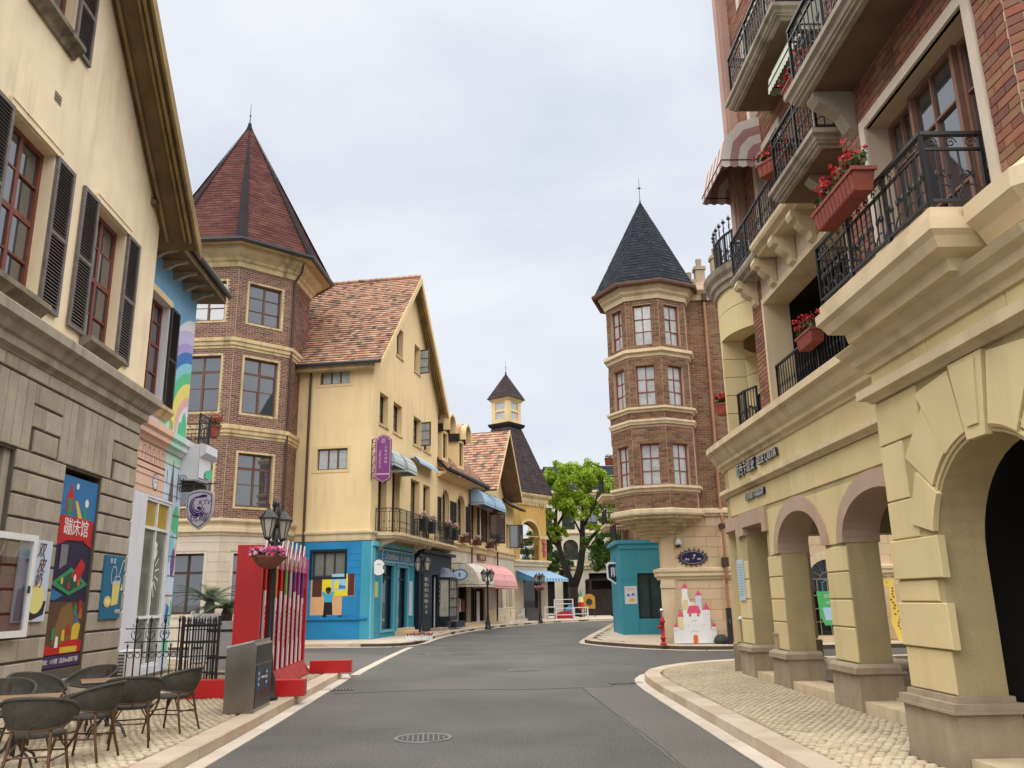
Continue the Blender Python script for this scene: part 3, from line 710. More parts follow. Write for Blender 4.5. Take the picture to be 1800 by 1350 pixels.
for k,(m_,ro,ri) in enumerate(((LAV,2.75,2.42),(PUR,2.42,2.2),(BLU,2.2,1.92),(TEA,1.92,1.68),(GRN,1.68,1.40),(YEL,1.40,1.06),(PKK,1.06,.84))):
    xs = [3.06+i*.1225 for i in range(11)]
    zo = [cz+math.sqrt(max(.001,ro*ro-(x-cx)**2)) for x in xs]; zi = [cz+math.sqrt(max(0,ri*ri-(x-cx)**2)) for x in xs]
    keep = [i for i in range(11) if ro > abs(xs[i]-cx)]
    if len(keep) > 1: paint(Bh, [(xs[i],zo[i]) for i in keep]+[(xs[i],zi[i]) for i in keep[::-1]], m_, -.004, 'painted_rainbow_band')
for (c_,r1,r2) in ((4.05,.22,.55),(3.78,.14,.32)): paint(Bh, [(c_-r1,5.5)]+[(c_+r1*math.cos(q),5.5+r2*math.sin(q)*1.2) for q in [math.pi*(1-i/10) for i in range(11)]]+[(c_+r1,5.5)], GRN, -.004-.002*(c_ < 4), 'painted_tree')
paint(Bh, [(2.45,5.5),(3.1,5.5),(3.5,5.5),(3.3,5.75),(2.9,5.88),(2.45,5.9)], MIN, -.004, 'painted_hill')
# mural ledge
LED = [(0,5.02),(.05,5.02),(.09,5.1),(.16,5.14),(.16,5.24),(.22,5.3),(.22,5.44),(0,5.47)]
MB().sweep(LED, [(.02,0),(2.85,0)]).ob('ledge', PEA, Bh); MB().sweep(LED, [(2.852,0),(3.65,0)]).ob('ledge', MIN, Bh); MB().sweep(LED, [(3.652,0),(4.3,0),(4.3,1.2)]).ob('ledge', CLD, Bh)
# castle with clock, spire, sea strip
paint(Bh, [(.2,3.92),(3.05,3.92),(3.05,5.0),(.2,5.0)], PEA, -.004, 'painted_castle')
for k in range(5): paint(Bh, [(1.55+k*.29,4.62)]+[(1.67+k*.29+.09*math.cos(q),4.82+.12*math.sin(q)) for q in [math.pi*(1-i/6) for i in range(7)]]+[(1.76+k*.29,4.62),(1.74+k*.29,4.62)]+[(1.67+k*.29+.07*math.cos(q),4.82+.10*math.sin(q)) for q in [math.pi*i/6 for i in range(7)]]+[(1.57+k*.29,4.62)], INK, -.007, 'painted_arch_outline')
for (a,b) in (((.2,4.56),(3.05,4.6)),((.2,4.42),(3.05,4.45))): paint(Bh, rect(a[0],b[0],a[1],b[1]), INK, -.007, 'painted_outline')
paint(Bh, circ(2.5,4.22,.17,.2), INK, -.007, 'painted_clock_rim'); paint(Bh, circ(2.5,4.22,.145,.172), CLD, -.010, 'painted_clock_face')
paint(Bh, [(2.495,4.22),(2.51,4.22),(2.51,4.35),(2.495,4.35)], INK, -.013, 'painted_clock_hand'); paint(Bh, [(2.5,4.21),(2.6,4.21),(2.6,4.225),(2.5,4.225)], INK, -.013, 'painted_clock_hand')
for k in range(12): paint(Bh, circ(2.5+.118*math.cos(k*math.pi/6),4.22+.142*math.sin(k*math.pi/6),.010,.014,8), INK, -.013, 'painted_clock_mark')
paint(Bh, [(3.05,3.92),(4.29,3.92),(4.29,5.0),(3.05,5.0)], LBL, -.0045, 'painted_sea_sky')
paint(Bh, [(3.05,4.7),(4.29,4.8),(4.29,5.0),(3.05,5.0)], MIN, -.0075, 'painted_foliage')
paint(Bh, [(3.42,3.92),(3.72,3.92),(3.60,4.92),(3.58,4.92)], BRN, -.0105, 'painted_spire'); paint(Bh, [(3.2,4.3),(3.23,4.3),(3.23,4.62),(3.2,4.62)], INK, -.0105, 'painted_mast')
# strip right of the shop window
paint(Bh, [(3.78,.14),(4.29,.14),(4.29,3.92),(3.78,3.92)], LBL, -.004, 'painted_strip')
paint(Bh, [(3.80,3.3),(3.98,3.2),(4.15,3.2),(4.28,3.05),(4.28,3.5)]+[(4.05+.22*math.cos(q),3.5+.36*math.sin(q)) for q in [math.pi*i/8 for i in range(9)]], GRN, -.007, 'painted_tree')
paint(Bh, [(3.79,2.5),(4.05,2.6),(4.1,3.05),(3.98,3.25),(3.79,3.1)], TEA, -.010, 'painted_hill')
paint(Bh, [(4.12,2.2),(4.28,2.2),(4.28,3.0),(4.16,2.9)], PEA, -.010, 'painted_wall'); paint(Bh, circ(4.08,2.52,.13,.33), BAL, -.013, 'painted_balloon')
paint(Bh, [(3.86,.95),(4.0,.95),(4.08,1.55),(4.0,1.85),(3.9,1.8)], PEA, -.007, 'painted_arm'); paint(Bh, [(3.84,1.15),(4.05,1.12),(4.1,1.5),(3.9,1.58)], NAV, -.010, 'painted_cloth')
paint(Bh, [(4.12,1.1),(4.24,1.1),(4.28,1.6),(4.2,1.7)], GRN, -.007, 'painted_leaf'); paint(Bh, [(3.86,.5),(4.2,.5),(4.2,.75),(3.86,.8)], GRN, -.007, 'painted_patch')
for z in (.9,1.3,1.75,2.2,2.65,3.1,3.6): paint(Bh, rect(3.78,4.29,z,z+.018), INK, -.016, 'painted_course_line')
for z in (4.05,4.3,4.75): paint(Bh, rect(.2,4.29,z,z+.012), INK, -.016, 'painted_course_line')
# shop window with amber transoms
x0,x1,z0,z1 = sw_; fr = MB(); f = .06
fr.box(x0,x0+f,.02,.12,z0,z1).box(x1-f,x1,.02,.12,z0,z1).box(x0+f,x1-f,.02,.12,z1-f,z1).box(x0+f,x1-f,.02,.12,3.18,3.18+f).box(x0+f,x1-f,.02,.12,1.26,1.26+f).box(x0+f,x1-f,.02,.12,z0,z0+f).box(2.9,2.96,.025,.115,z0+f,z1-f)
so = fr.ob('shop_window', WHT, Bh)
GSH = mat('dusty shop glass', (.16,.17,.14), .08, .35, 1.2, .02, 2, spec=.5, ior=1.7)
for a,b in ((x0+f,2.9),(2.96,x1-f)):
    MB().flat(rect(a,b,3.24,z1-f), .07).ob('pane', GLY, so); MB().flat(rect(a,b,1.32,3.18), .07).ob('pane', GSH, so); MB().flat(rect(a,b,z0+f,1.26), .07).ob('pane', GSH, so)
DEC = plain('white window decal', (.78,.78,.76), .5)
def stroke(p, q, wd):
    d = Vector((q[0]-p[0],q[1]-p[1])).normalized(); n = Vector((-d.y,d.x))*wd/2
    return [(p[0]-n.x,p[1]-n.y),(q[0]-n.x,q[1]-n.y),(q[0]+n.x,q[1]+n.y),(p[0]+n.x,p[1]+n.y)]
for k in range(7):
    a = -1.1+k*.42; paint(so, stroke((3.02+.22*math.cos(a)*.8,2.25+.3*math.sin(a)),(3.02+.55*math.cos(a)*.75,2.25+.6*math.sin(a)),.03), DEC, .066, 'window_decal')
paint(so, rect(3.0,3.16,2.55,2.9)[:2]+[(3.2,2.9),(3.05,2.95)], DEC, .066, 'window_decal'); paint(so, circ(3.02,1.62,.07,.13), DEC, .066, 'window_decal'); paint(so, rect(2.99,3.14,1.95,2.05), DEC, .066, 'window_decal')
# hipped eaves, gutter
eo = .62
tiles(Bh, SHS, (-.6,-eo,9.58), (1,0,0), (0,1,.75), [(0,0),(5.35,0),(2.4,6.0),(0,6.0)], .3, .22, thick=.1, under=SOFF)
tiles(Bh, SHS, (4.75,-eo,9.58), (0,1,0), (-1,0,.75), [(0,0),(9,0),(4.6,3.6),(3.0,3.6)], .3, .22, thick=.1, under=SOFF)
MB().slab([(-.02,-eo),(4.72,-eo),(4.72,8),(4.28,8),(4.28,-.0),(-.02,0)], 9.28, 9.46).ob('soffit', SOFF, Bh)
for k in range(6):
    o = MB().prism([(0,9.06),(0,9.278),(-eo+.1,9.278),(-eo+.1,9.22),(-.3,9.18),(-.12,9.08)], -.05, .05).ob('eave_bracket', TRG, Bh); o.matrix_local = T(.4+k*.7,-.002,0) @ RZ(rad(90))
MB().tube([(-.05,-eo-.06,9.52),(4.80,-eo-.06,9.52)], .075, 8).ob('gutter', GUT, Bh)
MB().tube([(.25,-eo-.05,9.47),(.25,-eo-.0,9.30),(.18,-.12,9.05),(.12,-.07,8.9)], .04, 8).ob('downpipe', GUT, Bh)
# little side balcony with painted trees
bl = MB().sweep([(0,4.55),(.02,4.55),(.02,5.05),(.10,5.1),(.16,5.16),(.16,5.36),(0,5.40)], [(4.05,-.45),(4.75,-.5),(5.2,-.38),(5.42,-.05),(5.45,.8)]); bl.slab([(4.06,-.44),(4.75,-.49),(5.19,-.37),(5.41,-.04),(5.44,.8),(4.31,.8),(4.31,-.003),(4.06,-.003)], 4.5, 5.38)
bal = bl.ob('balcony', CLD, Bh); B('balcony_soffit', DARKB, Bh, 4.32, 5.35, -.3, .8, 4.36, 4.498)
paint(bal, [(4.36,4.58),(4.95,4.58)]+[(4.8+.18*math.cos(q),4.72+.14*math.sin(q)) for q in [math.pi*i/6 for i in range(7)]]+[(4.5+.13*math.cos(q),4.70+.09*math.sin(q)) for q in [math.pi*i/6 for i in range(7)]], GRN, 0, 'painted_tree').matrix_local = T(0,-.53,0) @ RZ(.0)
railing(Bh, [(4.1,-.38),(4.75,-.43),(5.15,-.3),(5.35,.0),(5.38,.7)], 5.42, .75, .1, False, True)
# ------------------------------------------------------------------ posters on the cafe house
def board(name, label, cat, parentM, x0, x1, z0, z1, y, m, th=.03, frame=None, fm=None):
    t = thing(name, label, cat); t.matrix_world = parentM @ T((x0+x1)/2, y, z0); wd, h = x1-x0, z1-z0
    MB().box(-wd/2,wd/2,0,th,0,h).ob('panel', m, t)
    if frame: MB().wall(rect(-wd/2-frame,wd/2+frame,-frame,h+frame),[rect(-wd/2,wd/2,0,h)],th+.012).ob('frame', fm or WHT, t).location = (0,-.012,0)
    return t, wd, h
def sheet(t, poly, m, k=1, name='printed_shape'): return paint(t, poly, m, -.002-.0018*k, name)
t, wd, h = board('tall_poster', 'tall playground poster with red banner in the grey wall recess', 'poster', AW, -2.86, -1.53, .62, 3.62, .03, pc('poster navy',(.025,.022,.05)))
PB, PR, PY, PG, PW, PD, PO = pc('poster blue',(.03,.16,.36)), pc('poster red',(.45,.02,.02)), pc('poster yellow',(.62,.45,.04)), pc('poster green',(.04,.24,.10)), pc('poster white',(.7,.7,.68)), pc('poster brown',(.10,.055,.03)), pc('poster orange',(.55,.13,.03))
sheet(t, [(-.665,2.3),(.665,2.3),(.665,3.0),(-.665,3.0)], PB); sheet(t, rect(-.665,.665,2.4,2.999), PB, 2)
sheet(t, [(-.45,2.42),(-.2,2.42),(-.2,2.65),(-.32,2.9),(-.45,2.65)], PR, 3); sheet(t, rect(-.4,-.25,2.3,2.64), PG, 4); sheet(t, [(-.15,2.62),(-.05,2.62),(.22,2.3),(.05,2.3)], PY, 4); sheet(t, circ(.3,2.62,.07), PW, 3); sheet(t, circ(-.1,2.86,.05), PW, 3); sheet(t, [(.2,2.32),(.34,2.32),(.31,2.55),(.22,2.55)], PG, 3)
sheet(t, [(-.6,1.96),(.62,2.0),(.62,2.34),(-.6,2.36)], PR, 5, 'printed_banner'); sheet(t, [(-.66,1.86),(-.3,1.96),(-.6,1.99)], PR, 4); sheet(t, [(.66,1.88),(.3,1.98),(.6,2.0)], PR, 4)
text('蹦床馆', .30, PW, t, T(0,-.013,2.17), ext=.002)
sheet(t, [(-.665,1.28),(0,1.55),(.665,1.28),(.0,1.1)], PG, 3); sheet(t, [(-.45,1.3),(0,1.47),(.45,1.3),(0,1.16)], pc('poster dark green',(.02,.08,.05)), 4); sheet(t, [(-.665,1.22),(-.2,1.1),(-.5,1.02),(-.665,1.05)], PB, 4)
sheet(t, [(.0,1.4),(.3,1.7),(.5,1.6),(.3,1.3)], PR, 5); sheet(t, [(-.45,1.5),(-.2,1.6),(-.2,1.9),(-.45,1.9)], pc('poster grey',(.18,.18,.2)), 4)
for k,(x,z) in enumerate(((-.3,1.33),(-.05,1.25),(.15,1.38),(.3,1.3))): sheet(t, circ(x,z,.045,.06,10), (PY,PR,PW,PO)[k], 6)
sheet(t, rect(-.665,.665,.2,1.0), PD, 2); sheet(t, [(-.2,.9),(.1,1.0),(.45,.7),(.5,.35),(-.4,.35),(-.35,.6)], pc('poster ochre',(.20,.12,.04)), 3)
sheet(t, [(-.665,.2),(.665,.2),(.665,.38),(.2,.42),(-.3,.3),(-.665,.36)], PR, 4); sheet(t, rect(-.1,.5,.21,.30), PY, 5); sheet(t, [(.25,.4),(.5,.4),(.55,.62),(.4,.72),(.25,.6)], PY, 5)
for k,(x,z) in enumerate(((-.4,.55),(-.05,.52),(.12,.6),(-.25,.42),(.38,.78),(.5,.85),(.3,.9),(.45,.98))): sheet(t, [(x-.06,z-.12),(x+.06,z-.12),(x+.04,z+.05),(x-.04,z+.05)], (PG,PY,PR,PW,PB,PO,PG,PR)[k], 6)
sheet(t, rect(-.665,.665,.0,.18), pc('poster violet',(.06,.03,.09)), 5); text('地址：11号楼（直走8m就到了喔）', .085, PW, t, T(0,-.013,.09), ext=.001)
t, wd, h = board('drink_poster', 'blue drink poster with a lemon cup near the stone corner', 'poster', AW, -1.10, -.22, 1.32, 2.43, -.062, pc('drink poster blue',(.02,.14,.24)))
sheet(t, [(-.02,.22),(.26,.26),(.30,.62),(-.04,.60)], pc('drink yellow',(.68,.58,.18)), 2); sheet(t, [(-.04,.60),(.30,.62),(.31,.68),(-.05,.66)], pc('drink pale',(.5,.6,.55)), 3); sheet(t, circ(-.2,.3,.16,.1), pc('lemon yellow',(.64,.52,.12)), 3); sheet(t, circ(-.2,.3,.11,.06), pc('lemon pale',(.75,.68,.35)), 4)
def ring(cx,cz,rx,rz,wd,n=18): return [stroke((cx+rx*math.cos(2*math.pi*i/n),cz+rz*math.sin(2*math.pi*i/n)),(cx+rx*math.cos(2*math.pi*(i+1)/n),cz+rz*math.sin(2*math.pi*(i+1)/n)),wd) for i in range(n)]
def rings(t, L_, m, k): 
    mb = MB()
    for q in L_: mb.flat(q, 0)
    o = mb.ob('printed_line', m, t); o.location = (0,-.002-.0018*k,0)
rings(t, ring(-.02,.76,.12,.16,.014)+ring(.16,.7,.13,.05,.014)+[stroke((.2,.74),(.34,1.02),.02),stroke((.34,1.02),(.42,1.05),.02)], PW, 3)
text('鲜 茶', .11, PW, t, T(-.12,-.012,1.0), ext=.001); text('柠檬茶', .085, PW, t, T(.28,-.012,.12), ext=.001)
sheet(t, [(.33,.5),(.42,.5),(.38,.64)], PW, 3)
t, wd, h = board('dessert_poster', 'pale blue dessert poster with brush lettering and yellow pudding', 'poster', AW, -4.05, -3.12, 1.34, 2.52, -.07, pc('dessert poster pale blue',(.50,.60,.70)))
sheet(t, circ(.12,.33,.24,.22), pc('pudding yellow',(.72,.66,.24)), 3); sheet(t, [(-.2,.22),(.44,.30),(.40,.10),(.05,.02),(-.25,.08)], pc('ink black',(.03,.025,.03)), 2); sheet(t, [(-.45,.02),(-.2,.02),(-.25,.5),(-.42,.45)], pc('ink blue',(.16,.28,.38)), 2)
for k,c_ in enumerate('双皮奶'): text(c_, .24, INK, t, T(.12+.05*(k%2),-.012,1.02-k*.22), ext=.001, shear=.25)
text('传统手工', .05, INK, t, T(-.2,-.012,.86), ext=.001)
# white casement window frame standing open against the poster
t = thing('open_casement', 'white framed glass casement swung open over the dessert poster', 'window'); t.matrix_world = AW @ T(-5.0,-.08,1.14) @ RZ(rad(-4))
MB().wall(rect(0,1.22,0,1.42),[rect(.09,1.13,.09,1.33)],.05).ob('frame', WHT, t)
thin = bpy.data.materials.new('thin clear glass'); thin.use_nodes = True; n_ = thin.node_tree; n_.nodes.clear(); o_ = n_.nodes.new('ShaderNodeOutputMaterial'); a_ = n_.nodes.new('ShaderNodeBsdfTransparent'); g_ = n_.nodes.new('ShaderNodeBsdfGlossy'); g_.inputs['Roughness'].default_value = .03; mm = n_.nodes.new('ShaderNodeMixShader'); mm.inputs[0].default_value = .22
n_.links.new(a_.outputs[0], mm.inputs[1]); n_.links.new(g_.outputs[0], mm.inputs[2]); n_.links.new(mm.outputs[0], o_.inputs[0]); a_.inputs[0].default_value = (.92,.95,.95,1)
THIN = thin
MB().box(.09,1.13,.02,.025,.09,1.33).ob('pane', THIN, t); MB().box(1.1,1.12,-.03,0,.6,.7).ob('handle', GUT, t)
# ------------------------------------------------------------------ C: octagonal brick tower
CO = Vector((-11.85, 33.65, 0)); va = math.atan2(-CO.y+0, -CO.x+0)     # vertex 0 looks at the street
C = thing('brick_tower', 'octagonal dark brick tower with maroon pointed roof and cream base', 'tower', CO)
def octa(R, a0, n=8): return [(R*math.cos(a0+2*math.pi*i/n), R*math.sin(a0+2*math.pi*i/n)) for i in range(n)]
a0 = math.atan2(-CO.y, -CO.x)
RC = 3.06; OC = octa(RC, a0)
CW = T(*CO)
bricks = []; body = MB(); base = MB()
fw_ = 2*RC*math.sin(math.pi/8)
storeys = [(4.62,7.72,5.08,7.12,1.42),(8.18,11.2,8.68,10.92,1.42),(11.68,14.62,12.35,14.02,1.40)]
for i in range(8):
    M, ln = face_frame(OC[i], OC[(i+1)%8])
    vis = i in (6,7,0); seen = i in (6,7,0,1)
    hol = []; c = ln/2
    for (a,b,z0,z1,wd) in storeys: hol.append(rect(c-wd/2,c+wd/2,z0,z1))
    body.wall(rect(0,ln,4.1,15.0), hol if vis else [], .3, M, edges=False)
    gw = [rect(c-.62,c+.62,1.2,3.35)]
    base.wall(rect(0,ln,.0,4.1), gw if vis else [], .3, M, edges=False)
    if seen and not vis:
        for (a,b,z0,z1,wd) in storeys: bricks += brick_list(rect(.0,ln,a,b), [], .25, .078, .019, M)
    if vis:
        for (a,b,z0,z1,wd) in storeys:
            bricks += brick_list(rect(.0,ln,a,b), [rect(c-wd/2-.08,c+wd/2+.08,z0-.08,z1+.08)], .25, .078, .019, M)
            window(C, c-wd/2, c+wd/2, z0, z1, 2, [.42,.72] if z1-z0 > 1.9 else [.34,.67], WOODB, y=.1, M=M, rail=2 if z1-z0 > 1.9 else None, fw=.075, bw=.03)
            o = MB().wall(rect(c-wd/2-.08,c+wd/2+.08,z0-.08,z1+.08),[rect(c-wd/2,c+wd/2,z0,z1)],.06).ob('window_surround', TRM, C); o.matrix_local = M @ T(0,-.035,0)
        window(C, c-.62, c+.62, 1.2, 3.35, 2, [.36,.68], WOODD, y=.14, M=M, rail=2, fw=.075, bw=.03)
        o = MB().wall(rect(c-.74,c+.74,1.08,3.45),[rect(c-.62,c+.62,1.2,3.35)],.05).ob('window_surround', CRM, C); o.matrix_local = M @ T(0,-.02,0)
        bk = []
        for r in range(9):
            z = .9+r*.355
            for p,q in cut([(0,ln)], [rect(c-.74,c+.74,1.0,3.5)], z+.17):
                if q-p > .05: bk.append((p+.003,q-.003,z+.006,z+.349))
        stones(C, bk, CRM, M=M, c=.006, proud=.02)
        o = MB().box(0,ln,-.06,0,.0,.88).ob('plinth', CRM, C); o.matrix_local = M
body.ob('wall', MRT, C); base.ob('ground_floor_wall', CRM, C)
lay(C, CW, bricks, BRC)
def ring_mould(P, path, prof, m, name='cornice'): MB().sweep(prof, path, True).ob(name, m, P)
ring_mould(C, OC, [(-.02,4.0),(.06,4.0),(.08,4.08),(.16,4.13),(.16,4.28),(.10,4.31),(.10,4.42),(.18,4.47),(.22,4.52),(.22,4.60),(-.02,4.64)], TRR)
for z in (7.72,11.2): ring_mould(C, OC, [(-.02,z),(.07,z),(.07,z+.09),(.12,z+.12),(.12,z+.24),(.17,z+.28),(.17,z+.42),(-.02,z+.48)], TRM)
ring_mould(C, OC, [(-.02,14.6),(.10,14.6),(.12,14.78),(.20,14.84),(.24,14.95),(.42,15.1),(.50,15.22),(.50,15.36),(-.02,15.38)], TRM)
EO = octa(4.0, a0); apex = Vector((0,0,22.75))
for i in range(8):
    p, q = Vector((*EO[i],15.42)), Vector((*EO[(i+1)%8],15.42))
    if i in (5,6,7,0,1,2):
        U = (q-p); mid = (p+q)/2; V = apex-mid; ln = U.length
        tiles(C, SHB, p, U, V, [(0,0),(ln,0),(ln/2,V.length)], .34, .17, lift=.022, thick=.05)
    else: MB().add([p,q,apex],[(0,1,2)]) if False else None
hp = MB(); gt = MB()
for i in range(8):
    e = Vector((*EO[i],15.44)); hp.add([e+(Vector((-e.y,e.x,0)).normalized()*.22)+Vector((0,0,.03)), e-(Vector((-e.y,e.x,0)).normalized()*.22)+Vector((0,0,.02)), apex+Vector((.0,0,.1)), e*1.012+Vector((0,0,-.10))], [(0,3,2),(3,1,2),(0,1,3)])
hp.lathe([(.32,-.85),(.34,-.8),(.06,.12),(.0,.3)], 8, apex, a0=a0)
hp.ob('hip_caps', HIP, C)
MB().sweep([(-.04,15.34),(.06,15.34),(.1,15.42),(.1,15.5),(-.04,15.5)], EO, True).ob('gutter', GUT, C)
MB().lathe([(.03,0),(.09,.12),(.03,.25),(.02,.5),(.05,.55),(.018,.62),(.01,1.15),(0,1.2)], 8, apex).ob('finial', GUT, C)
MB().sweep([(-1.2,15.37),(.02,15.37),(.02,15.46),(-1.2,15.46)], EO, True).ob('soffit', TRM, C)
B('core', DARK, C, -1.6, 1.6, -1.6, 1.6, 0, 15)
v1 = Vector((*OC[1],0)); d1 = v1.normalized()
MB().tube([v1+d1*.5+Vector((0,0,15.3)), v1+d1*.45+Vector((0,0,14.9)), v1+d1*.10+Vector((0,0,14.5)), v1+d1*.10+Vector((0,0,.2))], .055, 8).ob('downpipe', WOODD, C)

# ------------------------------------------------------------------ D: gabled yellow house with the blue corner shop
DO = Vector((-5.75, 33.2, 0)); DR = rad(80)
D = thing('gabled_yellow_house', 'tall gabled yellow house above the blue corner shop', 'house', DO, DR)
DW = T(*DO) @ RZ(DR)
dw = [(2.92,3.85,12.45,13.8),(5.70,6.62,12.45,13.8),(.80,1.92,8.82,10.18),(2.64,3.88,8.82,10.18),(5.70,7.0,8.82,10.18),(7.45,8.7,8.82,10.18)]
dd = [(.85,1.95,4.32,7.1),(2.68,3.75,4.32,7.1),(5.40,6.87,4.32,7.1),(7.47,8.72,4.32,7.1)]
MB().wall([(0,3.9),(10.1,3.9),(10.1,11.5),(5.05,16.75),(0,11.5)], [rect(*q) for q in dw+dd], .35).ob('wall', PLD, D)
sw = [(.62,1.95,10.4,11.15),(.62,1.95,6.78,7.66)]     # on the side wall, in side coordinates (x runs towards the street corner)
MS = T(0,4.0,0) @ RZ(rad(-90))                          # side wall frame: x from y=4 to y=0
sw2 = [(4-2.36,4-1.04,10.4,11.15),(4-2.36,4-1.04,6.78,7.66)]
MB().wall(rect(0,4-.351,3.9,11.5), [rect(*q) for q in sw2], .3, MS).ob('side_wall', PLD, D)
MB().box(.31,9.8,9,9.3,0,11.5).box(9.8,10.1,.352,9,0,11.5).ob('rear_wall', PLD, D)
for q in dw: 
    window(D, *q, 2, 3, WOODD, y=.24, fw=.06, bw=.025, each=False)
    MB().box(q[0]-.08,q[1]+.08,-.05,-.001,q[2]-.1,q[2]-.01).ob('sill', TRM, D)
for q in dd: window(D, *q, 2, 5, WOODD, y=.26, fw=.06, bw=.025, each=False)
for q in sw2:
    window(D, *q, 3, 1, WOODB, y=.1, M=MS, g=GLC, fw=.05, bw=.07, split=False)
    o = MB().wall(rect(q[0]-.2,q[1]+.12,q[2]-.12,q[3]+.1),[rect(*q)],.04).ob('window_surround', PLE, D); o.matrix_local = MS @ T(0,-.02,0)
# open casements
for (x,z0,z1) in ((6.66,12.5,13.75),(7.02,8.9,10.1)):
    o = MB().wall(rect(0,.62,z0,z1),[rect(.06,.56,z0+.06,z1-.06)],.04).ob('open_casement', WOODB, D); o.matrix_local = T(x,.1,0) @ RZ(rad(-100))
    MB().flat(rect(.06,.56,z0+.06,z1-.06),.02).ob('pane', GLC, o); MB().box(.06,.56,.0,.03,(z0+z1)/2-.3,(z0+z1)/2-.28).box(.06,.56,.0,.03,(z0+z1)/2+.15,(z0+z1)/2+.17).ob('glazing_bar', WOODB, o)
gable_roof(D, 5.05, 16.82, -.55, 10.6, 1.04, 1.04, -.5, 9.3, .16, VERGE, PLE, TIL, tw=.21, thh=.205, verge=.34)
rr = MB()
for k in range(34): rr.tube([(5.05,-.45+k*.29,17.02),(5.05,-.45+k*.29+.3,17.05)], .10, 8, t=rnd.random())
rr.ob('ridge_tiles', TIL, D)
sv = MB()
for yy in (-.3,-.2,-.1):
    for xe in (-.3,10.4): sv.tube([(5.05,yy,16.78),(xe,yy,16.78-abs(xe-5.05)*1.04)], .035, 5)
sv.ob('verge_moulding', SOFF, D)
MB().tube([(-.62,-.45,11.12),(-.62,9,11.12)], .08, 8).ob('gutter', GUT, D)
MB().box(-.45,-.001,.0,6,10.92,11.06).ob('eave_board', TRM, D)
# beige string course, turning the corner
MB().sweep([(0,3.9),(.05,3.9),(.07,3.98),(.07,4.12),(.13,4.17),(.16,4.2),(.16,4.28),(0,4.32)], [(0,5),(0,0),(10.1,0)]).ob('string_course', TRR, D)
MB().tube([(-.12,2.75,10.9),(-.12,2.75,.2)], .055, 8).ob('downpipe', WOODD, D)
# shops: blue corner, light blue front, navy front
BLD = mat('deep blue render', (.018,.21,.44), .75, .10, 1.2, .2, 50, .2, (.04,.12,.2)); BLL = mat('light blue render', (.13,.43,.56), .75, .06, 1, .12, 60); BLT = mat('teal blue render', (.05,.30,.40), .75, .08, 1, .12, 60); NVY = mat('navy shopfront paint', (.006,.016,.032), .5, .1)
sd = [(4-2.38,4-.98,2.5,3.5)]
MB().wall(rect(0,4,.13,3.88), [rect(*q) for q in sd], .3, MS @ T(0,-.03,0)).ob('shop_side_wall', BLD, D)
bk = []
for r in range(11):
    z = .95+r*.27
    x = -.2 if r%2 else 0
    for p,q in cut([(0,3.99)], [rect(4-2.46,4-.90,2.42,3.58)], z+.13):
        while x < q:
            a,b = max(x,p), min(x+.8,q)
            if b-a > .05: bk.append((a+.004,b-.004,z+.004,z+.266))
            x += .8
        x = p
stones(D, [b for b in bk if b[3] < 3.88], BLD, name='painted_block', M=MS @ T(0,-.03,0), c=.005, proud=.018)
MB().sweep([(0,.85),(.05,.85),(.08,.9),(.08,.94),(0,.95)], [(0,4),(0,0)]).ob('dado_rail', BLD, D).location = (-.05,0,0)
window(D, *sd[0], 3, 1, WOODD, y=.12, M=MS @ T(0,-.03,0), g=mat('shuttered window', (.17,.18,.15), .5, .15, 4, .1, 30), fw=.07, bw=.07, split=False)
o = MB().wall(rect(4-2.46,4-.9,2.42,3.58),[rect(*sd[0])],.05).ob('window_surround', NVY, D); o.matrix_local = MS @ T(0,-.07,0)
# painted wall picture: boy hanging a picture
PM = MS @ T(0,-.055,0); X = lambda x: 4+x
OR_, DBR, SKN, BLK = P_('orange paint',(.62,.36,.18)), P_('dark brown paint',(.09,.025,.02)), P_('brown skin paint',(.12,.05,.03)), P_('black paint',(.012,.012,.015))
YL2 = P_('bright yellow paint',(.72,.60,.02)); WTP = P_('white line paint',(.7,.72,.7)); CYA = P_('cyan paint',(.05,.35,.50)); SKP = P_('pale sky paint',(.28,.52,.66))
for poly,m_,k in (([(-2.36,1.05),(-1.05,1.05),(-1.05,1.75),(-.55,1.75),(-.55,2.45),(-2.36,2.45)],OR_,0),([(-2.3,1.75),(-1.9,1.75),(-1.9,2.44),(-2.3,2.44)],DBR,1),([(-.82,1.78),(-.56,1.78),(-.56,2.62),(-.82,2.62)],DBR,1),([(-1.88,1.78),(-.84,1.78),(-.84,2.62),(-1.45,2.62),(-1.45,2.44),(-1.88,2.44)],YL2,1),([(-1.5,2.0),(-.9,2.0),(-.9,2.62),(-1.5,2.62)],SKP,2),([(-1.4,2.03),(-1.2,2.05),(-1.2,2.4),(-1.4,2.3)],YL2,3),([(-1.2,2.05),(-.92,2.05),(-.92,2.15),(-1.2,2.2)],BLU,3),([(-.86,1.05),(-.4,1.05),(-.4,2.05),(-.52,2.05),(-.52,1.76),(-1.04,1.76),(-1.04,1.05)],BLD,1)):
    paint(D, [(X(x),z) for x,z in poly], m_, -.004*k, 'painted_shape', PM)
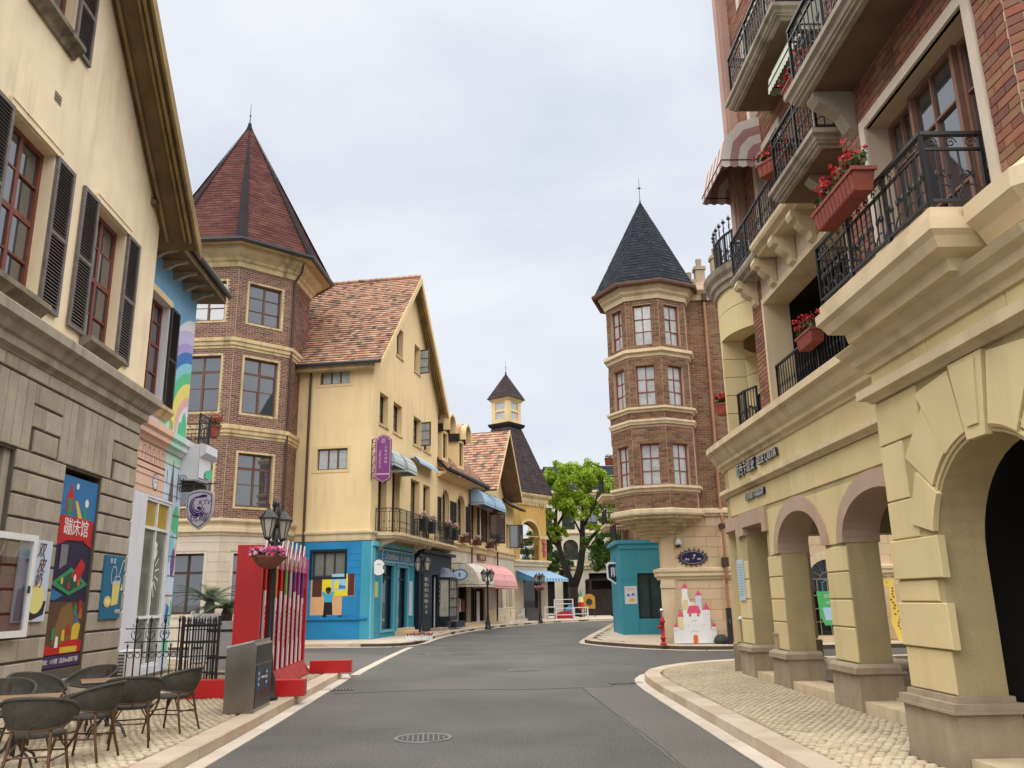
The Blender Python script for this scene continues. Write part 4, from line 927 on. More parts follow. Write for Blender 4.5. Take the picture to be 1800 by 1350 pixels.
for poly,m_,k in (([(-1.78,1.52),(-1.46,1.52),(-1.44,1.74),(-1.36,1.92),(-1.44,1.97),(-1.55,1.86),(-1.72,1.86),(-1.84,1.96),(-1.90,1.9),(-1.80,1.74)],CYA,2),([(-1.80,1.08),(-1.42,1.06),(-1.46,1.54),(-1.78,1.54)],BLK,3),(circ(-1.62,1.98,.11,.13),SKN,3),(circ(-1.62,2.03,.115,.09),BLK,4),([(-1.84,.99),(-1.66,.99),(-1.68,1.09),(-1.8,1.09)],BLK,3),([(-1.2,1.0),(-1.1,.98),(-1.02,1.02),(-1.1,1.06)],BLK,3)):
    paint(D, [(X(x),z) for x,z in poly], m_, -.004*k, 'painted_figure', PM)
# light blue front 0..5.85
fo = [(1.28,2.8,.42,3.0),(3.35,4.72,.30,2.95)]
o = MB().wall(rect(-.06,5.85,.13,3.86), [rect(*q) for q in fo], .4).ob('light_blue_shopfront', BLT, D); o.location = (0,-.10,0)
MB().box(-.09,.28,-.16,-.101,.13,3.86).box(-.09,5.86,-.22,-.161,3.68,3.86).ob('shopfront_trim', BLL, D)
for q in fo:
    MB().wall(rect(q[0]-.12,q[1]+.12,q[2]-.1,q[3]+.12),[rect(*q)],.04).ob('door_surround', BLL, D).location = (0,-.14,0)
    B('door_glass', GLD, D, q[0], q[1], .06, .08, q[2], q[3]); MB().box(q[0],q[0]+.1,.0,.059,q[2],q[3]).box(q[1]-.1,q[1],.0,.059,q[2],q[3]).box(q[0]+.1,q[1]-.1,.0,.059,q[3]-.55,q[3]-.45).ob('door_frame', NVY, D)
B('curtain', WOODB, D, 1.4, 1.75, .03, .055, .45, 2.2)
sg = MB().box(1.1,5.4,-.16,-.101,3.1,3.62).ob('fascia_board', mat('fascia blue', (.03,.22,.46), .5), D); MB().wall(rect(1.1,5.4,3.1,3.62),[rect(1.16,5.34,3.15,3.57)],.008).ob('fascia_border', LBL, sg).location = (0,-.169,0)
text("s'canfuso  in yuno", .42, WTP, D, T(3.25,-.164,3.36), ext=.003, shear=.1, sx=1.15)
MB().box(.45,.85,-.105,-.101,1.7,2.3).ob('notice', pc('pale green notice',(.5,.58,.2)), D); B('menu_board', LBL, D, 5.0, 5.5, -.13, -.101, .9, 2.4)
MB().box(3.1,5.1,-.75,-.101,.13,.30).box(3.25,4.95,-.42,-.101,.30,.42).ob('step', TRR, D)
# navy front 5.85..11.8
MB().wall(rect(5.9,11.85,.13,3.72), [rect(8.05,9.1,.2,2.75), rect(9.6,11.5,.75,2.6)], .3).ob('navy_shopfront', NVY, D).location = (0,-.32,0)
MB().box(5.88,11.95,-.55,-.02,3.72,3.86).ob('shopfront_canopy', NVY, D)
B('door_glass', GLD, D, 8.05, 9.1, -.05, -.03, .2, 2.75); B('door_jamb', WHT, D, 9.0, 9.09, -.2, -.16, .2, 2.7)
bay = MB(); bx = [(9.5,-.32),(9.75,-.75),(11.3,-.75),(11.6,-.32)]
bay.sweep([(0,.55),(.04,.55),(.04,.75),(0,.75)], bx); bay.sweep([(0,2.55),(.04,2.55),(.04,2.64),(0,2.64)], bx)
for (x,y) in bx[1:3]: bay.box(x-.03,x+.03,y-.03,y+.03,.75,2.56)
for k in range(1,4): bay.box(9.75+k*.3875-.014,9.75+k*.3875+.014,-.764,-.742,.75,2.56)
for z in (1.2,1.65,2.1): bay.box(9.75,11.3,-.766,-.74,z-.012,z+.012)
bo = bay.ob('bay_window', NVY, D); MB().add([(x,y+.01,z) for x,y in bx for z in (.7,2.58)],[(0,2,3,1),(2,4,5,3),(4,6,7,5)]).ob if False else None
gm = MB(); gm.add([(x,y+.012,z) for x,y in bx for z in (.76,2.55)], [(0,2,3,1),(2,4,5,3),(4,6,7,5)]); gm.ob('pane', mat('creamy lit shop glass', (.42,.40,.33), .12, .25, 2, .02, 3, ior=1.6), bo)
rf = MB(); rf.add([(9.45,-.32,2.66),(9.72,-.8,2.66),(11.33,-.8,2.66),(11.65,-.32,2.66),(9.8,-.32,3.15),(10.0,-.36,3.15),(11.1,-.36,3.15),(11.3,-.32,3.15)], [(0,1,5,4),(1,2,6,5),(2,3,7,6),(4,5,6,7)]); rf.ob('bay_roof', mat('grey lilac metal roof', (.17,.17,.26), .45, .1, metal=.3), bo)
cb = B('chalk_board', NVY, D, 6.3, 7.6, -.36, -.322, .9, 2.7)
for k,s_ in enumerate(('咖啡 25','奶茶 18','果汁 20','红茶 16','啤酒 22','PET','PET')): text(s_, .2, WTP, cb, T(6.95,-.366,2.5-k*.25), ext=.001)
cb = B('chalk_board', NVY, D, 9.12, 9.5, -.36, -.322, 1.3, 2.6)
for k in range(5): text('18', .16, WTP, cb, T(9.3,-.366,2.45-k*.24), ext=.001)
B('step', STG, D, 7.8, 9.4, -.8, -.322, .13, .26); B('low_bench', NVY, D, 9.9, 11.9, -1.05, -.80, .2, .5)
# balconies with bow fronts
for k,(xa,xb) in enumerate(((.55,5.9),(5.95,10.6))):
    ed = [(xa,0),(xa+.1,-.72),(xa+.5,-.95),(xb-.5,-.95),(xb-.1,-.72),(xb,0)]
    prof = [(-.3,4.0),(.0,4.0),(.04,4.08),(.08,4.12),(.08,4.22),(-.3,4.24)]
    bo = MB().sweep(prof, ed); bo.slab([(x,y+.05 if y < 0 else y) for x,y in ed], 4.02, 4.235); bo = bo.ob('balcony', TRR, D)
    for xx in (xa+.4,xb-.4): MB().prism([(0,0),(0,.62),(-.75,.62),(-.7,.5),(-.3,.38),(-.12,.2)], -.14, .14).ob('bracket', TRR, bo).matrix_local = T(xx,0,3.40) @ RZ(rad(90))
    railing(bo, [(xa+.08,-.02),(xa+.16,-.68),(xa+.52,-.88),(xb-.52,-.88),(xb-.16,-.68),(xb-.08,-.02)], 4.25, .98, .12, False, True)
# awnings
def dome_awning(P, x0, x1, zt, zb, pr, m, stripe=None, M=None, name='awning', seg=6, rib=8, val=.14):
    """quarter-dome awning on a wall: bows from the wall down to the front edge"""
    mb = MB(); N1 = seg; V = []; F = []
    W_ = x1-x0; n = rib
    for i in range(N1+1):
        a = math.pi/2*i/N1; y = -pr*math.sin(a); z = zb+(zt-zb)*math.cos(a)
        V.append([(x0+W_*j/n, y, z) for j in range(n+1)])
    mb2 = MB()
    for i in range(N1):
        for j in range(n):
            q = [V[i][j],V[i][j+1],V[i+1][j+1],V[i+1][j]]; (mb if (stripe is None or j%2) else mb2).add(q,[(0,3,2,1)])
    for xx,s_ in ((x0,0),(x1,1)):
        for i in range(N1):
            a, b = (V[i][0],V[i+1][0]) if xx == x0 else (V[i][n],V[i+1][n])
            if stripe is None: mb.add([(xx,0,zb),a,b],[(0,1,2)])
            else:
                K = 5
                for k in range(K):
                    f0, f1 = k/K, (k+1)/K; c_ = Vector((xx,0,zb)); A_, B_ = Vector(a), Vector(b)
                    (mb if k%2 else mb2).add([c_+(A_-c_)*f0, c_+(A_-c_)*f1, c_+(B_-c_)*f1, c_+(B_-c_)*f0],[(0,1,2,3)])
    sc_ = n*2
    for j in range(sc_):
        xa, xb = x0+W_*j/sc_, x0+W_*(j+1)/sc_
        (mb if (stripe is None or (j//2)%2) else mb2).add([(xa,-pr,zb),(xb,-pr,zb),(xb,-pr-.005,zb-val*.8),((xa+xb)/2,-pr-.005,zb-val),(xa,-pr-.005,zb-val*.8)],[(0,4,3,2,1)])
    for xx in (x0,x1):
        for k in range(5):
            ya, yb = -pr*k/5, -pr*(k+1)/5; (mb if (stripe is None or k%2) else mb2).add([(xx,ya,zb),(xx,yb,zb),(xx,yb,zb-val*.8),(xx,(ya+yb)/2,zb-val),(xx,ya,zb-val*.8)],[(0,1,2,3,4)])
    for i in (2,4): 
        if seg >= 6: mb.tube([(V[i][0][0]-.004,V[i][0][1],V[i][0][2]+.004),(V[i][n][0]+.004,V[i][n][1],V[i][n][2]+.004)], .012, 5)
    o = mb.ob(name, m, P); 
    if M is not None: o.matrix_local = M
    if stripe is not None: mb2.ob('stripes', stripe, o)
    fr = MB(); fr.tube([(x0,0,zb),(x0,-pr,zb)], .012, 5).tube([(x1,0,zb),(x1,-pr,zb)], .012, 5).tube([(x0,-pr,zb),(x1,-pr,zb)], .012, 5); fr.ob('awning_frame', IRN, o); return o
AWB = plain('pale blue grey awning cloth', (.40,.46,.46), .85, bump=.1); AWL = plain('sky blue awning cloth', (.30,.42,.54), .85)
dome_awning(D, .7, 2.1, 7.85, 7.1, .75, AWB); dome_awning(D, 2.55, 3.95, 7.85, 7.1, .75, AWB)
MB().box(5.3,8.95,-.16,-.001,8.05,8.2).ob('awning_cassette', WHT, D); MB().add([(5.35,-.16,8.16),(8.9,-.16,8.16),(8.9,-.42,7.92),(5.35,-.42,7.92),(8.9,-.44,7.80),(5.35,-.44,7.80)], [(0,3,2,1),(3,5,4,2)]).ob if False else None
aw = MB(); aw.add([(5.35,-.16,8.16),(8.9,-.16,8.16),(8.9,-.42,7.92),(5.35,-.42,7.92),(8.9,-.44,7.80),(5.35,-.44,7.80)], [(0,3,2,1),(3,5,4,2)]); aw.ob('awning', AWL, D)

# ------------------------------------------------------------------ E: row with arched windows, dormers and small gable
EOo = Vector((-4.0, 43.15, 0)); ER = rad(90-13.2)
Ee = thing('shop_row_house', 'low yellow row house with arched windows, dormers and small steep gable', 'house', EOo, ER)
ewa = [(.75,1.95,5.05,6.7,.6),(3.45,4.9,5.05,6.7,.6)]
ew = [(6.15,7.55,4.98,7.1),(9.0,10.75,4.98,7.1),(12.0,13.0,4.95,6.62),(15.0,16.0,4.95,6.6)]
MB().wall([(0.02,4.3),(17.2,4.3),(17.2,7.7),(14.7,7.9),(14.6,8.0),(11.3,12.2),(8.2,8.3),(.02,8.3)], [archp(a,b,c,d,d+e) for a,b,c,d,e in ewa]+[rect(*q) for q in ew], .35).ob('wall', PLE, Ee)
MB().box(.3,16.9,8.7,9,0,8).box(16.9,17.2,.36,9,0,7.6).ob('rear_wall', PLE, Ee)
for a,b,c,d,e in ewa:
    window(Ee, a, b, c, d, 2, 3, WOODD, y=.22, arch=e, fw=.06, bw=.03)
    MB().wall(archp(a-.16,b+.16,c-.06,d,d+e+.16),[archp(a,b,c,d,d+e)],.04).ob('window_surround', TRM, Ee).location = (0,-.03,0)
    shutter(Ee, a-.72, a-.18, c, d+.1, SHUTD, pitch=.09); shutter(Ee, b+.18, b+.72, c, d+.1, SHUTD, pitch=.09)
for i,q in enumerate(ew):
    window(Ee, *q, 2, 4, WOODD, y=.22, each=False)
    if i < 2: shutter(Ee, q[0]-.5, q[0]-.02, q[2], q[3]-.1, SHUTD, pitch=.09); shutter(Ee, q[1]+.02, q[1]+.5, q[2], q[3]-.1, SHUTD, pitch=.09)
dome_awning(Ee, 6.0, 8.6, 8.0, 7.1, .9, AWL); dome_awning(Ee, 8.75, 11.4, 8.0, 7.1, .9, AWL)
o = MB().wall(rect(0,.95,4.98,6.6),[rect(.06,.89,5.04,6.54)],.04).ob('open_casement', WOODD, Ee); o.matrix_local = T(16.0,.0,0) @ RZ(rad(-75)); MB().flat(rect(.06,.89,5.04,6.54),.02).ob('pane', GLS, o)
o = MB().wall(rect(0,1.0,4.98,6.9),[rect(.06,.94,5.04,6.84)],.04).ob('open_casement', WOODD, Ee); o.matrix_local = T(10.6,.0,0) @ RZ(rad(-72)); MB().flat(rect(.06,.94,5.04,6.84),.02).ob('pane', GLS, o)
# main roof slope, gable roof, dormers
tiles(Ee, TIL, (-.1,-.62,8.22), (1,0,0), (0,1,1.05), [(0,0),(8.4,0),(8.4,4.4),(0,4.4)], .28, .22, lift=.045)
MB().tube([(-.1,-.72,8.22),(8.2,-.72,8.22)], .09, 8).ob('gutter', GUT, Ee); MB().sweep([(0,7.85),(.1,7.85),(.2,7.95),(.45,8.02),(.5,8.12),(0,8.14)], [(.02,0),(8.2,0)]).ob('eave_moulding', PLE, Ee)
gable_roof(Ee, 11.3, 12.25, 7.75, 14.85, 1.22, 1.22, -1.25, 7, .12, SOFF, PLE, TIL, tw=.3, thh=.24, verge=.2)
tiles(Ee, TIL, (14.0,-.7,7.72), (1,0,0), (0,1,.8), [(0,0),(3.6,0),(3.6,4),(0,4)], .3, .24, lift=.04); MB().tube([(14.2,-.78,7.7),(17.6,-.78,7.7)], .08, 8).ob('gutter', GUT, Ee)
for x in (.35,3.35):
    dr = MB(); r = .62; c = x+r; y0, zb, zs = -.1, 8.85, 10.75
    n = 10; arc = [(c+r*math.cos(math.pi*i/n), zs+r*math.sin(math.pi*i/n)) for i in range(n+1)]
    arcI = [(c+(r-.12)*math.cos(math.pi*i/n), zs+(r-.12)*math.sin(math.pi*i/n)) for i in range(n+1)]
    MB().wall([(c+r,zs-.35)]+arc+[(c-r,zs-.35),(c-r+.12,zs-.35)]+arcI[::-1]+[(c+r-.12,zs-.35)], [], .35).ob('dormer_hood', PLE, Ee).location = (0,y0-.45,0)
    MB().wall(rect(c-r+.06,c+r-.06,zb-.3,zs-.3), [rect(c-.34,c+.34,zb+.1,zs-.45)], 1.6).ob('dormer_wall', PLE, Ee).location = (0,y0,0)
    window(Ee, c-.34, c+.34, zb+.1, zs-.45, 2, 3, WOODB, y=y0+.12, each=False); B('dormer_recess', DARKB, Ee, c-r+.13, c+r-.13, y0-.02, y0-.0, zs-.29, zs+.3)
    rf = MB(); R_ = r+.05
    for i in range(n):
        a, b = math.pi*i/n, math.pi*(i+1)/n
        for k in range(8): rf.add([(c+R_*math.cos(a),y0-.15+k*.25,zs+R_*math.sin(a)),(c+R_*math.cos(a),y0-.15+k*.25+.25,zs+(R_-.02)*math.sin(a)),(c+R_*math.cos(b),y0-.15+k*.25+.25,zs+(R_-.02)*math.sin(b)),(c+R_*math.cos(b),y0-.15+k*.25,zs+R_*math.sin(b))],[(0,1,2,3)], None, rnd.random())
    rf.ob('dormer_roof', TIL, Ee); MB().box(c-R_-.03,c-R_+.15,y0-.1,y0+1.8,zs-.42,zs-.02).box(c+R_-.15,c+R_+.03,y0-.1,y0+1.8,zs-.42,zs-.02).ob('dormer_eave', HIP, Ee)
# ground floor
eo_ = [archp(2.3,3.1,.2,2.5,3.2), rect(3.75,5.6,.3,2.6), rect(6.4,9.3,.3,2.6), archp(12.3,13.5,.95,2.5,3.0), archp(15.0,16.3,.95,2.6,3.15)]
MB().wall(rect(.02,17.2,.13,4.3), eo_, .4).ob('ground_floor_wall', mat('pale grey beige render', (.50,.44,.35), .85, .08, 1, .15, 50, .3, (.25,.2,.15)), Ee)
MB().sweep([(0,4.2),(.06,4.2),(.09,4.3),(.09,4.45),(.18,4.52),(.18,4.6),(0,4.64)], [(.02,0),(17.2,0)]).ob('string_course', TRM, Ee)
MB().sweep([(0,.13),(.05,.13),(.05,.9),(.07,.92),(.07,.98),(0,1.0)], [(9.4,0),(17.2,0)]).ob('plinth', TRR, Ee)
B('door_glass', GLD, Ee, 3.75, 5.6, .3, .32, .3, 2.6); B('door_glass', GLD, Ee, 6.4, 9.3, .3, .32, .3, 2.6)
for x in (3.75,5.5,6.4,7.3,8.25,9.2): B('door_post', WOODD, Ee, x, x+.1, .1, .28, .3, 2.6)
NTC = mat('pale printed notice', (.50,.48,.52), .5, .2, 9, .02)
B('niche_notice', NTC, Ee, 12.4, 13.4, .2, .22, 1.0, 2.9); B('niche_notice', NTC, Ee, 15.15, 16.15, .2, .22, 1.0, 3.0)
for a,b,c,d,e in ((2.3,3.1,.2,2.5,3.2),(12.3,13.5,.95,2.5,3.0),(15.0,16.3,.95,2.6,3.15)): MB().wall(archp(a-.18,b+.18,c,d,e+.18),[archp(a,b,c-.001,d,e)],.05).ob('arch_surround', TRM, Ee).location = (0,-.04,0)
MB().flat(archp(2.3,3.1,.2,2.5,3.2), .35).ob('arch_back', DARKB, Ee); MB().box(3.5,6.3,-.7,-.001,.13,.22).box(3.6,6.2,-.4,-.001,.22,.32).ob('step', TRR, Ee)
B('pull_up_banner', NTC, Ee, 6.6, 7.2, -.25, -.22, .2, 2.0); B('wall_sign', WOODB, Ee, 7.5, 9.3, -.1, -.001, 3.85, 4.15); text('古堡花园', .26, PLE, Ee, T(8.4,-.104,4.0), ext=.002)
for k,(x,c_) in enumerate(((4.1,PR),(4.45,PW),(4.85,NVY),(5.15,PR))): MB().prism([(x-.14,.9),(x+.14,.9),(x+.1,1.5),(x+.04,1.62),(x-.04,1.62),(x-.1,1.5)], .1, .2).ob('hanging_dress', c_, Ee)
FLP = plain('cream floral awning', (.62,.57,.47), .85, var=.22, vs=7); PKA = plain('pink awning', (.74,.36,.34), .85, var=.05)
dome_awning(Ee, 3.2, 6.5, 3.6, 2.35, 1.35, FLP); dome_awning(Ee, 6.55, 9.3, 3.65, 2.3, 1.35, PKA); dome_awning(Ee, 9.35, 12.4, 3.65, 2.3, 1.35, PKA)
for x in (5.75,11.75): MB().tube([(x,-.1,8.1),(x,-.1,4.7),(x+.2,-.16,4.5),(x+.2,-.1,.2)], .05, 8).ob('downpipe', WOODD, Ee)

# ------------------------------------------------------------------ F: ochre arch tower with lantern roof
FO = Vector((-.08, 60.5, 0)); FR = rad(53)
Ft = thing('lantern_tower', 'ochre tower with open arch, dark pyramid roof and small glazed lantern on top', 'tower', FO, FR)
S4 = 4.15; sq = [(0,0),(S4,0),(S4,S4),(0,S4)]
up, lo = MB(), MB()
for i in range(4):
    M, ln = face_frame(sq[i], sq[(i+1)%4])
    up.wall(rect(0,ln,4.1,9.2), [archp(.75,3.2,4.25,6.0,7.15)] if i in (0,1,3) else [], .5, M, edges=False)
    lo.wall(rect(0,ln,.1,4.1), [rect(1.1,3.3,.2,2.9)] if i == 0 else [], .4, M, edges=False)
up.ob('wall', OCH, Ft); lo.ob('ground_floor_wall', mat('beige render', (.46,.38,.29), .85, .08, 1, .15, 50, .3, (.2,.16,.12)), Ft)
B('floor_slab', DARKB, Ft, .4, S4-.4, .4, S4-.4, 4.0, 4.12); B('ceiling_slab', OCH, Ft, .4, S4-.4, .4, S4-.4, 8.2, 8.4)
MB().sweep([(0,3.85),(.08,3.85),(.1,4.0),(.2,4.1),(.26,4.16),(.26,4.26),(0,4.3)], sq, True).ob('cornice', TRR, Ft); MB().sweep([(0,5.85),(.05,5.85),(.08,5.95),(.08,6.05),(0,6.08)], [(0,S4),(0,0),(.72,0)]).ob('impost', TRM, Ft); MB().sweep([(0,5.85),(.05,5.85),(.08,5.95),(.08,6.05),(0,6.08)], [(3.23,0),(S4,0),(S4,S4)]).ob('impost', TRM, Ft)
MB().wall(archp(.6,3.35,6.05,6.06,7.32),[archp(.75,3.2,6.0,6.05,7.15)],.06).ob('arch_surround', TRM, Ft).location = (0,-.05,0)
MB().sweep([(0,8.55),(.1,8.55),(.14,8.7),(.14,8.82),(.3,8.95),(.36,9.05),(.36,9.2),(0,9.22)], sq, True).ob('top_cornice', TRM, Ft)
dn = MB()
for i in range(4):
    M, ln = face_frame(sq[i], sq[(i+1)%4]); [dn.box(.1+k*.26,.22+k*.26,-.12,-.001,8.30,8.54,M) for k in range(15)]
dn.ob('dentils', TRM, Ft)
railing(Ft, [(.75,.2),(3.2,.2)], 4.15, 1.25, .12, False, False)
c4 = S4/2; e4 = S4/2+.42; lz, lr = 14.55, .82
for i,ang in enumerate((-90,0,90,180)):
    a = rad(ang); d = Vector((math.cos(a),math.sin(a),0)); s_ = Vector((-d.y,d.x,0)); cc = Vector((c4,c4,0))
    p = cc+d*e4-s_*e4+Vector((0,0,9.24)); top = cc+d*lr*.95+Vector((0,0,lz)); mid = cc+d*e4+Vector((0,0,9.24)); V = top-mid
    tiles(Ft, SHF, p, s_, V, [(0,0),(2*e4,0),(e4+lr*.95,V.length),(e4-lr*.95,V.length)], .32, .2, lift=.03)
ls = [(c4-lr,c4-lr),(c4+lr,c4-lr),(c4+lr,c4+lr),(c4-lr,c4+lr)]; lw = MB()
MB().sweep([(0,lz-.08),(.12,lz-.08),(.22,lz+.1),(.22,lz+.2),(0,lz+.24)], ls, True).ob('lantern_base', HIP, Ft)
for i in range(4):
    M, ln = face_frame(ls[i], ls[(i+1)%4]); hs = [rect(.28,.72,lz+.45,lz+1.05),rect(.92,1.36,lz+.45,lz+1.05),rect(.28,.72,lz+1.2,lz+1.8),rect(.92,1.36,lz+1.2,lz+1.8)]
    lw.wall(rect(0,ln,lz+.2,lz+2.05), [rect(.36,1.28,lz+.5,lz+1.12),rect(.36,1.28,lz+1.28,lz+1.9)], .15, M, edges=False)
    o = MB().flat(rect(.36,1.28,lz+.5,lz+1.12),.08).flat(rect(.36,1.28,lz+1.28,lz+1.9),.08).ob('pane', GLC, Ft); o.matrix_local = M
lw.ob('lantern_wall', PLE, Ft)
MB().sweep([(0,lz+2.0),(.06,lz+2.0),(.12,lz+2.1),(.2,lz+2.18),(0,lz+2.2)], ls, True).ob('lantern_cornice', TRM, Ft)
le = lr+.26; az = lz+4.35
for ang in (-90,0,90,180):
    a = rad(ang); d = Vector((math.cos(a),math.sin(a),0)); s_ = Vector((-d.y,d.x,0)); cc = Vector((c4,c4,0)); p = cc+d*le-s_*le+Vector((0,0,lz+2.2)); V = Vector((c4,c4,az))-(cc+d*le+Vector((0,0,lz+2.2)))
    tiles(Ft, SHF, p, s_, V, [(0,0),(2*le,0),(le,V.length)], .3, .18, lift=.025, thick=.04)
MB().lathe([(.05,-.1),(.07,.1),(.02,.2),(.02,.5),(.05,.55),(.01,.6),(.006,1.2)], 6, (c4,c4,az)).ob('finial', GUT, Ft)
B('door_glass', GLD, Ft, 1.1, 3.3, .3, .32, .2, 2.9); DBL = plain('blue awning cloth', (.09,.25,.42), .8); DBW = plain('pale blue awning stripe', (.38,.50,.60), .8)
aw, as_ = MB(), MB(); nn = 22
for k in range(nn):
    x0, x1 = .25+k*.19, .25+(k+1)*.19; (aw if k%2 else as_).add([(x0,-.02,3.55),(x1,-.02,3.55),(x1,-1.7,2.95),(x0,-1.7,2.95),(x1,-1.71,2.72),(x0,-1.71,2.72)],[(0,3,2,1),(3,5,4,2)])
aw.add([(.25,-.02,3.55),(.25,-1.7,2.95),(.25,-1.7,2.72),(.25,-.02,2.9)],[(0,1,2,3)]); ao = aw.ob('awning', DBL, Ft); as_.ob('stripes', DBW, ao)
sgn = MB()
for k in range(9):
    a = [(-.12+.05*math.sin(k*2+j), .5+.9*(k%3)/2+.12*math.cos(j*1.1), 5.0+k*.13+.08*math.sin(j*1.3)) for j in range(6)]; sgn.tube(a, .025, 4)
sgn.ob('iron_sign', GUT, Ft)
hg = MB(); [hg.prism(circ(3.75+.09*math.sin(k*2.1),4.7+k*.2,.16,.13,8), -.10,-.06) for k in range(6)]; hg.ob('painted_letters', pc('dark pink letters',(.42,.06,.12)), Ft)
# ------------------------------------------------------------------ H: turret house on the right
HO = Vector((4.63, 26.6, 0)); HWm = T(*HO)
H = thing('turret_house', 'brown brick corner house with slate pointed turret and peach stone base', 'house', HO)
hb = []
MB().wall(rect(.0,12,.0,4.05), [archp(4.55,5.85,.3,2.0,2.6), rect(9.6,10.9,.3,2.4)], .4).ob('ground_floor_wall', HST, H)
MB().wall(rect(.0,12,4.05,11.7), [rect(4.2,5.3,5.0,6.6), rect(7.2,8.3,5.0,6.6)], .4).ob('wall', MRTC, H)
Ms, sl = face_frame((4.45,24), (0.0,.0))
MB().wall(rect(0,sl,.0,4.05), [], .4, Ms @ T(0,.005,0)).ob('street_wall', HST, H); MB().wall(rect(0,sl,4.05,11.7), [], .4, Ms @ T(0,.005,0)).ob('street_upper_wall', BRH, H)
B('rear_wall', BRH, H, 4.5, 12, 23.6, 24, 0, 11.7); B('rear_wing', BRH, H, 1.75, 4.6, 13.5, 23.5, .13, 11); B('end_wall', BRH, H, 11.6, 12, .41, 23.6, 0, 11.7)
hb += brick_list(rect(1.0,12,4.28,11.35), [rect(4.1,5.4,4.9,6.7), rect(7.1,8.4,4.9,6.7)], .245, .078, .012, Matrix.Identity(4))
hs_ = []
for r in range(12):
    z = .16+r*.32
    if 2.02 < z+.16 < 2.42: continue
    for p,q in cut([(.35,11.9)], [rect(4.3,6.1,0,2.85), rect(9.5,11,0,2.5)], z+.16):
        x = p-(.35 if r%2 else 0)
        while x < q:
            a,b = max(x,p), min(x+.72,q)
            if b-a > .08: hs_.append((a+.004,b-.004,z+.004,z+.316))
            x += .72
stones(H, [s for s in hs_ if s[0] < 8.6], HST, c=.006, proud=.02)
MB().sweep([(0,2.05),(.06,2.05),(.08,2.12),(.14,2.16),(.14,2.24),(.18,2.3),(.18,2.38),(0,2.42)], [(-.02,.6),(-.02,0),(4.2,0)]).ob('string_course', TRR, H)
MB().sweep([(0,2.05),(.06,2.05),(.08,2.12),(.14,2.16),(.14,2.24),(.18,2.3),(.18,2.38),(0,2.42)], [(6.2,0),(12,0)]).ob('string_course', TRR, H)
MB().sweep([(0,4.0),(.08,4.0),(.1,4.06),(.16,4.1),(.16,4.2),(0,4.26)], [(.9,0),(12,0)]).ob('string_course', TRR, H)
MB().box(-.08,.32,-.08,-.001,.13,2.05).box(-.12,.36,-.12,-.081,.13,.35).box(-.11,.35,-.11,-.082,1.8,1.92).ob('corner_pilaster', TRR, H)
MB().wall(archp(4.33,6.07,.3,2.0,2.84),[archp(4.55,5.85,.28,2.0,2.6)],.08).ob('arch_surround', TRR, H).location = (0,-.06,0)
GRA = plain('pale iron grille', (.32,.28,.22), .5)
gd = MB().flat(archp(4.55,5.85,.3,2.0,2.6), .25).ob('door_glass', GLD, H); gr = MB()
for k in range(1,4): gr.box(4.55+k*.325-.012,4.55+k*.325+.012,.20,.22,.3,2.0)
for z in (.7,1.1,1.5,2.0): gr.box(4.55,5.85,.195,.225,z-.014,z+.014)
for k in range(1,6): gr.tube([(5.2+.22*math.cos(k*math.pi/6),.21,2.0+.2*math.sin(k*math.pi/6)),(5.2+.63*math.cos(k*math.pi/6),.21,2.0+.58*math.sin(k*math.pi/6))], .012, 5)
gr.tube([(5.2+.22*math.cos(k*math.pi/10),.21,2.0+.2*math.sin(k*math.pi/10)) for k in range(11)], .014, 5); gr.ob('door_grille', GRA, H)
MB().box(4.4,6.0,-.5,-.001,.13,.30).ob('step', TRR, H); B('door_glass', GLD, H, 9.6, 10.9, .25, .27, .3, 2.4)
for q in ((4.2,5.3,5.0,6.6),(7.2,8.3,5.0,6.6)): window(H, *q, 2, 3, WOODP, y=.15, g=GLC, each=False)
MB().sweep([(0,11.3),(.1,11.3),(.14,11.45),(.24,11.55),(.3,11.6),(.3,11.75),(0,11.78)], [(.9,0),(12,0)]).ob('top_cornice', TRR, H)
# turret
aT = rad(-107-22.5); TC = Vector((.07,.42)); RT = 1.42
OT = [(TC.x+x,TC.y+y) for x,y in octa(RT, aT)]
tb = MB(); wl = [(4.92,6.25),(7.48,8.82),(9.5,10.9)]; tbr = []
for i in range(8):
    M, ln = face_frame(OT[i], OT[(i+1)%8]); c = ln/2; ww = .31
    hol = [rect(c-ww,c+ww,a,b) for a,b in wl]; vis = i in (7,0,1,6)
    tb.wall(rect(0,ln,4.1,11.2), hol if vis else [], .25, M, edges=False)
    if vis:
        for a,b in ((4.2,4.72),(4.92,6.86),(7.42,9.1),(9.36,11.1)): tbr += brick_list(rect(0,ln,a,b), hol, .24, .078, .012, M)
        for a,b in wl: window(H, c-ww, c+ww, a, b, 2, 3, WOODP, y=.10, M=M, g=GLC, fw=.045, bw=.028, split=False, rail=None)
        tbr += brick_list(rect(0,ln,7.02,7.26), [], .24, .078, .012, M)
tb.ob('turret_wall', MRTC, H)
lay(H, HWm, hb+tbr, BRH, single=300)
for z,h,o_ in ((4.72,.2,.14),(6.86,.17,.10),(7.26,.17,.14),(9.1,.26,.16)):
    MB().sweep([(-.02,z),(.05,z),(.07,z+h*.35),(o_,z+h*.55),(o_,z+h*.95),(-.02,z+h)], OT, True).ob('turret_band', TRR, H)
MB().sweep([(-.02,4.0),(.14,4.0),(.16,4.05),(.16,4.16),(.04,4.2),(-.02,4.2)], OT, True).ob('turret_band', TRR, H)
MB().sweep([(-.02,11.06),(.06,11.06),(.08,11.2),(.18,11.28),(.18,11.38),(.26,11.44),(.26,11.52),(-.02,11.55)], OT, True).ob('turret_cornice', TRR, H)
